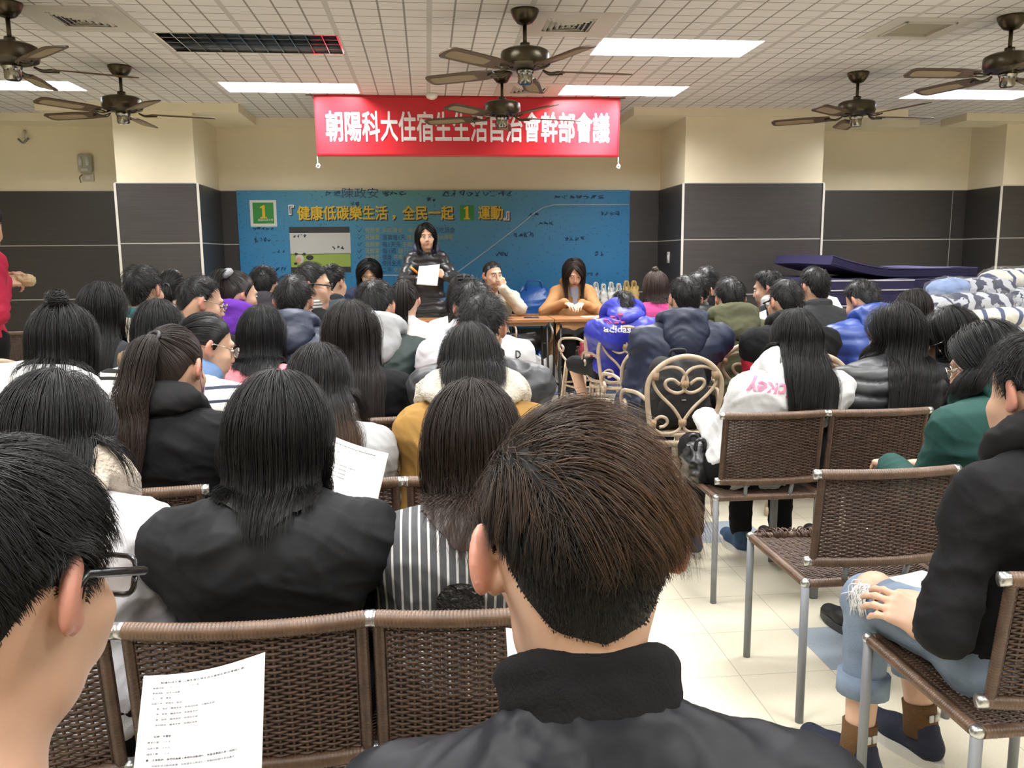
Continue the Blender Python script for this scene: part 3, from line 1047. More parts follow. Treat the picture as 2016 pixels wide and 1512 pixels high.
# ------------------------------------------------------------------ hands
def hand(S, W, d, n, side, curl=0.5, sc=1.0, spread=1.0, thumb_in=0.3, k=0.006):
    """W wrist, d fingers' direction, n back-of-hand normal, side +1 right / -1 left"""
    d = npv(d) / np.linalg.norm(d); n = npv(n); n = n - d * (n @ d); n /= np.linalg.norm(n)
    lat = np.cross(d, n) * side            # towards the thumb is -lat
    lat = -lat
    kn = []
    for i, (o, L) in enumerate(((0.030, 0.088), (0.010, 0.092), (-0.010, 0.088), (-0.028, 0.080))):
        kpt = W + (lat * o + d * L) * sc
        kn.append(kpt)
        S.cap(W + lat * o * 0.55 * sc, kpt, 0.0125 * sc, 0.0115 * sc, k=0.012)
    S.cap(W - d * 0.03 * sc, W + d * 0.02 * sc, 0.022 * sc, 0.021 * sc, k=0.02)
    for i, (kp, Ls) in enumerate(zip(kn, ((0.040, 0.025, 0.021), (0.045, 0.028, 0.022), (0.041, 0.026, 0.021), (0.032, 0.020, 0.018)))):
        a = 0.0; p = kp; dd = d + lat * (1.5 - i) * 0.06 * spread; dd /= np.linalg.norm(dd)
        r = 0.0088 if i < 3 else 0.0078
        for j, L in enumerate(Ls):
            a += curl * (0.9, 0.9, 0.6)[j] * (1 + 0.08 * i)
            dr = dd * math.cos(a) - n * math.sin(a)
            p2 = p + dr * L * sc
            S.cap(p, p2, (r - 0.0008 * j) * sc, (r - 0.0008 * (j + 1)) * sc, k=k)
            p = p2
    b = W + (lat * 0.022 + d * 0.022) * sc
    t1 = lat * 0.75 + d * 0.65 - n * 0.35; t1 /= np.linalg.norm(t1)
    p1 = b + t1 * 0.042 * sc
    t2 = lat * (0.35 - thumb_in) + d * 0.9 - n * (0.35 + thumb_in * 0.6); t2 /= np.linalg.norm(t2)
    p2 = p1 + t2 * 0.032 * sc
    p3 = p2 + (t2 * 0.9 - n * 0.15) * 0.026 * sc
    S.cap(b, p1, 0.0135 * sc, 0.0105 * sc, k=0.01); S.cap(p1, p2, 0.0102 * sc, 0.0092 * sc, k=k); S.cap(p2, p3, 0.0092 * sc, 0.0075 * sc, k=k)


# ------------------------------------------------------------------ skeleton
def ik(S, W, l1, l2, hint):
    S, W = npv(S), npv(W)
    v = W - S; D = np.linalg.norm(v)
    if D > (l1 + l2) * 0.995:
        W = S + v / D * (l1 + l2) * 0.995; v = W - S; D = np.linalg.norm(v)
    a = (l1 * l1 - l2 * l2 + D * D) / (2 * D)
    hgt = math.sqrt(max(l1 * l1 - a * a, 0))
    u = v / D
    q = npv(hint); q = q - u * (q @ u); q /= np.linalg.norm(q)
    return S + u * a + q * hgt, W


class Skel: pass


def skeleton(s=1.0, lean=0.25, hs=1.0, sw=0.2, pitch=10, hyaw=0, tilt=0, seat=0.42, stand=False, neck=0.0, delta=None):
    K = Skel()
    K.s, K.hs, K.sw = s, hs, sw
    K.p0 = npv((0, 0, (0.88 * s if stand else seat + 0.085 * s)))
    L = 0.475 * s
    a1, a2 = lean * 0.6, lean * 1.4
    K.up = npv((0, math.sin(a2), math.cos(a2)))
    K.bk = npv((0, -math.cos(a2), math.sin(a2)))
    K.p1 = K.p0 + 0.5 * L * npv((0, math.sin(a1), math.cos(a1)))
    K.p2 = K.p1 + 0.5 * L * K.up
    dl = npv((0, 0, 0)) if delta is None else npv((delta[0], delta[1], 0))
    K.p1 = K.p1 + 0.35 * dl; K.p2 = K.p2 + 0.8 * dl
    N = K.p2 + 0.2 * dl + s * npv((0, 0.022 + 0.03 * math.sin(a2), 0.055 + neck))
    R = Matrix.Rotation(math.radians(-hyaw), 3, 'Z') @ Matrix.Rotation(math.radians(tilt), 3, 'Y') @ Matrix.Rotation(math.radians(-pitch), 3, 'X')
    K.R = np.array(R)
    K.N = N
    K.hc = N + K.R @ npv((0, 0.022, 0.088)) * hs
    ph = math.radians(pitch)
    K.top = K.hc[2] + hs * math.hypot(0.098 * math.sin(ph), 0.115 * math.cos(ph)) + 0.014
    K.S = [K.p2 + npv((sd * sw, 0, 0)) - K.up * 0.072 * s + K.bk * (-0.015) for sd in (-1, 1)]
    return K


def solve(top, s0, lean0, **kw):
    """find scale then lean so that the crown reaches TOP"""
    s = s0
    for _ in range(12):
        K = skeleton(s=s, lean=lean0, **kw)
        s *= 1 + 0.8 * (top - K.top) / (K.top - 0.3)
    s = min(max(s, 0.90), 1.06)
    lo, hi = 0.02, 1.0
    for _ in range(24):
        mid = (lo + hi) / 2
        if skeleton(s=s, lean=mid, **kw).top > top: lo = mid
        else: hi = mid
    K = skeleton(s=s, lean=(lo + hi) / 2, **kw)
    K.lean = (lo + hi) / 2
    return K


def torso(S, K, t=0.0, hem=True):
    s = K.s; sq = (1, 0.80, 1); k = 0.05
    cw = K.sw - 0.105
    r = 0.088 + t * 0.9
    X = npv((1, 0, 0))
    S.cap(K.p0 - X * 0.07, K.p0 + X * 0.07, 0.095 * s + t * 0.7, k=k, squash=sq)
    for sd in (-1, 1):
        S.cap(K.p0 + X * sd * 0.055, K.p1 + X * sd * 0.055, r * s, r * s, k=k, squash=sq)
        S.cap(K.p1 + X * sd * 0.055, K.p2 + X * sd * cw - K.up * 0.13 * s, r * s, (0.090 + t) * s, k=k, squash=sq)
        S.cap(K.p2 + X * sd * 0.02 - K.up * 0.015, K.S[(sd + 1) // 2], 0.050 * s + t * 0.8, 0.047 * s + t * 0.8, k=0.045)
        S.cap(K.p2 + X * sd * cw - K.up * 0.13 * s, K.S[(sd + 1) // 2] - K.up * 0.02, 0.088 * s + t * 0.6, 0.048 * s + t * 0.8, k=k, squash=sq)
    S.cap(K.p2 - K.up * 0.03 + npv((0, 0.02, 0)), K.p2 + K.up * 0.012 + npv((0, 0.012, 0)), 0.058 + t * 0.7, 0.050 + t * 0.5, k=0.03)


def arm_prims(S, K, i, t, k=0.03):
    E, W = K.E[i], K.W[i]
    S.cap(K.S[i], E, 0.046 * K.s + t * 0.85, 0.039 * K.s + t * 0.85, k=k)
    S.cap(E, W, 0.039 * K.s + t * 0.85, 0.029 * K.s + t * 0.7, k=k)


def head_prims(S, K, face=True):
    hs, R, c = K.hs, K.R, K.hc
    q = lambda p: c + R @ npv(p) * hs
    M = Matrix(R.tolist())
    E = lambda p, r, **kw: S.ell(q(p), npv(r) * hs, M, **kw)
    E((0, -0.010, 0.020), (0.075, 0.092, 0.094), k=0.02)
    E((0, -0.035, -0.030), (0.062, 0.060, 0.070), k=0.03)
    E((0, 0.030, -0.045), (0.060, 0.062, 0.078), k=0.03)
    S.cap(q((-0.028, 0.030, -0.092)), q((0.028, 0.030, -0.092)), 0.026 * hs, k=0.03)
    S.cap(q((0, 0.055, -0.102)), q((0, 0.072, -0.105)), 0.022 * hs, 0.019 * hs, k=0.025)
    for sd in (-1, 1):
        S.cap(q((sd * 0.045, 0.058, -0.030)), q((sd * 0.030, 0.072, -0.060)), 0.022 * hs, 0.020 * hs, k=0.02)
        # ear
        eo = getattr(K, 'ear', 0.0)
        Me = Matrix(R.tolist()) @ Matrix.Rotation(sd * math.radians(28 + eo * 900), 3, 'Z') @ Matrix.Rotation(math.radians(-12), 3, 'X')
        S.ell(q((sd * (0.083 + eo), -0.016, -0.004)), npv((0.0085, 0.020, 0.033)) * hs, Me, k=0.007)
        S.ell(q((sd * 0.078, -0.004, -0.027)), npv((0.008, 0.011, 0.013)) * hs, Me, k=0.006)
        if face or K.fine: S.ell(q((sd * (0.0915 + eo), -0.006 + eo * 0.4, 0.0)), npv((0.006, 0.010, 0.018)) * hs, Me, k=0.006, op='sub')
    if face:
        S.cap(q((-0.034, 0.078, 0.022)), q((0.034, 0.078, 0.022)), 0.013 * hs, k=0.012)
        for sd in (-1, 1): S.ell(q((sd * 0.032, 0.101, 0.001)), npv((0.017, 0.014, 0.010)) * hs, M, k=0.012, op='sub')
        S.cap(q((0, 0.086, 0.008)), q((0, 0.106, -0.036)), 0.0075 * hs, 0.0105 * hs, k=0.010)
        for sd in (-1, 1): S.ell(q((sd * 0.011, 0.098, -0.040)), npv((0.008, 0.009, 0.007)) * hs, M, k=0.006)
        S.cap(q((-0.017, 0.085, -0.068)), q((0.017, 0.085, -0.068)), 0.0075 * hs, k=0.006)
        S.cap(q((-0.013, 0.085, -0.079)), q((0.013, 0.085, -0.079)), 0.008 * hs, k=0.006)
    # neck
    nb = K.p2 + npv((0, 0.010, 0.0))
    S.cap(q((0, -0.028, -0.060)), nb, 0.050 * hs, 0.056 * K.s, k=0.02)
    S.cap(q((0, 0.005, -0.085)), K.p2 + npv((0, 0.045, -0.02)), 0.040 * hs, 0.045 * K.s, k=0.03)


# ------------------------------------------------------------------ hair
m_hair = mat('hair', (0.01, 0.009, 0.009), 0.45, spec=0.30)
_nt = m_hair.node_tree
_a = _nt.nodes.new('ShaderNodeVertexColor'); _a.layer_name = 'hc'
_g = _nt.nodes.new('ShaderNodeNewGeometry')
_r = _nt.nodes.new('ShaderNodeMapRange'); _r.inputs[3].default_value = 0.65; _r.inputs[4].default_value = 1.45
_nt.links.new(_g.outputs['Random Per Island'], _r.inputs[0])
_v = _nt.nodes.new('ShaderNodeVectorMath'); _v.operation = 'SCALE'
_nt.links.new(_a.outputs['Color'], _v.inputs[0]); _nt.links.new(_r.outputs[0], _v.inputs['Scale'])
_nt.links.new(_v.outputs[0], _nt.nodes['Principled BSDF'].inputs['Base Color'])

BLACK = (0.0050, 0.0047, 0.0048); DKBR = (0.012, 0.0085, 0.0065); BROWN = (0.045, 0.025, 0.014); LTBR = (0.10, 0.052, 0.024); ASH = (0.055, 0.036, 0.028)


class HairM:
    """collects strand ribbons and shell sheets with per-vertex colour into one mesh"""
    def __init__(s): s.v, s.c, s.f, s.n = [], [], [], 0

    def strands(s, P, w, C, cen):
        """P (n,K,3) w (n,K) C (n,K,3) cen (3,) outward reference"""
        n, K = P.shape[:2]
        if n == 0: return
        T = np.gradient(P, axis=1); T /= np.linalg.norm(T, axis=2)[..., None] + 1e-9
        O = P - cen; O[..., 2] *= 0.35
        O = O - T * np.sum(O * T, 2)[..., None]; O /= np.linalg.norm(O, axis=2)[..., None] + 1e-9
        B = np.cross(T, O)
        W = w[..., None]
        V = np.stack([P + W * B, P + 0.55 * W * O, P - W * B], 2)
        s.v.append(V.reshape(-1, 3)); s.c.append(np.repeat(C.reshape(-1, 3), 3, 0))
        b = (np.arange(n)[:, None, None] * K + np.arange(K - 1)[None, :, None]) * 3 + s.n
        q = np.concatenate([np.stack([b, b + 1, b + 4, b + 3], 3), np.stack([b + 1, b + 2, b + 5, b + 4], 3), np.stack([b + 2, b, b + 3, b + 5], 3)], 2)
        s.f.append(q.reshape(-1, 4)); s.n += n * K * 3

    def sheet(s, G, C):
        a, b = G.shape[:2]
        s.v.append(G.reshape(-1, 3)); s.c.append(np.broadcast_to(C, G.shape).reshape(-1, 3))
        i = (np.arange(a - 1)[:, None] * b + np.arange(b - 1)[None]) + s.n
        s.f.append(np.stack([i, i + 1, i + b + 1, i + b], 2).reshape(-1, 4)); s.n += a * b

    def build(s, name, parent):
        me = np_mesh(name, np.concatenate(s.v), np.concatenate(s.f))
        C = np.concatenate(s.c).astype(np.float32)
        at = me.color_attributes.new('hc', 'FLOAT_COLOR', 'POINT')
        at.data.foreach_set('color', np.concatenate([C, np.ones((len(C), 1), np.float32)], 1).ravel())
        return link_mesh(name, me, m_hair, parent)


AZ_K = [0, 30, 55, 72, 84, 97, 112, 126, 145, 180]
EL_K = [38, 36, 28, 14, -8, 2, 2, -18, -36, -44]


def hairline(az): return np.interp(np.abs(az), AZ_K, EL_K)


def dirs(az, el):
    a, e = np.radians(az), np.radians(el)
    return np.stack([np.sin(a) * np.cos(e), np.cos(a) * np.cos(e), np.sin(e)], -1)


RAD = npv((0.0765, 0.0945, 0.1135))
OFFC = npv((0, -0.008, 0.0))


def slerp(a, b, t):
    c = np.clip(np.sum(a * b, -1), -1, 1); o = np.arccos(c)[..., None]; so = np.sin(o) + 1e-6
    return np.sin((1 - t) * o) / so * a + np.sin(t * o) / so * b


def lerpc(c0, c1, t): return np.array(c0) * (1 - t[..., None]) + np.array(c1) * t[..., None]


class Hair:
    def __init__(s, K, body, top, n, rng, w=0.0016):
        s.K, s.body, s.top, s.n, s.rng, s.w = K, body, top, n, rng, w
        s.H = HairM()

    def surf(s, d, off):
        """head-space direction -> person-space point OFF above the scalp"""
        p = d * RAD * s.K.hs + OFFC * s.K.hs
        nrm = d / RAD; nrm /= np.linalg.norm(nrm, axis=-1)[..., None]
        p = p + nrm * np.asarray(off)[..., None]
        return s.K.hc + p @ s.K.R.T

    def dome(s, off, C, elx=0.0, na=56, nu=14, offe=0.002):
        az = np.linspace(-180, 180, na)
        u = np.linspace(0, 1, nu)
        A, U = np.meshgrid(az, u, indexing='ij')
        el = 90 - U * (90 - (hairline(A) + elx))
        D = dirs(A, el)
        G = s.surf(D, off * (1 - U ** 6) + offe)
        sh = G.shape
        G = s.body.push(G.reshape(-1, 3), 0.003).reshape(sh)
        s.H.sheet(G, np.array(C))

    def roots(s, n, elx=0.0):
        out = np.zeros((0, 3))
        while len(out) < n:
            d = s.rng.normal(size=(n * 3, 3)); d /= np.linalg.norm(d, axis=1)[:, None]
            az = np.degrees(np.arctan2(d[:, 0], d[:, 1])); el = np.degrees(np.arcsin(d[:, 2]))
            out = np.concatenate([out, d[el > hairline(az) + elx]])
        return out[:n]

    # ---- long falling hair
    def long(s, L=0.35, c0=BLACK, c1=None, bangs=False, wave=0.0, part=0.0, crown=-0.2, vol=0.012, hug=0.03, tipr=0.25, back=0.5, front=0.0, K1=9, K2=12, face=62, ombre=0.5):
        c1 = c1 or c0
        rng, hs = s.rng, s.K.hs
        nsh = 64
        for shell in (True, False):
            n = nsh if shell else s.n
            az = np.linspace(1, 359, n) if shell else rng.uniform(1, 359, n)
            az = np.where(az > 180, az - 360, az)
            lay = np.zeros(n) if shell else rng.uniform(0, 1, n)
            t0 = np.zeros(n) if shell else rng.uniform(0, 0.75, n) ** 1.3
            sg = np.sign(az); ab = np.abs(az)
            a0 = part * 60
            if bangs: ae = np.where(ab < 45, ab, np.maximum(ab, 62)); ee = np.where(ab < 45, 8.0, -6.0)
            else: ae = face + ab * (180 - face) / 180; ee = np.full(n, -6.0)
            de = dirs(sg * ae, ee)
            dc = npv((math.sin(part), crown, 1.0)); dc /= np.linalg.norm(dc)
            dc = np.broadcast_to(dc, de.shape)
            # lift the start of the path along a parting running forward
            fw = np.clip(1 - ab / 75, 0, 1)[:, None]
            dstart = slerp(dc, np.broadcast_to(npv((math.sin(part) * 0.9, 0.75, 0.70)) / np.linalg.norm((math.sin(part) * 0.9, 0.75, 0.70)), de.shape), fw)
            t = t0[:, None] + (1 - t0[:, None]) * np.linspace(0, 1, K1)[None]
            D = slerp(dstart[:, None, :], de[:, None, :], t[..., None])
            off = (0.004 if shell else 0.006) + vol * lay[:, None] + vol * 0.6 * np.sin(np.pi * np.clip(t, 0, 1) * 0.62)
            P1 = s.surf(D, off)
            sh = P1.shape
            P1 = s.body.push(P1.reshape(-1, 3), np.broadcast_to((0.004 + 0.008 * lay)[:, None], sh[:2]).reshape(-1)).reshape(sh)
            ln = L * (np.ones(n) if shell else 1 - tipr * rng.uniform(0, 1, n) ** 2)
            ln = np.where(np.abs(az) < 45, 0.02 if bangs else ln, ln) if bangs else ln
            if shell: ln = ln * 0.93
            step = (ln / K2)[:, None]
            p = P1[:, -1].copy(); d = P1[:, -1] - P1[:, -2]; d /= np.linalg.norm(d, axis=1)[:, None] + 1e-9
            ph = rng.uniform(0, 6.28, n) if not shell else np.zeros(n)
            sidev = np.stack([np.cos(np.radians(sg * ae)), -np.sin(np.radians(sg * ae)), np.zeros(n)], 1) @ s.K.R.T
            pts = []
            ax = s.K.p2
            ob = 0.006 + 0.010 * lay
            for k in range(K2):
                f = (k + 1) / K2
                tgt = npv((0, 0, -1.0))
                d = d * 0.45 + tgt * 0.55
                if k < 5:
                    inw = (ax[:2] - p[:, :2]) * hug * 6
                    d[:, :2] += inw * (1 if not shell else 1.1)
                d /= np.linalg.norm(d, axis=1)[:, None]
                p = p + d * step
                if wave:
                    p = p + sidev * (np.sin(ph + f * 9) * wave * f)[:, None] + d * 0
                dj = s.top.d(p)
                near = dj < 0.03
                sidey = np.where(np.abs(az) > 95 if front else np.abs(az) > 60, -1.0, 1.0)
                p[near, 1] += (0.30 * step[near, 0] * sidey[near]) * (back * 2)
                p[near, 0] += -0.25 * step[near, 0] * np.sign(p[near, 0]) * (np.abs(p[near, 0]) > 0.09)
                p = s.top.push(s.body.push(p, ob), ob * 0.8)
                pts.append(p.copy())
            P = np.concatenate([P1, np.stack(pts, 1)], 1)
            KK = K1 + K2
            tt = np.linspace(0, 1, KK)[None].repeat(n, 0)
            C = lerpc(c0, c1, np.clip((tt - ombre) / (1 - ombre + 1e-6), 0, 1))
            if shell:
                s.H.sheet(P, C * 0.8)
            else:
                M_ = max(n // 14, 24)
                o_ = np.argsort(az); cid = np.empty(n, int); cid[o_] = np.arange(n) * M_ // n
                first = np.zeros(M_, int); first[cid[::-1]] = np.arange(n)[::-1]
                g_ = (0.5 * rng.uniform(0.3, 1, n)[:, None] * tt ** 2.2)[..., None]
                P = P + (P[first[cid]] - P) * g_ * np.array([1, 1, 0.25])
                w = s.w * (1 - 0.75 * tt ** 3) * rng.uniform(0.7, 1.4, n)[:, None]
                P += (rng.normal(size=(n, 1, 3)) * 0.002) + np.cumsum(rng.normal(size=P.shape) * 0.0006, 1)
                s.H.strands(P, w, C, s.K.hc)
        return s

    # ---- scalp drawn to a tie
    def drawn(s, tel=30, taz=180, c0=BLACK, n=None, rise=0.016, lo=0.003):
        rng = s.rng; n = n or s.n
        td = dirs(npv(taz), npv(tel))
        r = s.roots(n, 0)
        K = 12
        t = np.linspace(0, 1, K)[None].repeat(n, 0)
        D = slerp(r[:, None, :], np.broadcast_to(td, r.shape)[:, None, :], t[..., None])
        lay = rng.uniform(0, 1, n)[:, None]
        off = lo + (0.006 + rise * t ** 2) * (0.35 + 0.65 * lay) * np.minimum(1, t * 3 + 0.3)
        P = s.surf(D, off); sh = P.shape
        P = s.body.push(P.reshape(-1, 3), 0.003).reshape(sh)
        w = s.w * (0.7 + 0.6 * rng.uniform(0, 1, n))[:, None] * np.ones(K)[None]
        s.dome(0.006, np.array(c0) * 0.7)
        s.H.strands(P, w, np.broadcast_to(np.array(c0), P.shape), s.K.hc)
        s.tie = s.surf(td[None], np.array([0.022]))[0]
        s.tdir = s.K.R @ td
        return s

    def tail(s, L=0.3, c0=BLACK, c1=None, n=None, bulge=0.035, tipr=0.35, out=0.6, thin=0.3, wave=0.0, drift=(0, 0, 0)):
        c1 = c1 or c0
        rng = s.rng; n = n or s.n
        K = 16
        ang = rng.uniform(0, 6.28, n); rr = np.sqrt(rng.uniform(0, 1, n))
        ln = L * (1 - tipr * rng.uniform(0, 1, n) ** 1.6)
        p = s.tie.copy(); d = s.tdir * out + npv((0, 0, 0.25)); cl = [p.copy()]
        for k in range(K - 1):
            d = d * 0.62 + npv((0, 0, -1.0)) * 0.38 + npv(drift) * 0.1; d /= np.linalg.norm(d)
            p = p + d * L / (K - 1)
            p = s.top.push(s.body.push(p[None], 0.035), 0.022)[0]
            cl.append(p.copy())
        cl = np.array(cl)
        f = np.linspace(0, 1, K)
        g = np.interp(f, [0, 0.12, 0.45, 0.8, 1], [0.012, bulge * 0.75, bulge, bulge * 0.85, bulge * thin])
        X = npv((1, 0, 0)); T = np.gradient(cl, axis=0); T /= np.linalg.norm(T, axis=1)[:, None]
        Bv = np.cross(T, X); Bv /= np.linalg.norm(Bv, axis=1)[:, None]
        P = np.zeros((n, K, 3))
        for i in range(3):
            base = np.interp(np.outer(ln / L, f).ravel(), f, cl[:, i]).reshape(n, K)
            P[:, :, i] = base + (rr * np.cos(ang))[:, None] * g[None] * X[i] + (rr * np.sin(ang))[:, None] * g[None] * 0.6 * Bv[None, :, i]
        if wave: P += np.sin(f * 10 + 0)[None, :, None] * wave * np.array([1, 0.3, 0]) * f[None, :, None] + (np.sin(ang[:, None] * 2 + f[None] * 7) * wave * f[None])[..., None] * X
        sh = P.shape
        P = s.top.push(P.reshape(-1, 3), 0.006).reshape(sh)
        w = s.w * 1.1 * rng.uniform(0.7, 1.4, n)[:, None] * (1 - 0.7 * f[None] ** 3)
        C = lerpc(c0, c1, np.clip(f * 1.4 - 0.3, 0, 1)[None].repeat(n, 0))
        s.H.strands(P, w, C, s.tie)
        return s

    def bun(s, el=55, az=180, r=0.03, c0=BLACK, up=0.012, n=160):
        td = dirs(npv(float(az)), npv(float(el)))
        c = s.surf(td[None], np.array([r * 0.6 + up]))[0]
        rng = s.rng
        K = 18
        th = np.linspace(0, 2 * np.pi * 0.85, K)[None] + rng.uniform(0, 6.28, n)[:, None]
        axs = rng.normal(size=(n, 3)) * 0.35 + s.K.R @ td; axs /= np.linalg.norm(axs, axis=1)[:, None]
        u = np.cross(axs, rng.normal(size=(n, 3))); u /= np.linalg.norm(u, axis=1)[:, None]
        v = np.cross(axs, u)
        R_ = r * rng.uniform(0.55, 1.0, n)[:, None, None]
        P = c + R_ * (np.cos(th)[..., None] * u[:, None] + np.sin(th)[..., None] * v[:, None]) + axs[:, None] * rng.uniform(-0.5, 0.6, n)[:, None, None] * r
        s.H.strands(P, np.full((n, K), s.w * 1.5), np.broadcast_to(np.array(c0), P.shape), c)
        A = np.linspace(0, 2 * np.pi, 14); B = np.linspace(-1.5, 1.5, 9)
        G = c + np.stack([np.cos(A)[:, None] * np.cos(B)[None], np.sin(A)[:, None] * np.cos(B)[None], np.ones(14)[:, None] * np.sin(B)[None]], -1) * r * 0.8
        s.H.sheet(G, np.array(c0) * 0.7)
        return s

    # ---- short hair growing from a whorl
    def short(s, lt=0.05, ls=0.02, c0=BLACK, ctop=None, whorl=(0.02, -0.55, 0.8), swirl=25, lift=0.35, elx=0.0, messy=0.15, sheetoff=0.30, gel=0.0, tgt=None, clump=0.55, tonex=0.0, downside=0):
        rng = s.rng; n = s.n; K = 7
        ctop = ctop or c0
        wv = npv(whorl); wv /= np.linalg.norm(wv)
        r = s.roots(n, elx)
        el = np.degrees(np.arcsin(r[:, 2]))
        az = np.degrees(np.arctan2(r[:, 0], r[:, 1]))
        hgt = np.clip((el - (-20)) / 55, 0, 1)
        ln = (ls + (lt - ls) * hgt ** 1.3) * rng.uniform(0.7, 1.2, n)
        edge = np.clip((el - hairline(az) - elx) / 14, 0.25, 1)
        ln *= edge
        tn = r - wv; tn -= r * np.sum(tn * r, 1)[:, None]; tn /= np.linalg.norm(tn, axis=1)[:, None] + 1e-6
        bt = np.cross(r, tn)
        if tgt is not None:
            q = np.broadcast_to(npv(tgt), r.shape); q = q - r * np.sum(q * r, 1)[:, None]; q /= np.linalg.norm(q, axis=1)[:, None] + 1e-6
            tn = tn * (1 - 0.75 * hgt[:, None]) + q * 0.75 * hgt[:, None]
        sw = np.radians(swirl) + rng.normal(size=n) * messy * 1.6
        d = tn * np.cos(sw)[:, None] + bt * np.sin(sw)[:, None]
        d += r * (lift * rng.uniform(0.5, 1.4, n))[:, None] + rng.normal(size=(n, 3)) * messy
        # hair below the whorl at the back lies downwards
        lowm = np.clip((-el + 10) / 30, 0, 1)[:, None]
        d = d * (1 - 0.7 * lowm) + lowm * 0.7 * (npv((0, 0, -1.0)) + r * 0.12)
        if downside:
            sm = np.clip((r[:, 0] * downside - 0.35) / 0.25, 0, 1)[:, None] * np.clip((60 - el) / 30, 0, 1)[:, None]
            ln = ln * (1 - 0.5 * sm[:, 0])
            d = d * (1 - 0.85 * sm) + 0.85 * sm * (npv((0, -0.25, -1.0)) + r * 0.10)
        d /= np.linalg.norm(d, axis=1)[:, None]
        d = d @ s.K.R.T; rW = r @ s.K.R.T
        so = sheetoff * ln
        p = s.surf(r, 0.15 * so + 0.003)
        p = s.body.push(p, 0.003)
        pts = [p.copy()]
        # clumps share a bend
        rr_ = rng.uniform(0, 1, n)
        cl = np.sin(r @ npv((31, 17, 23))) * messy
        for k in range(K - 1):
            step = ln / (K - 1)
            p = p + d * step[:, None]
            d = d - rW * 0.10 * (ln / 0.05)[:, None] + npv((0, 0, -0.10)) * (ln / 0.05)[:, None] + bt @ s.K.R.T * (cl * 0.25)[:, None]
            d /= np.linalg.norm(d, axis=1)[:, None]
            p = s.body.push(p, 0.004 + so * (0.35 + 1.5 * rr_ * (k + 1) / K), it=1)
            pts.append(p.copy())
        P = np.stack(pts, 1)
        f = np.linspace(0, 1, K)[None]
        if clump:
            M_ = max(n // 22, 20)
            sd_ = r[:M_]
            idx = np.concatenate([np.argmax(r[i:i + 2000] @ sd_.T, 1) for i in range(0, n, 2000)])
            g_ = (clump * rng.uniform(0.4, 1.0, n)[:, None] * (f ** 1.2) * np.clip(ln / 0.03, 0, 1)[:, None])[..., None]
            P = P + (P[idx] - P) * g_
        w = s.w * rng.uniform(0.7, 1.4, n)[:, None] * (1 - 0.8 * f ** 2)
        tc = np.clip(hgt * 1.5 - 0.35 - 0.15 * (tonex > 0) + 0.35 * r[:, 0] * tonex, 0, 1)[:, None] * (0.35 + 0.65 * f) * rng.uniform(0.35, 1.0, n)[:, None]
        C = lerpc(c0, ctop, tc)
        s.H.strands(P, w, C, s.K.hc)
        # under-layer
        na, nu = 60, 16
        A, U = np.meshgrid(np.linspace(-180, 180, na), np.linspace(0, 1, nu), indexing='ij')
        EL = 90 - U * (90 - hairline(A) - elx)
        hg = np.clip((EL + 20) / 55, 0, 1)
        lo = (ls + (lt - ls) * hg ** 1.3)
        G = s.surf(dirs(A, EL), 0.45 * sheetoff * lo * (1 - U ** 8) + 0.001)
        sh = G.shape
        G = s.body.push(G.reshape(-1, 3), 0.0025).reshape(sh)
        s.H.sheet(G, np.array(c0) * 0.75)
        return s
# ================================================================== people
def skin(tone=1.0, red=0.0):
    nm = 'skin_%d_%d' % (round(tone * 100), round(red * 100))
    if nm in MATS: return MATS[nm]
    m = mat(nm, (0.62 * tone, (0.39 - 0.06 * red) * tone, (0.28 - 0.05 * red) * tone), 0.48, bump=(180, 0.04), var=0.06, varscale=14, spec=0.4)
    b = m.node_tree.nodes['Principled BSDF']
    b.inputs['Subsurface Weight'].default_value = 0.12
    nt = m.node_tree
    src = b.inputs['Base Color'].links[0].from_socket
    va = nt.nodes.new('ShaderNodeVertexColor'); va.layer_name = 'tint'
    mx = nt.nodes.new('ShaderNodeMix'); mx.data_type = 'RGBA'
    sc_ = nt.nodes.new('ShaderNodeMath'); sc_.operation = 'MULTIPLY'; sc_.inputs[1].default_value = 0.75
    nt.links.new(va.outputs['Color'], sc_.inputs[0]); nt.links.new(sc_.outputs[0], mx.inputs[0])
    nt.links.new(src, mx.inputs[6]); mx.inputs[7].default_value = (0.56 * tone, 0.22 * tone, 0.17 * tone, 1)
    nt.links.new(mx.outputs[2], b.inputs['Base Color'])
    b.inputs['Subsurface Radius'].default_value = (0.012, 0.005, 0.003)
    return m


def cloth(name, color, rough=0.85, sheen=0.0, spec=0.3, weave=True):
    return mat('cloth_' + name, color, rough, bump=(420, 0.12) if weave else (60, 0.10), spec=spec, sheen=sheen, var=0.05, varscale=5)


def striped(name, c0, c1, axis, period, frac, rough=0.85, off=0.0, wob=0.0):
    m = mat('cloth_' + name, c0, rough)
    if m.get('done'): return m
    m['done'] = 1
    g = NG(m); xyz = g.xyz()
    u = xyz['xyz'.index(axis)]
    if wob: u = g.m('ADD', u, g.m('MULTIPLY', g.noise(4.0, 2), wob))
    l = g.line(u, period, period * frac, off)
    g.out(g.mix(l, c0, c1), rough, g.noise(300, 2), 0.1, 0.002)
    return m


def mesh_from(fld, disp=None, name='m'):
    V, Q = fld.nets()
    if disp is not None:
        G = fld.grad(V)
        V = V + G * disp(V, G)[:, None]
    return np_mesh(name, V, Q)


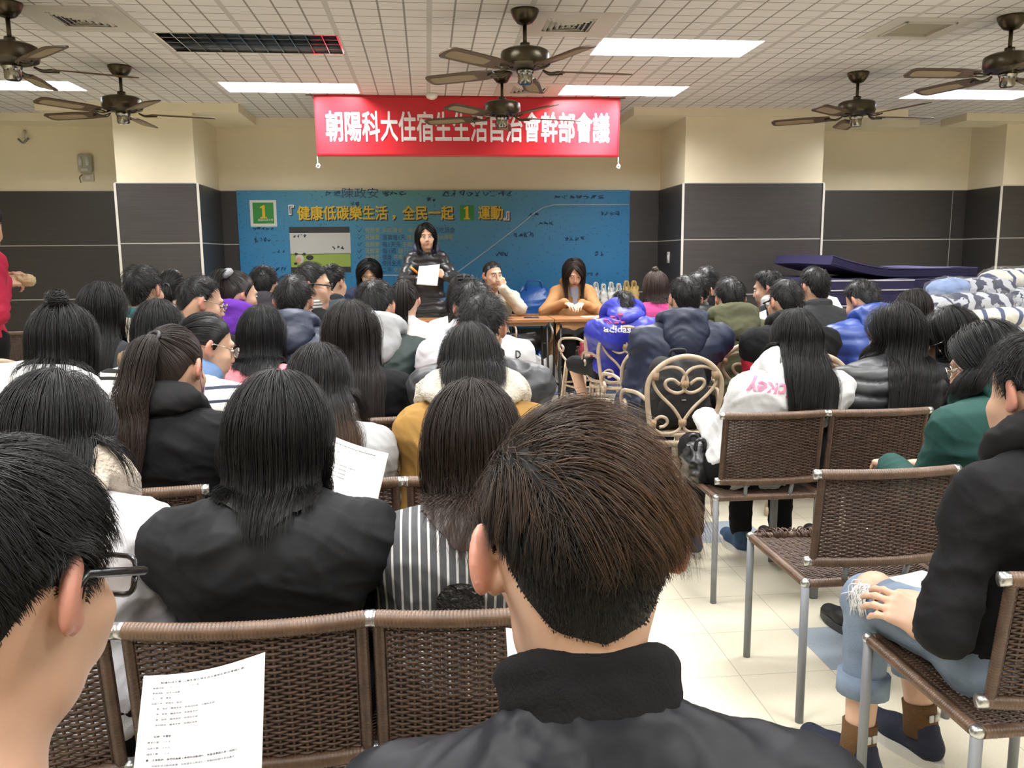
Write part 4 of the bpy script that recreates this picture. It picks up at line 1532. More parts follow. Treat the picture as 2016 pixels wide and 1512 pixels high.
# --- shoes (one upper and one sole, reused)
_S = SDF(0.02)
_S.cap((0, -0.055, 0.045), (0, 0.06, 0.035), 0.033, 0.036, k=0.03).cap((0, 0.06, 0.032), (0, 0.15, 0.026), 0.038, 0.030, k=0.03).cap((0, -0.05, 0.05), (0, -0.035, 0.085), 0.032, 0.037, k=0.02)
_me_upper = mesh_from(_S.field(0.006), name='shoe_upper')
_pts = []
for k in range(28):
    t = 2 * math.pi * k / 28
    yy = 0.045 + 0.146 * math.sin(t); ww = np.interp(yy, [-0.1, -0.05, 0.05, 0.12, 0.19], [0.036, 0.041, 0.047, 0.048, 0.034])
    _pts.append((ww * math.cos(t), yy))
_mb = MB(); plate(_mb, _pts, 0.0, 0.026)
_tmp = _mb.build('sole', None, None, smooth=False); _me_sole = _tmp.data; bpy.data.objects.remove(_tmp)


def shoes(parent, feet, yaw, cu, cs, name='shoe'):
    for i, p in enumerate(feet):
        me = _me_upper.copy(); me.materials.clear(); me.materials.append(cu)
        o = link_mesh(name, me, None, parent)
        o.location = p; o.rotation_euler = (0, 0, yaw[i] if isinstance(yaw, (tuple, list)) else yaw)
        me = _me_sole.copy(); me.materials.clear(); me.materials.append(cs)
        link_mesh('sole', me, None, o)


m_dkshoe = mat('shoe_black', (0.012, 0.012, 0.013), 0.5); m_sole = mat('shoe_sole_white', (0.62, 0.61, 0.58), 0.6); m_sole_d = mat('shoe_sole_dark', (0.05, 0.05, 0.05), 0.7)
m_black_trouser = cloth('black_trousers', (0.008, 0.008, 0.009), spec=0.15)
m_denim = cloth('dark_denim', (0.03, 0.045, 0.085))
m_eye_w = mat('eye_white', (0.6, 0.58, 0.55), 0.25); m_eye_d = mat('eye_dark', (0.012, 0.008, 0.006), 0.15)
m_lip = mat('lips', (0.38, 0.12, 0.10), 0.4); m_brow = mat('eyebrow', (0.015, 0.011, 0.01), 0.7)
m_frame_blk = mat('glasses_black', (0.012, 0.012, 0.013), 0.25); m_frame_met = mat('glasses_metal', (0.55, 0.50, 0.42), 0.25, 1.0)
m_lens = mat('glasses_lens', (0.9, 0.92, 0.95), 0.05, alpha=0.15)
m_lens.node_tree.nodes['Principled BSDF'].inputs['Alpha'].default_value = 0.18

PEOPLE = {}


def person(pid, label, cx, cy, Y, sex='f', byaw=0, hyaw=0, pitch=14, tilt=0, hs=None, sw=None, lean=0.2, s0=None, hair=None, top=None, pants=None,
           shoe=None, arms='lap', glasses=None, face=False, seat=0.42, stand=False, neck=0.0, at=None, hem=0.02, tone=1.0, legs=None, vox=None, jvox=None, curl=0.6, fine=False, hands=None, group=None, toppt=None, bare_from=None, ear=0.0):
    """cx, cy, Y: where the crown of the head stands (pixel and distance)"""
    rng = np.random.default_rng(sum(map(ord, pid)) * 31 + len(pid))
    T = npv(at_y(cx, cy, Y))
    hs = hs or (1.0 if sex == 'm' else 0.95)
    sw = sw or (0.188 if sex == 'm' else 0.160)
    K = solve(T[2], s0 or (0.99 if sex == 'm' else 0.95), lean, hs=hs, sw=sw, pitch=pitch, hyaw=hyaw, tilt=tilt, seat=seat, stand=stand, neck=neck)
    K.fine = fine
    K.ear = ear
    rz = math.radians(-byaw)
    Rb = np.array(Matrix.Rotation(rz, 3, 'Z'))
    loc = T - Rb @ npv((K.hc[0], K.hc[1], 0)); loc[2] = 0
    if at is not None:
        loc = npv((at[0], at[1], 0))
        dl = (Rb.T @ (T - loc))[:2] - K.hc[:2]
        ln_, s_ = K.lean, K.s
        K = skeleton(s=s_, lean=ln_, hs=hs, sw=sw, pitch=pitch, hyaw=hyaw, tilt=tilt, seat=seat, stand=stand, neck=neck, delta=dl)
        K.lean = ln_; K.fine = fine; K.ear = ear
    K.loc, K.Rb = loc, Rb
    K.loc_of = lambda wpt: Rb.T @ (npv(wpt) - loc)
    root = empty('person', loc, rz, label, 'person', group)
    K.root = root
    top = dict(top or {})
    # ---- arms
    s = K.s
    if stand: d_W = [npv((-0.26, 0.06, 0.80)), npv((0.26, 0.06, 0.80))]
    else: d_W = [npv((-0.085, K.p0[1] + 0.30, seat + 0.20)), npv((0.085, K.p0[1] + 0.29, seat + 0.19))]
    hints = [npv((-0.28, -0.45, -0.9)), npv((0.28, -0.45, -0.9))]
    hd = [(npv((0.35, 0.9, -0.1)), npv((0, 0.15, 1))), (npv((-0.35, 0.9, -0.1)), npv((0, 0.15, 1)))]
    if isinstance(arms, dict):
        for i, k_ in enumerate('LR'):
            if k_ in arms:
                a = arms[k_]
                d_W[i] = K.loc_of(a['w']) if 'w' in a else npv(a['p'])
                if 'hint' in a: hints[i] = npv(a['hint'])
                if 'd' in a: hd[i] = (npv(a['d']), npv(a['n']))
    K.E, K.W = [], []
    for i in (0, 1):
        E, W = ik(K.S[i], d_W[i], 0.285 * s, 0.245 * s, hints[i]); K.E.append(E); K.W.append(W)
    # ---- legs
    if legs is not None:
        K.hip, K.knee, K.ank = legs(K)
    elif stand:
        K.hip = [K.p0 + npv((sd * 0.085, 0, -0.03)) for sd in (-1, 1)]
        K.knee = [npv((sd * 0.09, 0.02, 0.47 * s)) for sd in (-1, 1)]
        K.ank = [npv((sd * 0.095, -0.02, 0.085)) for sd in (-1, 1)]
    else:
        K.hip = [K.p0 + npv((sd * 0.085, 0.03, -0.005)) for sd in (-1, 1)]
        K.knee = [npv((sd * 0.11, K.p0[1] + 0.42 * s, seat + 0.055)) for sd in (-1, 1)]
        K.ank = [npv((sd * 0.11, K.p0[1] + 0.40 * s, 0.09)) for sd in (-1, 1)]
    # ---- body
    S = SDF(0.03)
    head_prims(S, K, face)
    torso(S, K, -0.006)
    for i in (0, 1):
        arm_prims(S, K, i, -0.006)
        dd, nn = hd[i]
        hand(S, K.W[i], dd, nn, (-1, 1)[i], curl=(curl[i] if isinstance(curl, (tuple, list)) else curl), sc=0.98 if sex == 'm' else 0.92)
        S.cap(K.hip[i], K.knee[i], 0.078 * s, 0.055 * s, k=0.04); S.cap(K.knee[i], K.ank[i], 0.054 * s, 0.036 * s, k=0.02)
    bf = S.field(vox or float(np.clip(Y * 0.0024, 0.0045, 0.011)))
    K.bf = bf
    bme = mesh_from(bf, name='body')
    bv = np.empty(len(bme.vertices) * 3, np.float32); bme.vertices.foreach_get('co', bv)
    hv = (bv.reshape(-1, 3) - K.hc) @ K.R / hs
    tn = np.clip((np.abs(hv[:, 0]) - 0.077 - 0.5 * ear) / 0.008, 0, 1) * (np.abs(hv[:, 2]) < 0.05) * (np.abs(hv[:, 1] + 0.01) < 0.05)
    at_ = bme.color_attributes.new('tint', 'FLOAT_COLOR', 'POINT')
    at_.data.foreach_set('color', np.repeat(tn[:, None], 4, 1).astype(np.float32).ravel())
    body = link_mesh('body', bme, skin(tone), root)
    # ---- garment on the trunk
    t = top.get('t', 0.02) * 0.8; amp = 1.25 * top.get('amp', 0.005)
    S = SDF(0.04)
    p2_ = K.p2.copy()
    K.p2 = K.p2 - K.up * top.get('drop', 0.0)
    torso(S, K, t)
    K.p2 = p2_
    at = t * top.get('arm', 0.9)
    if not top.get('sleeves'):
        W0 = list(K.W)
        for i in (0, 1):
            if top.get('cuff'): K.W[i] = K.E[i] + (K.W[i] - K.E[i]) * top['cuff']
            arm_prims(S, K, i, at)
        K.W = W0
    else:
        for i in (0, 1): S.cap(K.S[i], K.S[i] * 0.8 + K.E[i] * 0.2, 0.05 * s + at, k=0.03)
    for a_, b_, r_ in top.get('extra', lambda K: [])(K): S.cap(a_, b_, r_, k=0.04)
    jv = jvox or float(np.clip(Y * 0.0030, 0.007, 0.013))
    tf = S.field(jv)
    puff = top.get('puff')

    def disp(V, G):
        d = amp * folds(V, top.get('ff', 1.0), seed=len(pid) + cx * 0.01)
        if puff: d = d * 0.5 + 0.013 * np.abs(np.sin(np.pi * (V[:, 2] + 0.10 * V[:, 1] + 0.006 * np.sin(V[:, 0] * 30)) / puff)) ** 0.5 - 0.004
        return d
    gm = top.get('mat') or cloth(pid, top.get('color', (0.02, 0.02, 0.022)), top.get('rough', 0.8), weave=top.get('weave', True), spec=top.get('spec', 0.15 if max(top.get('color', (0, 0, 0))) < 0.05 else 0.3))
    garment = link_mesh(top.get('name', 'jacket'), mesh_from(tf, disp, 'jacket'), gm, root)
    K.garment = garment; K.tf = tf
    if top.get('sleeves'):
        for i in (0, 1):
            S = SDF(0.03); arm_prims(S, K, i, at + 0.001)
            link_mesh('sleeve', mesh_from(S.field(jv), disp, 'sleeve'), top['sleeves'], garment)
    nb = K.p2 + K.up * 0.022 + npv((0, 0.012, 0))
    ring = lambda rx, ry, a0, a1, n, dz=0.0, dy=0.0: [nb + npv((rx * math.sin(a), 0, 0)) + K.bk * (ry * -math.cos(a) - dy) + K.up * dz for a in np.linspace(a0, a1, n)]
    both = [garment]
    fields = [tf]
    if top.get('collar') is not None:
        S = SDF(0.012)
        cr = top.get('collar_r', 0.013); ch = top.get('collar_h', 0.03)
        for q in range(3):
            P = ring(0.064 + 0.004 * q, 0.062 + 0.004 * q, -2.75, 2.75, 16, dz=-0.012 + ch * q / 2)
            # angle 0 = front; close the back
            P = [nb + npv((math.sin(a) * (0.065 + 0.002 * q), 0, 0)) + K.bk * (math.cos(a) * (0.063 + 0.002 * q)) + K.up * (-0.012 + ch * q / 2) for a in np.linspace(-2.7, 2.7, 44)]
            S.chain(P, cr)
        f_ = S.field(min(jv, 0.008)); fields.append(f_)
        link_mesh('collar', mesh_from(f_, lambda V, G: 0.0015 * folds(V, 2.0), 'collar'), top['collar'], garment)
    if top.get('hood') is not None:
        S = SDF(0.03)
        hr = top.get('hood_r', 0.028) * 0.9; hw = top.get('hood_w', 0.095); hz = top.get('hood_z', 0.0)
        aa = np.linspace(-2.5, 2.5, 19)
        P = [nb + npv((math.sin(a) * hw, 0, 0)) + K.bk * (math.cos(a) * (0.085 if abs(a) < 1.6 else 0.07) + 0.004) + K.up * (0.012 + hz + 0.018 * math.cos(a) - 0.02 * (abs(a) > 1.9)) for a in aa]
        S.chain(P, [hr * (0.70 + 0.40 * math.cos(a * 0.55)) for a in aa])
        hp = top.get('hood_l', 0.12)
        MU = Matrix((( 1, 0, 0), (0, -K.bk[1], K.up[1]), (0, -K.bk[2], K.up[2])))
        S.ell(nb + K.bk * 0.088 - K.up * (hp * 0.38), (hw * 1.15, 0.040, hp * 0.72), MU, k=0.03)
        S.ell(nb + K.bk * 0.100 - K.up * (hp * 0.75), (hw * 0.75, 0.034, hp * 0.48), MU, k=0.03)
        f_ = S.field(min(jv, 0.010)); fields.append(f_)
        hm = top['hood'] if not isinstance(top['hood'], tuple) else cloth(pid + '_hood', top['hood'], 0.85)
        link_mesh('hood', mesh_from(f_, lambda V, G: 0.004 * folds(V, 1.5, 3), 'hood'), hm, garment)
    # ---- trousers and shoes
    pm = pants or m_black_trouser
    S = SDF(0.04)
    S.cap(K.p0 - npv((0.085, 0, 0.015)), K.p0 + npv((0.085, 0, -0.015)), 0.108 * s, k=0.05, squash=(1, 0.88, 1))
    for i in (0, 1):
        S.cap(K.hip[i], K.knee[i], 0.092 * s, 0.070 * s, k=0.05)
        if bare_from is None: S.cap(K.knee[i], K.ank[i] + (K.knee[i] - K.ank[i]) / np.linalg.norm(K.knee[i] - K.ank[i]) * hem, 0.066 * s, 0.054 * s, k=0.02)
    K.trf = S.field(max(jv, 0.011))
    link_mesh('trousers' if bare_from is None else 'shorts', mesh_from(K.trf, lambda V, G: 0.004 * folds(V, 1.0, 5), 'trousers'), pm, root)
    cu, cs = shoe or (m_dkshoe, m_sole_d)
    shoes(root, [npv((a[0], a[1] + 0.02, 0.0)) for a in K.ank], 0.0, cu, cs)
    # ---- face
    q = lambda p: tuple(K.hc + K.R @ npv(p) * hs)
    MR = Matrix(K.R.tolist())
    if face:
        for sd in (-1, 1):
            e_ = MB().ell(q((sd * 0.032, 0.0835, 0.001)), (0.0125 * hs, 0.009 * hs, 0.0058 * hs), MR, 12, 8).build('eye', m_eye_w, root)
            MB().ell(q((sd * 0.032, 0.0905, 0.001)), (0.0055 * hs, 0.003 * hs, 0.0054 * hs), MR, 10, 6).build('iris', m_eye_d, e_)
            P = [q((sd * x, 0.0905 - 0.10 * (x - 0.03) ** 2 * 8, z)) for x, z in ((0.015, 0.021), (0.026, 0.0245), (0.038, 0.025), (0.047, 0.021))]
            MB().tube(crom(P, 3), (0.0026 if sex == 'm' else 0.0018) * hs, 6).build('eyebrow', m_brow, root)
        lp = MB()
        for z_, r_ in ((-0.0695, 0.0042), (-0.0775, 0.0050)):
            lp.tube(crom([q((-0.019, 0.0865, -0.0735)), q((-0.008, 0.0935, z_)), q((0.008, 0.0935, z_)), q((0.019, 0.0865, -0.0735))], 4), [r_ * hs * w_ for w_ in np.interp(np.linspace(0, 1, 13), [0, 0.3, 0.7, 1], [0.3, 1, 1, 0.3])], 6)
        lp.build('mouth', m_lip, root)
    if glasses is not None:
        gl = MB()
        for sd in (-1, 1):
            a_ = np.linspace(0, 2 * np.pi, 20)
            ex = 0.55 if glasses is m_frame_blk else 1.0
            sg = lambda v_: math.copysign(abs(v_) ** ex, v_)
            P = [q((sd * 0.034 + 0.024 * sg(math.cos(t_)), 0.107 - 0.006 * abs(math.cos(t_)), -0.002 + 0.0185 * sg(math.sin(t_)))) for t_ in a_]
            gl.tube(P, 0.0018 * (1.6 if glasses is m_frame_blk else 1.0), 6)
            gl.tube([q((sd * 0.058, 0.100, 0.004)), q((sd * 0.076, 0.088, 0.006)), q((sd * 0.086, -0.005, 0.012)), q((sd * 0.086, -0.022, -0.004))], 0.0017 * (2.5 if glasses is m_frame_blk else 1.0), 6)
        gl.tube([q((-0.010, 0.108, 0.004)), q((0.010, 0.108, 0.004))], 0.002, 6)
        go = gl.build('glasses', glasses, root)
        for sd in (-1, 1):
            ln = MB().ell(q((sd * 0.034, 0.104, -0.002)), (0.022 * hs, 0.0012, 0.018 * hs), MR, 14, 6)
            ln.build('lens', m_lens, go)
    # ---- hair
    if hair:
        h = dict(hair); ty = h.pop('type'); hp = F * 0.2 / Y
        base = {'long': 9.0, 'pony': 7.0, 'short': 8.5}[ty]
        n = int(np.clip(hp * base * h.pop('dens', 1.0), 300, 9000))
        wd = h.pop('w', float(np.clip(0.42 * Y / F, 0.0007, 0.0024)))
        class Multi:
            def d(self, P): return np.minimum.reduce([f.d(P) for f in fields])
            def push(self, P, off, it=2):
                for f in fields: P = f.push(P, off, it)
                return P
        H = Hair(K, bf, Multi(), n, rng, wd)
        bun = h.pop('bun', None); tail = h.pop('tail', None)
        c0 = h.get('c0', BLACK)
        if ty == 'long': H.long(**h)
        elif ty == 'short': H.short(**h)
        elif ty == 'pony':
            H.drawn(**h)
            if tail: H.tail(**dict({'c0': c0, 'n': int(n * 0.7)}, **tail))
        if bun: H.bun(**dict({'c0': c0}, **bun))
        K.hairo = H.H.build('hair', root)
        K.H = H
    K.fields = fields
    PEOPLE[pid] = K
    return K


def decal(K, name, V, fs, m, parent=None, off=0.003, yoff=-0.45, axis=1.0):
    """project flat shape V (n,2: x across, z height in person space) from behind onto the garment"""
    P = np.stack([V[:, 0], np.full(len(V), K.p2[1] + yoff), V[:, 1]], 1)
    fields = K.fields
    hit = np.zeros(len(P), bool)
    for _ in range(160):
        d = np.minimum.reduce([f.d(P) for f in fields])
        hit |= d < off + 0.004
        P[~hit, 1] += np.clip(d[~hit] - off, 0.002, 0.02)
        if hit.all() or (P[~hit, 1] > K.p2[1] + 0.3).any(): break
    me = bpy.data.meshes.new(name); me.from_pydata(P.tolist(), [], fs); me.update()
    return link_mesh(name, me, m, parent or K.garment)


def text_decal(K, name, body, cx, cz, width, height, m, rot=0.0, **kw):
    me = text_geo(body, 1.0, **kw)
    bm = bmesh.new(); bm.from_mesh(me)
    bmesh.ops.triangulate(bm, faces=bm.faces[:])
    bmesh.ops.subdivide_edges(bm, edges=[e for e in bm.edges if e.calc_length() > 0.12], cuts=2)
    bm.to_mesh(me); bm.free()
    V, fs = mesh_arrays(me); bpy.data.meshes.remove(me)
    V = V[:, :2]
    V = (V - (V.max(0) + V.min(0)) / 2) / np.ptp(V, axis=0) * npv((width, height))
    c, s_ = math.cos(rot), math.sin(rot)
    V = V @ npv(((c, s_), (-s_, c))) + npv((cx, cz))
    return decal(K, name, V, fs, m)
# ================================================================== the people, nearest row first
GREY = (0.02, 0.021, 0.024)
J = lambda c, **k: dict({'color': c}, **k)
SH = lambda **k: dict({'type': 'short', 'c0': BLACK}, **k)
LG = lambda **k: dict({'type': 'long', 'c0': BLACK}, **k)
PN = lambda **k: dict({'type': 'pony', 'c0': BLACK}, **k)
m_satin = mat('black_satin', (0.008, 0.0085, 0.011), 0.45, bump=(9, 0.10), spec=0.13)
m_rib = mat('black_rib', (0.008, 0.008, 0.009), 0.85, bump=(300, 0.2), spec=0.15)
m_white_cl = cloth('white_hoodie', (0.70, 0.70, 0.72))
m_sherpa = mat('sherpa_fleece', (0.56, 0.47, 0.38), 0.95, bump=(140, 1.0), sheen=0.4)

person('front_man', 'person with tousled brown-topped hair in a black satin bomber jacket, nearest the camera', 1130, 806, 0.74, 'm', neck=0.03, ear=0.006, hyaw=-4, pitch=16, tilt=-2, lean=0.12, sw=0.172, fine=True, vox=0.0042, jvox=0.007,
       hair=SH(lt=0.105, ls=0.007, elx=3, c0=(0.0065, 0.0058, 0.0055), ctop=(0.115, 0.055, 0.024), whorl=(-0.42, -0.72, 0.50), swirl=-24, lift=0.12, messy=0.15, dens=5, w=0.00045, sheetoff=0.22, tgt=(0.75, -0.2, 0.0), clump=0.75, tonex=2.0, downside=-1),
       top=dict(mat=m_satin, t=0.030, amp=0.005, arm=1.0, collar=m_rib, collar_r=0.012, collar_h=0.045), tone=0.95)
person('left_man', 'person with black hair and black glasses cut off by the left edge', -30, 856, 0.72, 'm', neck=0.045, byaw=5, hyaw=12, pitch=16, fine=True, vox=0.0045, glasses=m_frame_blk, sw=0.167,
       hair=SH(lt=0.06, ls=0.008, lift=0.08, messy=0.12, dens=3.5, w=0.0005, sheetoff=0.18, whorl=(0, -0.5, 0.85)), top=J((0.02, 0.02, 0.024), t=0.018, drop=0.05), tone=0.85)
person('bomber_girl', 'person with long straight black hair in a plain black bomber jacket, reading a printed sheet', 545, 737, 1.60, 'f', at=(-0.300, 1.490), pitch=18, hyaw=6, sw=0.172,
       hair=LG(L=0.235, vol=0.016, c0=(0.0055, 0.005, 0.005), dens=1.2, face=75, tipr=0.5), top=dict(mat=mat('black_bomber', (0.008, 0.0085, 0.010), 0.62, bump=(14, 0.10), spec=0.2), t=0.026, amp=0.005, collar=m_rib, name='bomber_jacket'),
       arms={'R': dict(p=(0.12, 0.38, 0.70)), 'L': dict(p=(-0.02, 0.36, 0.66))})
person('stripe_girl', 'person with wavy dark brown hair in a grey shirt with white vertical stripes', 928, 752, 1.62, 'f', at=(0.090, 1.490), pitch=16, sw=0.153,
       hair=LG(L=0.30, c0=(0.016, 0.0095, 0.007), c1=(0.034, 0.018, 0.012), wave=0.012, vol=0.014, tipr=0.6, dens=1.1, face=70),
       top=dict(mat=striped('grey_white_stripes', (0.075, 0.078, 0.085), (0.62, 0.62, 0.62), 'x', 0.0165, 0.25), t=0.012, amp=0.003, name='striped_shirt'))
person('sherpa_girl', 'person with black shoulder-length hair in a white jacket with fuzzy fleece collar', 102, 735, 1.64, 'f', at=(-0.700, 1.490), pitch=20, sw=0.167, hyaw=8,
       hair=LG(L=0.21, vol=0.016, face=80, dens=1.2), top=dict(color=(0.62, 0.62, 0.66), t=0.032, amp=0.006, hood=m_sherpa, hood_r=0.036, hood_w=0.115, hood_l=0.10))

# ---- the right-hand sitter in ripped jeans
m_jean = mat('light_denim', (0.17, 0.225, 0.31), 0.85, bump=(260, 0.25), var=0.35, varscale=9)


def p3_legs(K):
    kn = K.loc_of(at_y(1712, 1182, 1.84)); kn2 = K.loc_of(at_y(1800, 1235, 1.92))
    an = K.loc_of(at_z(1690, 1462, 0.10)); an2 = K.loc_of(at_z(1812, 1420, 0.10))
    return [K.p0 + npv((-0.085, 0.03, 0)), K.p0 + npv((0.085, 0.03, 0))], [kn, kn2], [an, an2]


person('jeans_man', 'person in a black sweatshirt and ripped light jeans, seated at the right edge', 2052, 650, 1.58, 'm', at=(1.210, 1.520), byaw=-14, hyaw=4, pitch=14, sw=0.186, fine=True, vox=0.0045, jvox=0.008,
       hair=SH(lt=0.06, ls=0.012, lift=0.15, dens=1.2), top=dict(color=(0.008, 0.008, 0.009), t=0.030, amp=0.006, arm=0.9, cuff=0.76, name='sweatshirt', ff=0.8, hood=(0.008, 0.008, 0.009)), pants=m_jean, hem=0.15, legs=p3_legs, curl=(0.42, 0.6),
       shoe=(mat('navy_canvas', (0.010, 0.014, 0.034), 0.8, bump=(300, 0.2)), m_sole),
       arms={'L': dict(w=at_y(1836, 1236, 1.60), hint=(-0.7, -0.5, -0.5), d=(-0.45, 0.80, 0.28), n=(-0.55, -0.25, 0.8)), 'R': dict(w=at_y(1960, 1190, 1.80))})

# ---- second and third rows
person('ponytail_girl', 'person with a long brown ponytail in a black hooded top, left of the middle', 338, 637, 2.40, 'f', at=(-0.765, 2.310), pitch=16, hyaw=14, sw=0.158,
       hair=PN(tel=32, taz=186, c0=(0.022, 0.014, 0.011), dens=1.1, tail=dict(L=0.44, bulge=0.052, c0=(0.020, 0.013, 0.0105), c1=(0.042, 0.026, 0.021), wave=0.010, thin=0.5, out=0.4)),
       top=J((0.008, 0.008, 0.009), t=0.022, hood=(0.008, 0.008, 0.009), hood_r=0.02, hood_l=0.06, hood_z=-0.03, amp=0.006))
person('grey_hoodie_girl', 'person with dark hair fading to light brown tips in a pale grey hoodie', 626, 677, 2.45, 'f', at=(-0.275, 2.320), pitch=20, hyaw=10, sw=0.153,
       hair=LG(L=0.31, c0=(0.011, 0.009, 0.0085), c1=(0.09, 0.045, 0.020), ombre=0.6, face=75), top=J((0.42, 0.43, 0.45), t=0.022, hood=(0.45, 0.46, 0.48), amp=0.006))
person('mustard_girl', 'person with straight dark hair in a mustard coat with white fleece collar', 925, 637, 2.50, 'f', at=(0.125, 2.320), pitch=24, sw=0.163, hyaw=-4,
       hair=LG(L=0.17, c0=(0.011, 0.009, 0.008), face=75), top=dict(color=(0.34, 0.19, 0.05), t=0.030, amp=0.004, hood=mat('cream_fleece', (0.62, 0.58, 0.50), 0.95, bump=(160, 0.8)), hood_r=0.036, hood_w=0.135, hood_l=0.08, hood_z=-0.01, name='coat'))
person('green_hoodie_girl', 'person with dark bobbed hair and glasses in a bottle green hoodie', 1946, 635, 2.34, 'f', at=(1.630, 2.220), hyaw=-34, byaw=-12, pitch=20, sw=0.191, glasses=m_frame_met, face=True,
       hair=LG(L=0.13, c0=(0.008, 0.008, 0.009), face=66, vol=0.018), top=J((0.010, 0.052, 0.045), t=0.034, amp=0.006, hood=(0.011, 0.058, 0.050), hood_r=0.034, hood_l=0.13, ff=0.8, name='hoodie'))
person('bun_girl', 'person with long black hair half tied in a top bun, in white, on the left', 118, 600, 2.72, 'f', pitch=18, sw=0.158, hyaw=-6,
       hair=LG(L=0.36, vol=0.018, face=72, back=0.4, bun=dict(el=62, r=0.034, az=180)), top=J((0.60, 0.60, 0.62), t=0.022, hood=(0.62, 0.62, 0.64), hood_r=0.02, hood_l=0.06, hood_z=-0.03, amp=0.006))
person('denim_collar_girl', 'person with tied black hair and glasses in a white shirt with navy stripes', 402, 612, 3.0, 'f', hyaw=46, byaw=12, pitch=16, sw=0.172, glasses=m_frame_met, face=True,
       hair=PN(tel=2, taz=180, bun=dict(el=-8, r=0.03)), top=dict(mat=striped('white_navy_stripes', (0.66, 0.66, 0.66), (0.02, 0.025, 0.05), 'z', 0.042, 0.22, wob=0.012), t=0.022, amp=0.005, collar=cloth('denim_collar', (0.16, 0.26, 0.48)), collar_r=0.02, name='striped_shirt'))
person('brown_long_girl', 'person with very long straight brown-black hair in black, beside the grey hood', 690, 597, 3.28, 'f', at=(-0.255, 3.160), pitch=12, sw=0.163, hs=1.0,
       hair=LG(L=0.50, c0=(0.014, 0.011, 0.010), c1=(0.026, 0.018, 0.016), vol=0.024, hug=0.02, tipr=0.15, back=0.6, face=80), top=J((0.008, 0.008, 0.009), t=0.018))
person('bomber_man', 'person with wavy black hair in a charcoal bomber jacket, in front of the tables', 948, 577, 3.02, 'm', pitch=20, hyaw=12, sw=0.191,
       hair=SH(lt=0.07, ls=0.035, lift=0.5, messy=0.3, dens=1.3), top=dict(mat=mat('charcoal_bomber', (0.030, 0.031, 0.036), 0.42, bump=(12, 0.12)), t=0.030, amp=0.006, collar=m_rib))
person('pink_name_girl', 'person with straight black hair in a white hoodie with pink lettering on the hood', 1568, 610, 3.10, 'f', at=(1.240, 3.060), pitch=12, hyaw=-4, sw=0.172, tilt=2,
       hair=LG(L=0.34, vol=0.014, face=80, tipr=0.4, hug=-0.01, back=0.6), top=J((0.66, 0.67, 0.69), t=0.034, amp=0.007, hood=(0.70, 0.71, 0.73), hood_r=0.03, hood_w=0.115, hood_l=0.15, hood_z=-0.035, name='hoodie'),
       shoe=(mat('blue_canvas', (0.03, 0.07, 0.14), 0.8, bump=(300, 0.2)), m_sole))
person('puffer_girl', 'person with very long black hair in a black puffer jacket, beside the white hoodie', 1762, 597, 3.16, 'f', at=(1.640, 3.060), pitch=10, hyaw=-26, sw=0.177, tilt=-4, face=True,
       hair=LG(L=0.42, vol=0.020, face=70, tipr=0.25, hug=0.02, part=0.2), top=dict(mat=mat('black_puffer', (0.010, 0.011, 0.014), 0.45, bump=(30, 0.1)), t=0.032, puff=0.058, amp=0.004, collar=m_rib, collar_h=0.05, collar_r=0.018, name='puffer_jacket'),
       arms={'L': dict(p=(-0.16, 0.28, 0.88), hint=(-0.8, -0.2, -0.8), d=(0.6, 0.3, 0.7), n=(-0.5, 0.6, 0.4))})
person('bob_girl', 'person with a black bob and round glasses in profile, black jacket with plaid collar', 1872, 605, 3.15, 'f', at=(2.090, 3.060), hyaw=-62, byaw=-15, pitch=20, sw=0.163, glasses=m_frame_met, face=True,
       hair=LG(L=0.12, bangs=True, vol=0.016, face=70), top=J((0.008, 0.008, 0.009), t=0.028, collar=mat('plaid_collar', (0.45, 0.45, 0.46), 0.8, var=0.5, varscale=30), collar_r=0.020, collar_h=0.03))
person('tan_coat_girl', 'person with long dark hair in a striped top under a tan coat, behind the ponytail', 310, 590, 3.25, 'f', pitch=16, hyaw=4, sw=0.153,
       hair=LG(L=0.34, face=75), top=dict(mat=striped('bw_stripes', (0.55, 0.55, 0.55), (0.008, 0.008, 0.009), 'z', 0.024, 0.5, wob=0.02), t=0.022, amp=0.006, hood=cloth('tan_hood', (0.20, 0.14, 0.08)), hood_l=0.05, hood_z=-0.03, name='striped_top'))
person('pink_girl', 'person with straight shoulder-length black hair in a pink top', 514, 602, 3.58, 'f', pitch=12, hyaw=6, sw=0.158, hair=LG(L=0.26, vol=0.015, face=78, c0=(0.008, 0.008, 0.009)), top=J((0.72, 0.24, 0.29), t=0.018, name='top'))
person('grey_hood_man', 'person with black hair in a dark green jacket over a light grey hood', 738, 549, 3.80, 'm', pitch=22, hyaw=10, sw=0.191, hair=SH(lt=0.065, ls=0.025, lift=0.3), top=dict(mat=mat('green_black_bomber', (0.010, 0.024, 0.022), 0.5, bump=(14, 0.1)), t=0.026, hood=(0.40, 0.41, 0.43), hood_r=0.036, hood_w=0.11, hood_l=0.14, amp=0.005))
person('curtain_girl', 'person with long straight black hair in a dark grey jacket, near the left column', 200, 556, 3.65, 'f', pitch=14, sw=0.153, hyaw=10, hair=LG(L=0.30, vol=0.014, face=75), top=J((0.035, 0.037, 0.042), t=0.022))
person('letter_man', 'person with spiky black hair in a white hoodie printed with a letter on the shoulder', 932, 550, 3.7, 'm', pitch=18, sw=0.186, hair=SH(lt=0.07, ls=0.03, lift=0.6, messy=0.3), top=J((0.62, 0.63, 0.67), t=0.030, hood=(0.64, 0.65, 0.69), amp=0.006, name='hoodie'))
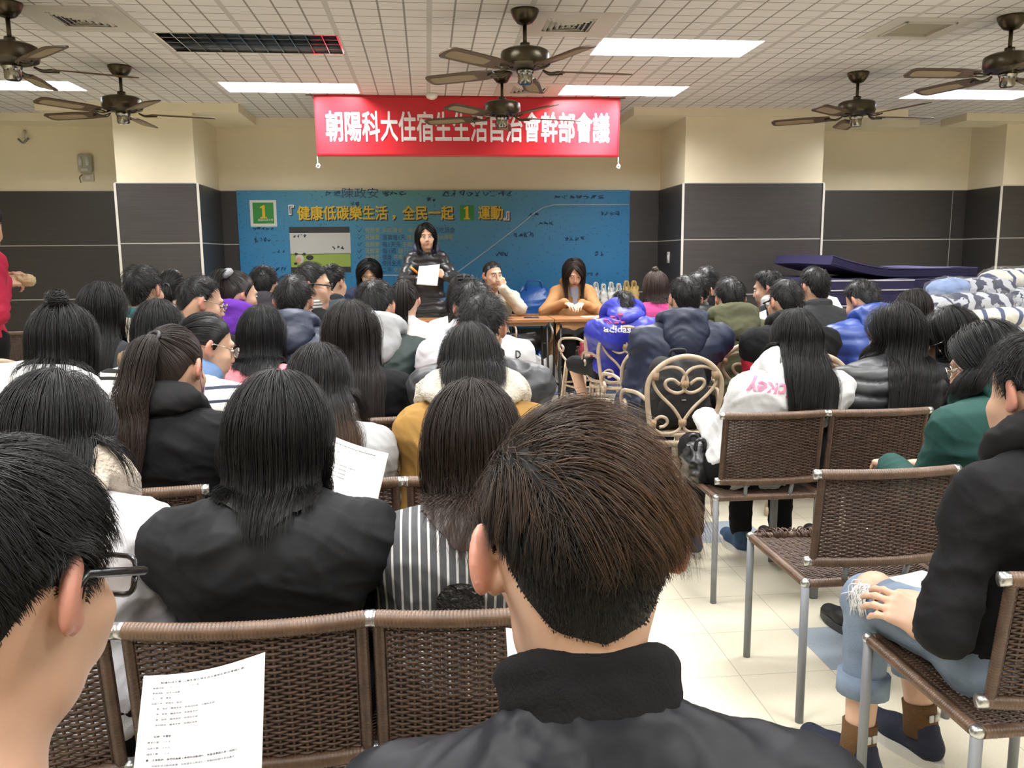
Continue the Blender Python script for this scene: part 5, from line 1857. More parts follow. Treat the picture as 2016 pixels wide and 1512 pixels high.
person('glasses_man', 'person with a grey fade haircut and thin glasses in black, facing sideways', 392, 540, 3.95, 'm', hyaw=52, byaw=10, pitch=14, glasses=m_frame_met, face=True, sw=0.177, hair=SH(lt=0.05, ls=0.006, c0=(0.008, 0.008, 0.009), elx=10, lift=0.2), top=J((0.008, 0.008, 0.009), t=0.02))
person('navy_hood_man', 'person with thick black hair in a navy hooded jacket, beside the person with dark-rimmed glasses', 577, 538, 3.95, 'm', pitch=12, hyaw=4, sw=0.186, hair=SH(lt=0.06, ls=0.03, lift=0.3), top=dict(mat=mat('navy_shell', (0.018, 0.026, 0.055), 0.5, bump=(12, 0.12)), t=0.028, hood=mat('navy_shell', (0.018, 0.026, 0.055)), amp=0.006))
person('backpack_man', 'person with short black hair and glasses in a navy jacket, black backpack behind', 1348, 540, 4.32, 'm', at=(1.230, 4.250), pitch=4, hyaw=-4, sw=0.209, lean=0.08, glasses=m_frame_blk, hair=SH(lt=0.045, ls=0.016, lift=0.2), top=dict(mat=mat('navy_windbreaker', (0.012, 0.018, 0.045), 0.5, bump=(12, 0.14)), t=0.034, hood=mat('navy_windbreaker', (0.012, 0.018, 0.045)), hood_l=0.16, hood_w=0.11, amp=0.007), pants=cloth('navy_trousers', (0.015, 0.022, 0.05)))
person('cream_jacket_man', 'person with thick black hair in a cream jacket with teal collar', 278, 507, 4.2, 'm', pitch=4, hyaw=14, sw=0.186, lean=0.1, hair=SH(lt=0.055, ls=0.035, lift=0.35), top=J((0.60, 0.56, 0.46), t=0.03, collar=cloth('teal_collar', (0.02, 0.11, 0.12)), collar_r=0.018, amp=0.004), tone=0.9)
person('red_black_man', 'person with short black hair in a black and red jacket', 1548, 546, 4.2, 'm', pitch=10, hyaw=-8, sw=0.191, glasses=m_frame_blk, hair=SH(lt=0.045, ls=0.02, lift=0.25), top=dict(color=(0.008, 0.008, 0.009), t=0.032, sleeves=cloth('red_sleeve', (0.36, 0.012, 0.03)), hood=(0.008, 0.008, 0.009), amp=0.006))
person('blue_puffer_man', 'person with short hair bowed over, in a bright blue puffer jacket', 1700, 548, 4.4, 'm', pitch=26, hyaw=-20, sw=0.200, lean=0.25, hair=SH(lt=0.05, ls=0.008, lift=0.5, c0=(0.008, 0.008, 0.009)), top=dict(mat=mat('blue_puffer', (0.022, 0.055, 0.26), 0.40, bump=(30, 0.1)), t=0.036, puff=0.085, amp=0.004, hood=mat('blue_puffer', (0.022, 0.055, 0.26)), hood_r=0.034, name='puffer_jacket'))
person('hidden_hair_girl', 'person with dark shoulder-length hair partly hidden behind the very long hair', 1800, 571, 4.80, 'f', pitch=18, sw=0.153, hair=LG(L=0.20, c0=(0.018, 0.014, 0.013), vol=0.018), top=J((0.015, 0.017, 0.025)))
person('purple_hood_girl', 'person with a high ponytail in a grey scrunchie and purple hood', 468, 533, 4.5, 'f', hyaw=42, byaw=10, pitch=10, sw=0.149, face=True, hair=PN(tel=48, taz=180, c0=(0.016, 0.012, 0.010), tail=dict(L=0.26, bulge=0.045, out=0.8, thin=0.5)), top=J((0.008, 0.008, 0.009), t=0.022, hood=(0.105, 0.020, 0.30), hood_r=0.035, hood_l=0.12))
person('rimmed_glasses_man', 'person with dark-rimmed glasses in profile, striped collar under a black jacket', 612, 514, 4.55, 'm', hyaw=68, byaw=15, pitch=4, sw=0.186, glasses=m_frame_blk, face=True, hair=SH(lt=0.05, ls=0.022, lift=0.2), top=J((0.008, 0.008, 0.009), t=0.022, collar=striped('grey_red_collar', (0.62, 0.60, 0.58), (0.09, 0.09, 0.10), 'z', 0.016, 0.4), collar_r=0.018, collar_h=0.04))
person('white_pony_girl', 'person with a dark straight ponytail in a white top before the tables', 795, 548, 4.6, 'f', pitch=14, hyaw=4, sw=0.163, hair=PN(tel=35, taz=180, c0=(0.014, 0.011, 0.010), tail=dict(L=0.34, bulge=0.038, thin=0.45)), top=J((0.66, 0.66, 0.66), t=0.022, name='top'))
person('clip_girl', 'person with long brown-black hair held by a claw clip, in a white top', 912, 541, 4.95, 'f', pitch=12, sw=0.163, hair=LG(L=0.30, c0=(0.013, 0.010, 0.009), face=75), top=J((0.66, 0.66, 0.67), t=0.024, name='top'))
person('dark_jacket_man', 'person with plain black hair in a dark jacket beside the grey jacket', 1605, 523, 4.9, 'm', pitch=8, hyaw=-10, sw=0.186, hair=SH(lt=0.055, ls=0.03, lift=0.3), top=J((0.032, 0.034, 0.036), t=0.026, collar=cloth('grey_collar', (0.035, 0.037, 0.04))))
person('stripe_pony_girl', 'person with dark hair in a low ponytail and black-and-white stripes, by the column corner', 337, 527, 4.9, 'f', pitch=10, sw=0.153, hair=PN(tel=0, taz=180, tail=dict(L=0.16, bulge=0.045)), top=dict(mat=striped('bw_stripes2', (0.55, 0.55, 0.55), (0.008, 0.008, 0.009), 'z', 0.030, 0.6), t=0.018, name='striped_top'))
person('olive_man', 'person with thick black hair in an olive green jacket with open hood', 1437, 545, 4.75, 'm', pitch=12, hyaw=0, sw=0.205, hair=SH(lt=0.055, ls=0.03, lift=0.3), top=J((0.075, 0.078, 0.042), t=0.032, hood=(0.085, 0.088, 0.050), hood_r=0.036, hood_w=0.12))
person('ribbed_puffer_man', 'person with black hair in a black puffer, behind the navy jacket', 1375, 534, 5.35, 'm', pitch=10, hyaw=14, sw=0.186, hair=SH(lt=0.05, ls=0.03, lift=0.3), top=dict(mat=mat('black_puffer', (0.014, 0.015, 0.019)), t=0.032, puff=0.055, amp=0.003, name='puffer_jacket'))
person('charcoal_man', 'person with black cropped hair in a charcoal hooded jacket, under the board badge', 519, 520, 5.3, 'm', pitch=6, hyaw=12, sw=0.191, hair=SH(lt=0.045, ls=0.02, lift=0.25), top=J((0.034, 0.031, 0.036), t=0.026, hood=(0.036, 0.033, 0.040)))
person('white_collar_man', 'person with a grown-out fringe, ear showing, black jacket over a white collar', 1515, 529, 5.4, 'm', hyaw=-42, byaw=-10, pitch=12, sw=0.186, face=True, hair=SH(lt=0.07, ls=0.03, lift=0.4, messy=0.25), top=J((0.008, 0.008, 0.009), t=0.024, collar=m_white_cl, collar_r=0.022, collar_h=0.05))
m_adi = mat('blue_nylon', (0.028, 0.035, 0.40), 0.45, bump=(14, 0.14))
person('blue_jacket_man', 'person bowed forward in a royal blue sports jacket and black shorts', 1228, 572, 5.75, 'm', at=(1.340, 5.800), pitch=48, sw=0.209, lean=0.3, hair=SH(lt=0.05, ls=0.03), top=dict(mat=m_adi, t=0.040, amp=0.008, hood=m_adi, hood_r=0.045, hood_w=0.12, hood_l=0.10, hood_z=0.03, name='sports_jacket'),
       bare_from='knee', pants=cloth('black_shorts', (0.008, 0.008, 0.009)), legs=lambda K: ([K.p0 + npv((-0.085, 0.03, 0)), K.p0 + npv((0.085, 0.03, 0))], [npv((-0.26, K.p0[1] + 0.32, 0.50)), npv((0.24, K.p0[1] + 0.36, 0.48))], [npv((-0.15, K.p0[1] + 0.30, 0.09)), npv((0.2, K.p0[1] + 0.34, 0.09))]))
person('grey_jacket_man', 'person with black hair in a slate grey jacket near the picture on the board', 654, 518, 5.8, 'm', hyaw=30, pitch=6, sw=0.195, hair=SH(lt=0.05, ls=0.02), top=J((0.065, 0.085, 0.10), t=0.026, collar=cloth('slate_collar', (0.03, 0.035, 0.04))))
person('far_man', 'person with black hair farthest back of the right block, beside the column', 1392, 523, 6.10, 'm', hyaw=16, pitch=8, hair=SH(lt=0.05, ls=0.025), top=J((0.008, 0.008, 0.009)))
person('magenta_girl', 'person with light brown hair in a tiny top knot and magenta top', 1291, 533, 6.30, 'f', pitch=8, sw=0.158, hair=LG(L=0.13, c0=(0.055, 0.036, 0.030), vol=0.014, bun=dict(el=75, r=0.024, az=200, up=0.01)), top=J((0.36, 0.035, 0.15), t=0.022, name='top'))

# ---- the people at the front, facing the room
pk = person('speaker', 'person standing at the front in a dark puffer jacket, reading a sheet', 838, 439, 8.15, 'f', byaw=176, hyaw=-2, pitch=2, tilt=2, stand=True, lean=0.03, s0=0.98, sw=0.140, face=True, vox=0.0055, hs=0.98,
            hair=LG(L=0.17, face=50, vol=0.016, part=0.25, dens=2.4, w=0.0018), top=dict(mat=mat('dark_puffer', (0.020, 0.019, 0.021), 0.38, bump=(30, 0.1)), t=0.018, puff=0.07, amp=0.004, hood=mat('navy_hood_lining', (0.02, 0.026, 0.075), 0.6), hood_r=0.032, name='puffer_jacket', extra=lambda K: [(K.p0 + npv((-0.08, 0, -0.08)), K.p0 + npv((0.08, 0, -0.08)), 0.125)]),
            pants=cloth('blue_jeans', (0.05, 0.09, 0.20)), curl=(0.7, 0.55),
            arms={'R': dict(w=at_y(824, 552, 7.80), hint=(0.9, -0.2, -0.8), d=(-0.75, 0.6, 0.25), n=(0.3, 0.85, 0.3)), 'L': dict(w=at_y(876, 544, 7.80), hint=(-0.9, -0.2, -0.8), d=(0.75, 0.6, 0.4), n=(-0.3, 0.85, 0.3))}, tone=1.0)
person('navy_glasses_woman', 'person with long black hair and glasses in navy, seated behind the tables', 726, 504, 8.25, 'f', byaw=180, pitch=24, sw=0.167, face=True, glasses=m_frame_met, vox=0.0055, hs=1.0, hair=LG(L=0.24, vol=0.030, face=50, dens=2.2, w=0.002), top=J((0.020, 0.026, 0.060), t=0.028, hood=(0.02, 0.026, 0.06)), tone=1.0)
person('cheek_man', 'person with cropped grey-black hair in a cream hoodie, resting his cheek on a fist', 970, 513, 8.05, 'm', byaw=176, hyaw=-18, pitch=2, tilt=3, sw=0.200, face=True, vox=0.0055, hs=1.06, seat=0.40,
       hair=SH(lt=0.022, ls=0.006, c0=(0.030, 0.028, 0.027), lift=0.4, dens=2), top=J((0.46, 0.43, 0.36), t=0.034, hood=(0.02, 0.023, 0.05), hood_r=0.03, amp=0.006, name='hoodie'), curl=(1.4, 0.6), tone=0.85,
       arms={'L': dict(w=at_y(990, 568, 7.80), hint=(-0.7, 0.4, -0.9), d=(0.15, 0.05, 0.98), n=(-0.5, 0.85, 0.0))})
person('camel_coat_woman', 'person with long brown hair in a camel duffle coat behind the table', 1130, 507, 8.15, 'f', byaw=180, pitch=30, sw=0.153, face=True, vox=0.0055, hs=1.0,
       hair=LG(L=0.26, c0=(0.018, 0.011, 0.009), c1=(0.040, 0.020, 0.013), bangs=False, vol=0.024, face=40, part=0.2, dens=2.2, w=0.002), top=dict(color=(0.33, 0.165, 0.068), t=0.028, amp=0.005, hood=cloth('camel_hood', (0.31, 0.155, 0.065)), hood_r=0.03, name='duffle_coat', rough=0.9,
       extra=lambda K: [(K.p0 + npv((-0.15, 0.05, 0.0)), K.p0 + npv((-0.20, 0.16, -0.26)), 0.075), (K.p0 + npv((0.15, 0.05, 0.0)), K.p0 + npv((0.20, 0.12, -0.20)), 0.075)]),
       arms={'R': dict(w=at_y(1112, 596, 7.86), hint=(0.9, -0.2, -0.7), d=(-0.5, 0.85, -0.2), n=(0, 0.2, 1)), 'L': dict(w=at_y(1146, 597, 7.86), hint=(-0.9, -0.2, -0.7), d=(0.5, 0.85, -0.2), n=(0, 0.2, 1))}, curl=0.35,
       shoe=(mat('black_canvas', (0.008, 0.008, 0.009), 0.8), m_sole), tone=1.0)
person('red_standing', 'person in a red jacket and black trousers standing at the left edge', -38, 395, 4.9, 'f', byaw=40, hyaw=10, pitch=10, stand=True, lean=0.03, sw=0.167, hair=LG(L=0.2), vox=0.006, hs=0.98,
       top=J((0.42, 0.018, 0.055), t=0.028, amp=0.006, name='fleece_jacket'), curl=(0.7, 0.7),
       arms={'R': dict(w=at_y(8, 556, 4.85), hint=(0.6, -0.5, -0.8), d=(-0.1, 1, 0.05), n=(0.6, 0, 0.8)), 'L': dict(w=at_y(6, 545, 5.0), hint=(-0.6, -0.5, -0.8), d=(0.2, 1, 0.05), n=(-0.6, 0, 0.8))})
# ================================================================== chairs
m_rat = mat('rattan_cane', (0.45, 0.35, 0.255), 0.45, bump=(60, 0.15), var=0.18, varscale=25)
m_bind = mat('rattan_binding', (0.36, 0.24, 0.14), 0.6, bump=(300, 0.3, (1, 1, 6)))
m_wrail = mat('wicker_rail_brown', (0.105, 0.060, 0.036), 0.42, var=0.25, varscale=30)
m_wick = mat('wicker_brown', (0.068, 0.037, 0.024), 0.42, var=0.25, varscale=30)
m_leg = mat('chair_leg_grey', (0.20, 0.21, 0.23), 0.5, 0.15)
m_capm = mat('chair_cap_steel', (0.50, 0.50, 0.50), 0.28, 0.9)

Z2 = lambda P, cx=1213, zb=1500, k=0.000592, z0=0.435: [((x - cx) * k, -0.19 - 0.05 * ((zb - y) * k / 0.38), z0 + (zb - y) * k) for x, y in P]


def rattan_chair(label):
    r = empty('rattan_chair', (0, 0, 0), 0, label, 'chair', 'scrolled rattan armchairs')
    R_ = 0.0105
    arch = [(955, 1510), (930, 1380), (900, 1130), (935, 1000), (1050, 895), (1213, 852)]
    arch = arch + [(2426 - x, y) for x, y in arch[-2::-1]]
    MB().tube(crom(Z2(arch), 6), R_ * 1.25, 8).build('back_frame', m_rat, r)
    heart = [(1208, 1405), (1130, 1290), (1010, 1170), (952, 1080), (948, 1010), (990, 960), (1080, 938), (1170, 960), (1225, 1030), (1228, 1095), (1200, 1145), (1145, 1158), (1080, 1130), (1048, 1085), (1062, 1050), (1115, 1045), (1170, 1085)]
    low = [(1205, 1425), (1190, 1470), (1130, 1503), (1040, 1500), (970, 1450), (975, 1392), (1020, 1357), (1070, 1372), (1085, 1410), (1060, 1440), (1020, 1448)]
    for sd in (1, -1):
        f = (lambda P: P) if sd > 0 else (lambda P: [(2426 - x, y) for x, y in P])
        MB().tube(crom(Z2(f(heart)), 5), R_ * 0.78, 7).build('heart_scroll', m_rat, r)
        MB().tube(crom(Z2(f(low)), 5), R_ * 0.75, 7).build('lower_scroll', m_rat, r)
        for x, y in ((958, 1010), (960, 1415)):
            p = Z2(f([(x, y)]))[0]
            MB().tube([(p[0], p[1], p[2] - 0.018), (p[0] + 0.004 * sd, p[1], p[2] + 0.018)], R_ * 1.75, 8).build('binding', m_bind, r)
        A = crom([(sd * 0.180, -0.205, 0.60), (sd * 0.205, -0.12, 0.625), (sd * 0.225, 0.0, 0.62), (sd * 0.228, 0.10, 0.605), (sd * 0.222, 0.165, 0.565), (sd * 0.215, 0.165, 0.51), (sd * 0.21, 0.12, 0.50), (sd * 0.212, 0.10, 0.53), (sd * 0.215, 0.125, 0.55)], 5)
        MB().tube(A, R_ * 0.95, 7).build('arm', m_rat, r)
        MB().tube(crom([(sd * 0.218, 0.155, 0.52), (sd * 0.20, 0.14, 0.46), (sd * 0.185, 0.10, 0.42)], 4), R_ * 0.9, 7).build('arm_post', m_rat, r)
        for yb in (-1, 1):
            L = MB()
            for o in (-0.011, 0.011):
                L.tube([(sd * 0.150 + o, yb * 0.145, 0.41), (sd * 0.185 + o, yb * 0.185, 0.008)], R_ * 0.95, 7)
            L.tube([(sd * 0.182, yb * 0.182, 0.045), (sd * 0.185, yb * 0.185, 0.0)], 0.020, 8)
            L.build('leg', m_rat, r)
    for x, y in ((1213, 1080), (1213, 1410)):
        p = Z2([(x, y)])[0]
        MB().tube([(p[0], p[1], p[2] - 0.014), (p[0], p[1], p[2] + 0.014)], R_ * 2.0, 8).build('binding', m_bind, r)
    a = np.linspace(0, 2 * np.pi, 33)
    S = MB()
    for z in (0.425, 0.385): S.tube([(0.19 * math.cos(t), 0.19 * math.sin(t), z) for t in a], R_ * 1.1, 7, cap=False)
    S.build('seat_rim', m_rat, r)
    w_ = MB()
    for k in range(15):
        q = 0.012 + 0.0125 * k
        w_.tube([(q * math.cos(t), q * math.sin(t), 0.420 + 0.003 * (k % 2)) for t in a], 0.0066, 5, cap=False)
    w_.build('seat', m_rat, r)
    b = MB()
    for sd in (-1, 1):
        b.tube([(sd * 0.168, -0.165, 0.20), (sd * 0.168, 0.165, 0.20)], R_ * 0.8, 7); b.tube([(-0.168, sd * 0.165, 0.22), (0.168, sd * 0.165, 0.22)], R_ * 0.8, 7)
    b.build('stretcher', m_rat, r)
    return r


def weave(W, Hh, f, nst=17, row=0.0055, rad=0.0027):
    """woven panel; f(u in metres across, v in metres up, off) -> xyz"""
    b = MB()
    dx = W / (nst - 1)
    for i in range(nst):
        u = -W / 2 + i * dx
        b.tube([f(u, v, 0.0) for v in np.linspace(0, Hh, 9)], 0.0030, 4, cap=False)
    nr = int(Hh / row)
    for j in range(nr):
        v = (j + 0.5) * Hh / nr
        uu = np.linspace(-W / 2, W / 2, (nst - 1) * 3 + 1)
        ph = np.pi * (uu + W / 2) / dx + (j % 2) * np.pi + math.pi / 2
        b.tube([f(u, v, 0.0036 * math.sin(p)) for u, p in zip(uu, ph)], rad, 4, cap=False, flat=0.7)
    return b


def wrapped(P, r, pitch=0.006):
    """rail bound with cane: ridged tube"""
    P = np.asarray(P, float)
    L = np.linalg.norm(np.diff(P, axis=0), axis=1).sum()
    n = max(int(L / pitch) * 3, 6)
    t = np.linspace(0, 1, n)
    seg = np.concatenate([[0], np.cumsum(np.linalg.norm(np.diff(P, axis=0), axis=1))]) / L
    Q = np.stack([np.interp(t, seg, P[:, i]) for i in range(3)], 1)
    return Q, r * (1 + 0.10 * np.abs(np.sin(np.arange(n) * math.pi / 3)) - 0.05)


def wicker_chair(label, frayed=False):
    r = empty('wicker_chair', (0, 0, 0), 0, label, 'chair', 'brown wicker chairs on metal legs')
    W = 0.37
    def back(u, v, o):      # back panel leans and is slightly hollow
        return (u, -0.20 - 0.13 * v + o - 0.020 * (1 - (2 * u / W) ** 2), 0.470 + v)
    weave(W - 0.03, 0.235, lambda u, v, o: back(u, v + 0.012, o)).build('back_panel', m_wick, r)
    for v, nm in ((0.255, 'top_rail'), (0.004, 'bottom_rail')):
        Q, rr = wrapped([back(u, v, 0) for u in np.linspace(-W / 2, W / 2, 9)], 0.0145)
        o = MB().tube(Q, rr, 10).build(nm, m_wrail, r)
        for sd in (-1, 1):
            a = npv(back(sd * (W / 2), v, 0)); b = npv(back(sd * (W / 2 + 0.018), v, 0))
            MB().tube([a - (b - a) * 0.2, b], 0.0138, 10).build('end_cap', m_capm, o)
    for sd in (-1, 1):
        Q, rr = wrapped([back(sd * (W / 2 - 0.004), v, 0) for v in np.linspace(0.0, 0.25, 6)], 0.0105)
        MB().tube(Q, rr, 8).build('side_rail', m_wick, r)
        MB().tube([(sd * 0.085, -0.195, 0.405), (sd * 0.09, back(0.09, 0, 0)[1], 0.475)], 0.0075, 8).build('back_support', m_leg, r)
        for yb in (-1, 1):
            MB().tube([(sd * 0.195, yb * 0.195, 0.412), (sd * 0.195, yb * 0.195, 0.0)], 0.0115, 10).build('leg', m_leg, r)
    weave(0.37, 0.37, lambda u, v, o: (u, v - 0.185, 0.410 + o - 0.010 * (1 - (2 * u / 0.37) ** 2)), 15).build('seat', m_wick, r)
    for nm, P in (('seat_rail', [(-0.185, -0.195, 0.408), (0.185, -0.195, 0.408)]), ('seat_rail', [(-0.185, 0.195, 0.408), (0.185, 0.195, 0.408)]),
                  ('seat_rail', [(-0.195, -0.185, 0.408), (-0.195, 0.185, 0.408)]), ('seat_rail', [(0.195, -0.185, 0.408), (0.195, 0.185, 0.408)])):
        Q, rr = wrapped(P, 0.0125)
        MB().tube(Q, rr, 9).build(nm, m_wrail, r)
    for sx in (-1, 1):
        for sy in (-1, 1): MB().ell((sx * 0.195, sy * 0.195, 0.41), (0.0145, 0.0145, 0.014), n=10, m=6).build('corner_cap', m_capm, r)
    return r


_rat0 = rattan_chair('x'); _wic0 = wicker_chair('x')
_used = {'r': False, 'w': False}


def put_chair(kind, label, x, y, rz):
    o = _rat0 if kind == 'r' else _wic0
    if not _used[kind]:
        _used[kind] = True
        o.location = (x, y, 0); o.rotation_euler = (0, 0, rz); o['label'] = label
        return o
    return dup(o, (x, y, 0), rz, label)


SITS = {  # person: (kind, phrase, y shift)
    'front_man': ('w', 'tousled-haired person nearest the camera', -0.02), 'left_man': ('w', 'person at the left edge in black glasses', -0.02),
    'bomber_girl': ('w', 'plain black bomber jacket', 0.0), 'stripe_girl': ('w', 'grey vertically striped shirt', 0.0), 'sherpa_girl': ('w', 'white jacket with fuzzy fleece collar', 0.0),
    'ponytail_girl': ('w', 'long brown ponytail', 0.0), 'grey_hoodie_girl': ('w', 'pale grey hoodie', 0.0), 'mustard_girl': ('w', 'mustard coat', 0.0), 'green_hoodie_girl': ('w', 'bottle green hoodie', 0.0),
    'bun_girl': ('r', 'top bun in white', 0), 'denim_collar_girl': ('r', 'white shirt with navy stripes', 0), 'brown_long_girl': ('w', 'very long brown-black hair', 0), 'bomber_man': ('r', 'charcoal bomber jacket', 0),
    'pink_name_girl': ('w', 'white hoodie with pink lettering', 0), 'puffer_girl': ('w', 'black puffer and very long hair', 0), 'bob_girl': ('w', 'black bob and round glasses', 0), 'tan_coat_girl': ('r', 'tan coat over stripes', 0),
    'pink_girl': ('r', 'pink top', 0), 'grey_hood_man': ('r', 'light grey hood', 0), 'curtain_girl': ('r', 'dark grey jacket near the left column', 0), 'letter_man': ('r', 'letter-printed white hoodie', 0),
    'glasses_man': ('r', 'grey fade haircut', 0), 'navy_hood_man': ('r', 'navy hooded jacket with thick hair', 0), 'backpack_man': ('r', 'navy jacket and black backpack', -0.17), 'cream_jacket_man': ('r', 'cream jacket with teal collar', 0),
    'red_black_man': ('r', 'black and red jacket', 0), 'blue_puffer_man': ('r', 'bright blue puffer jacket', 0), 'hidden_hair_girl': ('r', 'half hidden dark hair', 0), 'purple_hood_girl': ('r', 'purple hood', 0),
    'rimmed_glasses_man': ('r', 'dark-rimmed glasses in profile', 0), 'white_pony_girl': ('r', 'white top and dark ponytail', 0), 'clip_girl': ('r', 'claw clip in the hair', 0), 'dark_jacket_man': ('r', 'plain dark jacket', 0),
    'stripe_pony_girl': ('r', 'low ponytail by the column', 0), 'olive_man': ('r', 'olive green jacket', 0), 'ribbed_puffer_man': ('r', 'black puffer behind the navy', 0), 'charcoal_man': ('r', 'charcoal hooded jacket', 0),
    'white_collar_man': ('r', 'white collar and fringe', 0), 'blue_jacket_man': ('r', 'royal blue sports jacket', -0.02), 'grey_jacket_man': ('r', 'slate grey jacket', 0), 'far_man': ('r', 'black hair farthest back', 0), 'magenta_girl': ('r', 'magenta top', 0),
    'navy_glasses_woman': ('r', 'navy jacket behind the tables', 0), 'cheek_man': ('r', 'cream hoodie behind the tables', 0), 'camel_coat_woman': ('r', 'camel coat behind the tables', 0), 'jeans_man': ('w', 'ripped jeans at the right edge', 0.0)}
for pid, (kd, ph, dy) in SITS.items():
    K = PEOPLE.get(pid)
    if K is None: continue
    rz = K.root.rotation_euler.z if pid not in ('jeans_man', 'green_hoodie_girl', 'bob_girl') else 0.0
    o = K.Rb @ npv((0, 0.03 + dy, 0))
    kn = 'scrolled rattan armchair' if kd == 'r' else 'brown wicker chair on metal legs'
    put_chair(kd, kn + ' under the person with ' + ph if not ph.startswith(('person', 'tousled')) else kn + ' under the ' + ph, K.loc[0] + o[0], K.loc[1] + o[1], rz)
# empty chairs
p = at_z(1640, 1085, 0.41)
put_chair('w', 'empty brown wicker chair with a frayed front edge in the aisle', 1.205, 2.275, 0)
CH_EMPTY = (p.x, p.y)
p = at_z(1292, 800, 0.42)
put_chair('r', 'empty scrolled rattan armchair between the blue sports jacket and the navy jacket', 1.25, 4.72, 0)
put_chair('r', 'scrolled rattan armchair in the aisle left of the blue sports jacket', at_y(1166, 650, 6.9).x, 6.95, math.radians(20))
put_chair('w', 'wicker chair standing alone by the left wall behind the red jacket', at_y(38, 640, 7.2).x, 7.3, math.radians(10))
put_chair('r', 'scrolled rattan armchair at the left edge in front of the red jacket', at_y(42, 670, 4.4).x - 0.05, 4.5, 0)
# frayed cane ends on the empty chair's front rail
fr = MB()
for k in range(46):
    x = RNG.uniform(-0.175, 0.02); a = RNG.uniform(0, 6.28); rr = RNG.uniform(0.012, 0.022)
    c0 = npv((x, 0.195, 0.412)); t = np.linspace(0, RNG.uniform(3.5, 6), 12)
    tilt = RNG.normal() * 0.5
    fr.tube([c0 + npv((tilt * rr * math.cos(q + a) + 0.004 * q, rr * math.cos(q + a), rr * math.sin(q + a))) for q in t], 0.0022, 4)
emp = [o for o in scene.objects if o.get('label', '').startswith('empty brown wicker')][0]
fr.build('frayed_cane', m_wick, emp)

# ================================================================== paper
m_paper = mat('paper_white', (0.78, 0.78, 0.79), 0.6)
m_print = mat('paper_print', (0.06, 0.06, 0.065), 0.7)
MINUTES = ['朝陽科技大學105學年度住宿生自治會期初幹部會議紀錄', '會議時間：二月二十日（一）下午六點', '會議地點：宿舍交誼廳', '主　　席：會長', '出席人員：學務長、組長', '　　第一宿舍　輔導老師、管理員老師、住輔組老師',
           '　　第二宿舍　輔導老師、管理員老師', '　　第三宿舍　輔導老師、管理員老師', '　　第四宿舍　輔導老師、管理員老師', '', '一、紀錄：文書組', '應到人數：八十人', '出席人數：六十人', '請假人數：二十人',
           '壹、主席致詞：我們很高興上學期的活動順利，希望這學期大家一起努力', '　　完成各項活動與會議，也希望各位幹部在上學期的經驗中更加進步', '貳、師長致詞：', '', '', '一、宿舍安全宣導，請各寢室於期限內完成檢查並回報，如有問題請洽', '二、宿舍公約與門禁時間請同學共同遵守，並請幹部協助提醒']


def paper(label, C4, lines=None, bulge=0.01, nu=12, uvr=(0.08, 0.92, 0.05, 0.97), size=0.62, name='paper_sheet'):
    """C4: world corners TL, TR, BR, BL"""
    TL, TR, BR, BL = [npv(c) for c in C4]
    nrm = np.cross(TR - TL, BL - TL); nrm /= np.linalg.norm(nrm)

    def f(u, v, o=0.0):
        p = TL * (1 - u) * (1 - v) + TR * u * (1 - v) + BR * u * v + BL * (1 - u) * v
        return p + nrm * (bulge * math.sin(math.pi * u) * (1 - 0.6 * v) + o)
    c = (TL + BR) / 2
    r = empty(name, c, 0, label, 'paper')
    G = np.array([[f(u, v) - c for v in np.linspace(0, 1, nu)] for u in np.linspace(0, 1, nu)])
    MB().sheet(G, 0.0006).build('sheet', m_paper, r)
    if lines:
        sgn = -1.0 if (npv(CO) - c) @ nrm < 0 else 1.0
        Vs, Fs, nv = [], [], 0
        n = len(lines)
        for i, ln in enumerate(lines):
            if not ln.strip(): continue
            me = text_geo(ln, 1.0, align='LEFT')
            V, fs = mesh_arrays(me); bpy.data.meshes.remove(me)
            W_ = 0.036 * size
            u0 = 0.14 if i == 0 else uvr[0]
            U = u0 + V[:, 0] * W_ * (1.25 if i == 0 else 1.0)
            Vv = uvr[2] + (uvr[3] - uvr[2]) * (i + 0.5) / n - V[:, 1] * W_ * 0.72 * (1.25 if i == 0 else 1.0)
            ok = U.max() < 1.0
            U = np.minimum(U, 0.985)
            for sh_ in ((0, 0), (0.03, 0.01), (0.0, 0.03), (0.03, 0.04))[:(4 if i == 0 or ln[0] in '壹貳一' else 2)]:
                P = np.array([f(min(u + sh_[0] * W_, 0.99), v + sh_[1] * W_, sgn * 0.0009) - c for u, v in zip(U, Vv)])
                Vs.append(P); Fs += [tuple(q + nv for q in x) for x in fs]; nv += len(P)
            continue
            Vs.append(P); Fs += [tuple(q + nv for q in x) for x in fs]; nv += len(P)
        me = bpy.data.meshes.new('printed_text'); me.from_pydata(np.concatenate(Vs).tolist(), [], Fs); me.update()
        link_mesh('printed_text', me, m_print, r)
    return r


A = at_y
paper('printed minutes sheet held up by the person in black glasses at the left edge', (A(283, 1331, 1.00), A(522, 1284, 1.10), A(514, 1560, 0.93), A(255, 1590, 0.84)), MINUTES, 0.012)
paper('printed sheet held by the person in the black bomber jacket', (A(636, 850, 1.95), A(765, 893, 1.98), A(733, 1032, 1.84), A(600, 985, 1.80)), MINUTES[:16], 0.008)
paper('white sheet on the lap of the person in the white fleece-collared jacket', (A(262, 1042, 1.92), A(330, 1046, 1.95), A(335, 1180, 1.70), A(250, 1165, 1.68)), MINUTES[1:9], 0.004)
paper('large white sheet held at the left edge by the person with a top bun', (A(-40, 712, 2.95), A(52, 708, 3.0), A(84, 775, 2.8), A(-50, 800, 2.72)), None, 0.01)
paper('grey-lit sheet beside the mustard coat sleeve', (A(776, 892, 2.62), A(818, 856, 2.72), A(835, 885, 2.65), A(800, 920, 2.55)), None, 0.003)
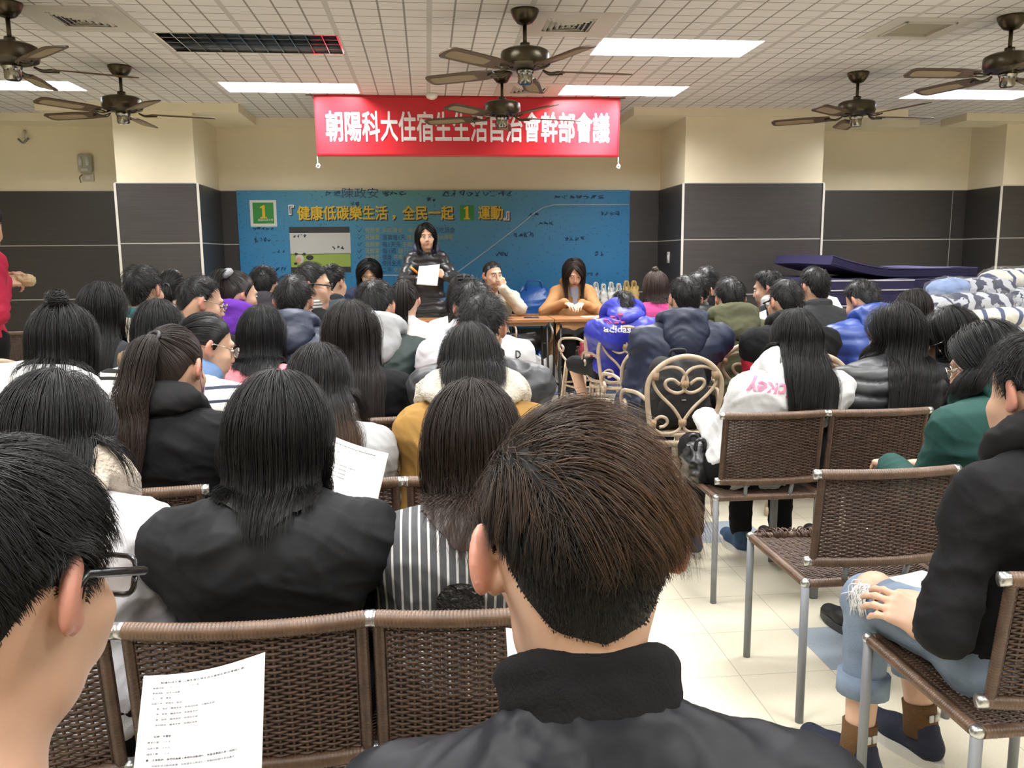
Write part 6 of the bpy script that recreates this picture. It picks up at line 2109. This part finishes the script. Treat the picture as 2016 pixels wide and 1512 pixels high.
paper('sheet glimpsed past the left shoulder of the tousled-haired person', (A(996, 1236, 1.12), A(1100, 1240, 1.15), A(1100, 1370, 1.02), A(1003, 1345, 1.0)), MINUTES[2:12], 0.004)
paper('white sheet held over the ripped knee at the right edge', (A(1693, 1141, 1.83), A(1815, 1122, 1.95), A(1890, 1150, 1.80), A(1850, 1200, 1.66)), None, 0.006)
paper('white sheet held up beside the plain dark jacket', (A(1628, 580, 5.25), A(1648, 586, 5.3), A(1668, 622, 5.2), A(1636, 622, 5.15)), None, 0.004)
paper('pale sheet in both hands of the person standing at the front', (A(825, 524, 7.72), A(866, 520, 7.72), A(861, 563, 7.62), A(820, 560, 7.62)), None, 0.006)
paper('white sheet held low between the black and red jacket and the olive jacket', (A(1474, 622, 4.75), A(1508, 610, 4.85), A(1512, 640, 4.75), A(1478, 648, 4.65)), None, 0.004)
paper('white sheet on the lap between the pink-lettered hoodie and the black puffer', (A(1628, 728, 3.7), A(1660, 730, 3.7), A(1668, 760, 3.55), A(1630, 762, 3.55)), None, 0.004)

# ================================================================== tables, bags, bedding
m_table = mat('table_laminate', (0.30, 0.135, 0.055), 0.35, var=0.1, varscale=6)
m_edge = mat('table_edge', (0.20, 0.11, 0.06), 0.5)
m_tleg = mat('table_leg', (0.035, 0.035, 0.037), 0.4, 0.5)


def table(x0, x1, y0, y1, zt, label, grp='brown folding tables'):
    r = empty('folding_table', ((x0 + x1) / 2, (y0 + y1) / 2, 0), 0, label, 'table', grp)
    wx, wy = x1 - x0, y1 - y0
    MB().box((0, 0, zt - 0.014), (wx, wy, 0.028), bev=0.004).build('tabletop', m_table, r, smooth=False)
    MB().box((0, 0, zt - 0.045), (wx - 0.10, wy - 0.08, 0.035)).build('apron', m_edge, r, smooth=False)
    for sx in (-1, 1):
        for sy in (-1, 1):
            MB().tube([(sx * (wx / 2 - 0.06), sy * (wy / 2 - 0.05), zt - 0.05), (sx * (wx / 2 - 0.045), sy * (wy / 2 - 0.035), 0.0)], 0.012, 8).build('leg', m_tleg, r)
        MB().tube([(sx * (wx / 2 - 0.05), -(wy / 2 - 0.045), 0.12), (sx * (wx / 2 - 0.05), wy / 2 - 0.045, 0.12)], 0.008, 6).build('leg_brace', m_tleg, r)
    return r


TY = 7.42
xj = at_y(1092, 622, TY).x
table(xj - 1.8, xj - 0.004, TY, TY + 0.45, 0.74, 'brown folding table in front of the standing person')
table(xj + 0.004, xj + 1.6, TY, TY + 0.45, 0.74, 'brown folding table in front of the camel coat, partly behind the blue jacket')
xa = at_y(1005, 600, 8.75).x; xb = at_y(1272, 600, 8.75).x
table(xa, xb, 8.72, 9.2, 0.70, 'brown folding table against the wall under the plastic bags')
for i, (px, py, px2, lab) in enumerate(((1106, 608, 1122, 'left of two white slips on the table under the hands'), (1128, 607, 1152, 'right of two white slips on the table under the hands'), (1166, 607, 1182, 'white slip on the table beside the blue jacket'))):
    a = at_z(px, py, 0.742); b = at_z(px2, py - 2, 0.742)
    r = empty('paper_sheet', ((a.x + b.x) / 2, TY + 0.2 + 0.02 * i, 0.7415), math.radians((8, -12, 4)[i]), lab, 'paper')
    MB().box((0, 0, 0), (b.x - a.x, 0.14, 0.002)).build('sheet', m_paper, r, smooth=False)
p = at_z(1019, 609, 0.745)
r = empty('mobile_phone', (p.x, TY + 0.2, 0.7405), math.radians(80), 'dark phone lying on the table in front of the cream hoodie', 'phone')
MB().box((0, 0, 0.0045), (0.07, 0.14, 0.009), bev=0.004).build('casing', m_ink, r); MB().box((0, 0, 0.0095), (0.062, 0.12, 0.001)).build('screen', mat('phone_glass', (0.02, 0.02, 0.025), 0.08), r)
K = PEOPLE['speaker']
r = empty('pen', at_y(818, 535, 7.68), 0, 'orange highlighter pen in the hand of the standing person', 'pen')
pa, pb = at_y(811, 528, 7.66), at_y(824, 539, 7.70)
d_ = npv(pb - pa); o_ = npv(r.location)
MB().tube([npv(pa) - o_, npv(pb) - o_], 0.010, 8).build('barrel', mat('pen_orange', (0.75, 0.25, 0.02), 0.35), r)
MB().tube([npv(pa) - o_ - d_ * 0.10, npv(pa) - o_ + d_ * 0.25], 0.0115, 8).build('cap', mat('pen_cap', (0.8, 0.42, 0.05), 0.35), r)


def bag(name, label, cat, c, w, d, h, m, seed=0, slump=0.25, handles=None, top=0.75, grp=None):
    """soft bag standing on its base at c (centre of base)"""
    r = empty(name, c, 0, label, cat, grp)
    nu, nv = 34, 14
    G = np.zeros((nu, nv, 3))
    for i in range(nu):
        a = 2 * math.pi * i / (nu - 1)
        for j in range(nv):
            v = j / (nv - 1)
            k = 1 + 0.10 * math.sin(3.1 * v) - (1 - top) * v ** 2
            ex = 0.55
            cx, sx = math.cos(a), math.sin(a)
            x = w / 2 * math.copysign(abs(cx) ** ex, cx) * k; y = d / 2 * math.copysign(abs(sx) ** ex, sx) * k * (1 - 0.75 * v ** 3)
            z = h * v * (1 - slump * 0.5 * (0.5 + 0.5 * math.sin(a * 2 + seed)) * v)
            G[i, j] = (x, y, z)
    f = folds(G.reshape(-1, 3) * 1.6, 1.0, seed).reshape(nu, nv) * 0.012
    G[:, 1:, :2] += f[:, 1:, None] * np.sign(G[:, 1:, :2])
    G[-1] = G[0]
    b = MB().grid(G)
    n = nu
    b.add(np.concatenate([G[:-1, 0], [[0, 0, 0.0]]]), [(i, (i + 1) % (nu - 1), nu - 1) for i in range(nu - 1)])
    tp = G[:-1, -1].mean(0)
    b.add(np.concatenate([G[:-1, -1], [tp - np.array([0, 0, 0.01])]]), [((i + 1) % (nu - 1), i, nu - 1) for i in range(nu - 1)])
    b.build('bag_body', m, r)
    if handles is not None:
        for sd in (-1, 1):
            MB().tube(crom([(-w * 0.22, sd * d * 0.2, h * 0.8), (-w * 0.16, sd * d * 0.22, h * 1.12), (w * 0.16, sd * d * 0.22, h * 1.12), (w * 0.22, sd * d * 0.2, h * 0.8)], 5), 0.008, 6).build('handle', handles, r)
    return r


m_tarp = mat('blue_tarp', (0.010, 0.085, 0.34), 0.28, bump=(22, 0.35)); m_blkbag = mat('black_bag', (0.012, 0.012, 0.013), 0.35, bump=(25, 0.4))
m_wplastic = mat('white_plastic', (0.66, 0.67, 0.70), 0.3, bump=(28, 0.5)); m_kraft = mat('kraft_paper', (0.40, 0.28, 0.10), 0.7)
m_clear = mat('clear_plastic', (0.55, 0.56, 0.55), 0.15, bump=(40, 0.6))
p = at_y(1052, 600, 8.85); bag('tote_bag', 'large blue tarpaulin bag on the table behind the presenters', 'bag', (p.x, 8.9, 0.70), 0.40, 0.25, 0.30, m_tarp, 1, 0.5, m_tarp)
p = at_y(1020, 600, 8.85); bag('carrier_bag', 'low black bag left of the blue tarpaulin bag', 'bag', (p.x - 0.02, 8.86, 0.70), 0.16, 0.22, 0.16, m_blkbag, 2, 0.4)
p = at_y(1036, 690, 8.0); bag('tote_bag', 'blue tarpaulin bag on the floor under the table', 'bag', (p.x, 8.15, 0.0), 0.42, 0.26, 0.40, m_tarp, 3, 0.3, m_tarp)
p = at_y(1030, 640, 8.0); bag('carrier_bag', 'glossy black bag slumped on top of the blue bag under the table', 'bag', (p.x, 8.15, 0.405), 0.38, 0.24, 0.16, m_blkbag, 4, 0.3)
p = at_y(1078, 700, 7.7); bag('carrier_bag', 'white plastic bag on the floor beside the table leg', 'bag', (p.x, 7.95, 0.0), 0.26, 0.22, 0.36, m_wplastic, 5, 0.4, top=0.6)
for i in range(6):
    p = at_y(1174 + i * 15, 585, 8.9)
    if i < 4: bag('gift_bag', ('first', 'second', 'third', 'fourth')[i] + ' from the left of the clear plastic bags lined up beside the camel coat', 'bag', (p.x, 8.93, 0.70), 0.085, 0.12, 0.27 - 0.015 * (i % 2), m_clear, i + 7, 0.3, m_clear, 0.85, 'clear plastic bags in a row')
    else: bag('gift_bag', ('kraft paper bag beside the row of clear plastic bags', 'kraft paper bag at the right end of the row of bags')[i - 4], 'bag', (p.x, 8.93, 0.70), 0.09, 0.12, 0.28, m_kraft, i + 7, 0.1, m_kraft, 0.95)
# low red bag on the aisle chair
p = at_y(1145, 690, 6.85); bag('handbag', 'small dark red bag on the seat of the aisle rattan chair', 'bag', (at_y(1160, 690, 6.95).x, 6.97, 0.425), 0.16, 0.10, 0.16, mat('dark_red_leather', (0.22, 0.02, 0.04), 0.4), 3, 0.1, mat('dark_red_leather', (0.2, 0.02, 0.04)))

# mattresses
m_mat = mat('mattress_navy', (0.022, 0.019, 0.075), 0.85, bump=(200, 0.15)); m_pipe = mat('mattress_piping', (0.55, 0.55, 0.60), 0.6)


def mattress(label, x0, x1, y0, y1, z, t, bend=None, pipe=True):
    r = empty('mattress', ((x0 + x1) / 2, (y0 + y1) / 2, z), 0, label, 'mattress', 'navy mattresses in the right corner')
    wx, wy = x1 - x0, y1 - y0
    nu, nv = 24, 14
    f = bend or (lambda u: 0.0)
    prof = lambda e: t / 2 * (1 - abs(e) ** 8) ** 0.25
    U, V = np.linspace(-1, 1, nu), np.linspace(-1, 1, nv)
    G = np.zeros((nu, nv, 3)); 
    for i, u in enumerate(U):
        for j, v in enumerate(V): G[i, j] = (u * wx / 2, v * wy / 2, f((u + 1) / 2) + t / 2 + 0.004 * math.sin(5 * u + 3 * v))
    MB().sheet(G, t * 0.98).build('pad', m_mat, r, angle=40)
    if pipe:
        b = MB()
        for zz in (0.12, 0.88):
            b.tube([(u * wx / 2, -wy / 2 - 0.002, f((u + 1) / 2) + t * zz) for u in U], 0.006, 6)
        b.build('piping', m_pipe if pipe == 2 else m_mat, r)
    return r


MA0, MA1 = at_y(1634, 560, 6.9).x, at_y(1800, 560, 6.9).x
MB0, MB1 = MA1 + 0.01, at_y(1958, 560, 6.9).x
t_ = 0.108
ordn = ['lowest', 'second from the floor', 'third from the floor', 'fourth from the floor', 'fifth from the floor', 'sixth from the floor', 'seventh from the floor', 'eighth from the floor', 'ninth from the floor', 'tenth from the floor']
for k in range(10):
    mattress('navy mattress in the left stack, ' + ordn[k], MA0, MA1, 6.9, 8.2, k * t_ + 0.0005, t_, None, 2 if k in (7, 9, 5) else True)
for k in range(10):
    mattress('navy mattress in the right stack, ' + ordn[k], MB0, MB1, 6.95, 8.2, k * t_ + 0.0005, t_, None, 2 if k in (7, 5) else True)
mattress('loose navy mattress draped across the top of the stacks, curling up', MA0 + 0.06, MB1 - 0.1, 7.0, 8.2, 10 * t_ + 0.004, 0.085, lambda u: 0.12 * max(0, 1 - u / 0.42) ** 1.6 - 0.0 * u + 0.004, True)

# wrapped bedding on a white-sheeted table
tx0, tx1 = at_y(1880, 640, 5.3).x, at_y(2110, 640, 5.3).x
tb = table(tx0 - 0.12, tx1, 5.05, 5.95, 0.76, 'table under the white sheet and wrapped bedding at the right edge', 'x'); del tb['group']
m_sheet = mat('white_sheet', (0.72, 0.72, 0.74), 0.8)
G = np.zeros((20, 14, 3))
for i in range(20):
    for j in range(14):
        x = tx0 - 0.10 + (tx1 - tx0 + 0.08) * i / 19; y = 5.0 + 0.98 * j / 13
        G[i, j] = (x, y, 0.775 - (0.30 if j == 0 else 0.0) + 0.004 * math.sin(7 * x + 5 * y))
G[:, 0, 1] = 5.03
o = MB().sheet(G, 0.006).build('white_sheet', m_sheet); tag(o, 'white sheet spread over the table under the wrapped bedding', 'sheet')
m_quilt = mat('quilt_navy_white', (0.5, 0.5, 0.55), 0.8)
g = NG(m_quilt); x, y, z = g.xyz()
k1 = g.m('GREATER_THAN', g.m('SINE', g.m('ADD', g.m('MULTIPLY', x, 46.0), g.m('MULTIPLY', g.noise(7.0), 9.0))), -0.25); k2 = g.m('GREATER_THAN', g.noise(15.0), 0.43)
g.out(g.mix(g.m('MULTIPLY', k1, k2), (0.42, 0.44, 0.50), (0.012, 0.016, 0.055)), 0.8)
m_quilt2 = mat('quilt_pale_blue', (0.22, 0.31, 0.55), 0.8, var=0.2, varscale=14); m_quilt3 = mat('quilt_white_stripe', (0.6, 0.6, 0.58), 0.8)
g = NG(m_quilt3); x, y, z = g.xyz(); g.out(g.mix(g.line(x, 0.11, 0.028), (0.64, 0.63, 0.58), (0.03, 0.05, 0.15)), 0.8)
m_wrap = mat('clear_wrap', (0.9, 0.92, 0.95), 0.08, bump=(26, 0.9)); m_wrap.node_tree.nodes['Principled BSDF'].inputs['Alpha'].default_value = 0.07


def bundle(label, px, py, Y, L, rr, m, rot):
    p = at_y(px, py, Y)
    r = empty('bedding_bundle', (p.x, Y, p.z), rot, label, 'bedding', 'plastic-wrapped bedding')
    S = SDF(0.03)
    S.cap((-L / 2 + rr, 0, 0), (L / 2 - rr, 0, 0), rr * 1.12, k=0.03, squash=(1, 1.25, 0.82))
    fl = S.field(0.010)
    link_mesh('quilt', mesh_from(fl, lambda V, G: 0.010 * folds(V, 0.8, px), 'quilt'), m, r)
    link_mesh('plastic_wrap', mesh_from(fl, lambda V, G: 0.014 + 0.013 * folds(V, 1.3, px * 0.5 + 1), 'wrap'), m_wrap, r)
    MB().tube(crom([(L / 2 - 0.01, 0, 0), (L / 2 + 0.03, 0.01, 0.015), (L / 2 + 0.06, 0, 0.05)], 4), [0.03, 0.028, 0.025, 0.022, 0.02, 0.015, 0.012, 0.018, 0.03], 7).build('knot', m_wrap, r)


for a_ in (('striped white bundle on top of the bedding pile', 1990, 553, 5.75, 0.46, 0.10, m_quilt3, 0.15), ('pale blue bundle at the left of the bedding pile', 1868, 570, 5.55, 0.28, 0.085, m_quilt2, 0.3),
           ('navy patterned bundle above the big roll', 1935, 571, 5.55, 0.42, 0.085, m_quilt, -0.1), ('navy patterned bundle at the right edge of the pile', 2010, 590, 5.5, 0.36, 0.09, m_quilt, 0.4),
           ('rolled navy and white bundle showing its spiral end', 1925, 600, 5.25, 0.46, 0.085, m_quilt, 0.05), ('small blue grey bundle at the lower left of the pile', 1842, 603, 5.3, 0.30, 0.085, m_quilt, 0.9),
           ('white bundle low in the pile beside the sheet', 1960, 624, 5.15, 0.42, 0.07, m_quilt3, -0.15), ('navy and white bundle at the bottom left of the pile', 1860, 622, 5.2, 0.30, 0.07, m_quilt, 0.2)):
    bundle(*a_)

# ================================================================== things carried, marks on clothing
K = PEOPLE['backpack_man']
bp = empty('backpack', (K.loc[0] + 0.0, K.loc[1] - 0.215, 0.435), 0, 'black backpack squeezed between the navy jacket and the rattan chair back', 'backpack')
S = SDF(0.03)
S.cap((-0.09, 0, 0.09), (0.09, 0, 0.09), 0.085, k=0.04, squash=(1, 0.62, 1)); S.cap((-0.085, 0, 0.09), (-0.07, 0, 0.30), 0.085, 0.07, k=0.04, squash=(1, 0.62, 1)); S.cap((0.085, 0, 0.09), (0.07, 0, 0.30), 0.085, 0.07, k=0.04, squash=(1, 0.62, 1)); S.cap((-0.05, 0, 0.2), (0.05, 0, 0.2), 0.09, k=0.04, squash=(1, 0.62, 1))
link_mesh('pack_body', mesh_from(S.field(0.010), lambda V, G: 0.004 * folds(V, 1.2), 'pack'), mat('backpack_black', (0.013, 0.013, 0.014), 0.7, bump=(300, 0.2)), bp)
S = SDF(0.02); S.cap((-0.06, -0.045, 0.09), (0.06, -0.045, 0.09), 0.05, k=0.03, squash=(1, 0.5, 1)); S.cap((-0.05, -0.045, 0.14), (0.05, -0.045, 0.14), 0.05, k=0.03, squash=(1, 0.5, 1))
link_mesh('front_pocket', mesh_from(S.field(0.008), None, 'pocket'), mat('backpack_black', (0.013, 0.013, 0.014)), bp)
MB().box((0.02, -0.075, 0.155), (0.022, 0.003, 0.006)).build('zip_pull', m_capm, bp)
MB().tube(crom([(-0.04, -0.02, 0.37), (-0.03, -0.03, 0.40), (0.03, -0.03, 0.40), (0.04, -0.02, 0.37)], 4), 0.008, 6).build('grab_loop', mat('backpack_black', (0.013, 0.013, 0.014)), bp)

m_pink = mat('pink_lettering', (0.68, 0.24, 0.38), 0.6); m_wl = mat('white_lettering', (0.74, 0.74, 0.76), 0.6); m_rd = mat('red_lettering', (0.45, 0.03, 0.12), 0.6)


def cz(K, px, py):
    """person-space (x, z) of a picture point on the back of a garment"""
    p = at_y(px, py, K.loc[1] + K.p2[1] - 0.12)
    q = K.Rb.T @ (npv(p) - K.loc)
    return q[0], q[2]


def span(K, x0, x1, y):
    a, b = cz(K, x0, y), cz(K, x1, y)
    return (a[0] + b[0]) / 2, a[1], b[0] - a[0]


K = PEOPLE['pink_name_girl']
x_, z_, w_ = span(K, 1470, 1572, 762)
text_decal(K, 'pink_lettering', 'Mickey', x_, z_, w_ * 1.0, 0.075, m_pink, rot=math.pi - 0.06, bold=0.0022, shear=0.3)
K = PEOPLE['blue_jacket_man']
x_, z_, w_ = span(K, 1186, 1240, 647)
text_decal(K, 'sports_lettering', 'adidas', x_, z_, w_, 0.050, m_wl, rot=-0.06, bold=0.003)
for i, (bx, hh) in enumerate(((1194, 8), (1207, 14), (1221, 20))):
    a = cz(K, bx, 636); b_ = cz(K, bx + 10, 636 - hh); wq = 0.034
    q0 = npv(a); dv = npv((0.02, hh * 0.0034)); 
    out = npv([q0, q0 + npv((wq, 0)), q0 + npv((wq, 0)) + dv * npv((-1, 1)) , q0 + dv * npv((-1, 1))])
    inn = out.mean(0) + (out - out.mean(0)) * 0.62
    # outline stripe: ring of quads
    decal(K, 'sports_stripe', np.concatenate([out, inn]), [(k, (k + 1) % 4, 4 + (k + 1) % 4, 4 + k) for k in range(4)], m_rd)
K = PEOPLE['letter_man']
x_, z_, w_ = span(K, 1017, 1026, 699)
text_decal(K, 'printed_letter', 'D', x_, z_, 0.024, 0.034, m_ink, bold=0.002)
K = PEOPLE['stripe_girl']
x_, z_, w_ = span(K, 858, 950, 1165)
th = np.linspace(0, 2 * np.pi, 41)[:-1]
rr = w_ / 2
rings = [0.02, 0.25, 0.5, 0.75, 1.0]
V = np.concatenate([npv([(x_ + rr * q * math.cos(t), z_ + rr * q * math.sin(t)) for t in th]) for q in rings])
fs = [(i * 40 + k, i * 40 + (k + 1) % 40, (i + 1) * 40 + (k + 1) % 40, (i + 1) * 40 + k) for i in range(4) for k in range(40)]
m_seq = mat('black_sequins', (0.012, 0.012, 0.013), 0.25, bump=(110, 1.0), spec=0.8)
decal(K, 'sequin_patch', V, fs, m_seq, off=0.005)

# hair ties and clips
def ring_part(K, name, m, c, R_, r_, nrm):
    n_ = npv(nrm) / np.linalg.norm(nrm)
    u = np.cross(n_, npv((1, 0, 0.01))); u /= np.linalg.norm(u); v = np.cross(n_, u)
    MB().tube([c + R_ * (math.cos(t) * u + math.sin(t) * v) for t in np.linspace(0, 2 * np.pi, 18)], r_, 7, cap=False).build(name, m, K.hairo)


for pid, m, R_, r_ in (('ponytail_girl', m_ink, 0.017, 0.006), ('purple_hood_girl', mat('grey_scrunchie', (0.26, 0.27, 0.29), 0.9, bump=(120, 0.8)), 0.022, 0.020), ('white_pony_girl', m_ink, 0.016, 0.006), ('stripe_pony_girl', m_ink, 0.016, 0.007)):
    K = PEOPLE[pid]; ring_part(K, 'hair_tie', m, K.H.tie, R_, r_, K.H.tdir)
K = PEOPLE['clip_girl']
c = K.hc + K.R @ npv((0.0, -0.085, 0.075))
cl = MB()
for s_ in (-1, 1):
    for k in range(4): cl.tube(crom([c + npv((s_ * 0.004, -0.01, 0.03 - 0.018 * k)), c + npv((s_ * 0.025, -0.02, 0.028 - 0.018 * k)), c + npv((s_ * 0.034, 0.0, 0.024 - 0.018 * k))], 3), 0.005, 6)
cl.tube([c + npv((0, -0.012, 0.04)), c + npv((0, -0.012, -0.035))], 0.009, 8)
cl.build('claw_clip', m_ink, K.hairo)
# face mask on the ponytail girl's cheek
K = PEOPLE['ponytail_girl']
q = lambda p: K.hc + K.R @ npv(p) * K.hs
mk = MB(); 
G = np.array([[q((0.066 * math.sin(a) , 0.045 + 0.062 * math.cos(a), zz)) for zz in np.linspace(-0.10, -0.035, 6)] for a in np.linspace(-1.25, 1.25, 14)])
mk.sheet(G, 0.003); 
for sd in (-1, 1): mk.tube([q((sd * 0.063, 0.065, -0.04)), q((sd * 0.08, -0.005, 0.01)), q((sd * 0.088, -0.02, -0.01)), q((sd * 0.07, 0.05, -0.085))], 0.0015, 5)
mk.build('face_mask', mat('mask_lilac', (0.50, 0.40, 0.52), 0.8), K.root)

# ---- the ripped jeans, cuffs, socks, bracelet
K = PEOPLE['jeans_man']
tro = [o for o in K.root.children if o.name.startswith('trousers')][0]
m_thread = mat('white_thread', (0.66, 0.66, 0.66), 0.9)
for i in (0, 1):
    a, k_ = K.ank[i], K.knee[i]
    u = (k_ - a) / np.linalg.norm(k_ - a)
    c = a + u * 0.15
    MB().tube([c - u * 0.022, c + u * 0.03], [0.062, 0.062], 18).build('rolled_cuff', m_jean, tro)
    so = MB().tube([a - u * 0.03 + npv((0, 0, 0.0)), a + u * 0.02, a + u * 0.055], [0.044, 0.041, 0.042], 14).build('sock', mat('brown_sock', (0.12, 0.060, 0.020), 0.95, bump=(250, 0.4)), K.root)
    sd = npv((0.0, -1, 0)); 
    for dx in (-0.008, 0.010): MB().box(a + npv((dx, -0.0415, 0.030)), (0.012, 0.004, 0.018)).build('sock_mark', m_sole, so)
k_ = K.knee[0]
h_ = K.hip[0]; u = (k_ - h_) / np.linalg.norm(k_ - h_)
rp = MB().ell(k_ + npv((-0.008, -0.022, 0.030)) , (0.050, 0.048, 0.052), n=20, m=14).build('knee_skin', skin(1.0), tro)
tb_ = MB()
for k in range(46):
    dv = npv((-1.0, RNG.uniform(-0.75, 0.15), RNG.uniform(0.35, 0.9))); dv /= np.linalg.norm(dv)
    p0 = k_ + npv((-0.008, -0.022, 0.030)) + dv * npv((0.054, 0.056, 0.056))
    PP = crom([p0, p0 + npv((-0.012, RNG.normal() * 0.008, -0.010)), p0 + npv((-0.020, RNG.normal() * 0.014 - 0.004, -0.03 - RNG.uniform(0, 0.04)))], 4)
    tb_.tube(K.trf.push(PP, 0.004 + 0.004 * RNG.uniform(), it=4), 0.0013, 4)
tb_.build('frayed_threads', m_thread, tro)
W = K.W[0]; E = K.E[0]; u = (W - E) / np.linalg.norm(W - E)
v = np.cross(u, npv((0, 0, 1))); v /= np.linalg.norm(v); v2 = np.cross(u, v)
br = MB()
for k in range(20):
    t = 2 * math.pi * k / 20
    br.ell(W + u * 0.004 + 0.031 * (math.cos(t) * v + math.sin(t) * v2), (0.0062, 0.0062, 0.0062), n=8, m=6)
br.build('bead_bracelet', mat('bead_brown', (0.10, 0.05, 0.015), 0.25), K.root)
# handbag beside the pink-lettered hoodie
K = PEOPLE['pink_name_girl']
p = at_y(1392, 905, K.loc[1])
bag('handbag', 'small black handbag on the wicker seat beside the white hoodie', 'bag', (K.loc[0] - 0.185, K.loc[1] + 0.10, 0.42), 0.09, 0.20, 0.14, m_blkbag, 2, 0.2, m_blkbag)
K = PEOPLE['red_standing']
# white bundle in the hands of the red jacket
p = at_y(38, 553, 4.92)
r = empty('paper_cup', p, 0, 'cream crumpled wrapper held by the person in red', 'wrapper')
S = SDF(0.02); S.cap((-0.07, 0, 0.0), (0.05, 0.01, 0.004), 0.03, 0.036, k=0.02)
link_mesh('wrapper', mesh_from(S.field(0.006), lambda V, G: 0.008 * folds(V, 2.0), 'wrap'), mat('cream_wrapper', (0.52, 0.40, 0.24), 0.7, bump=(60, 0.6)), r)
r.name = 'food_wrapper'

# open front of the duffle coat: grey jumper and toggles
K = PEOPLE['camel_coat_woman']
fw = -K.bk
c = K.p1 * 0.55 + K.p2 * 0.45
MU = Matrix(((1, 0, 0), (0, fw[1], K.up[1]), (0, fw[2], K.up[2])))
MB().ell(c + fw * 0.080, (0.058, 0.034, 0.19), MU, 18, 14).build('jumper', cloth('grey_jumper', (0.30, 0.31, 0.38)), K.garment)
for q_ in (-0.07, 0.03):
    for sd in (-1, 1):
        p = c + fw * 0.108 + K.up * q_ + npv((sd * 0.075, 0, 0))
        MB().tube([p - npv((0.018, 0, 0)), p + npv((0.018, 0, 0))], 0.007, 8).build('toggle', m_ink, K.garment)
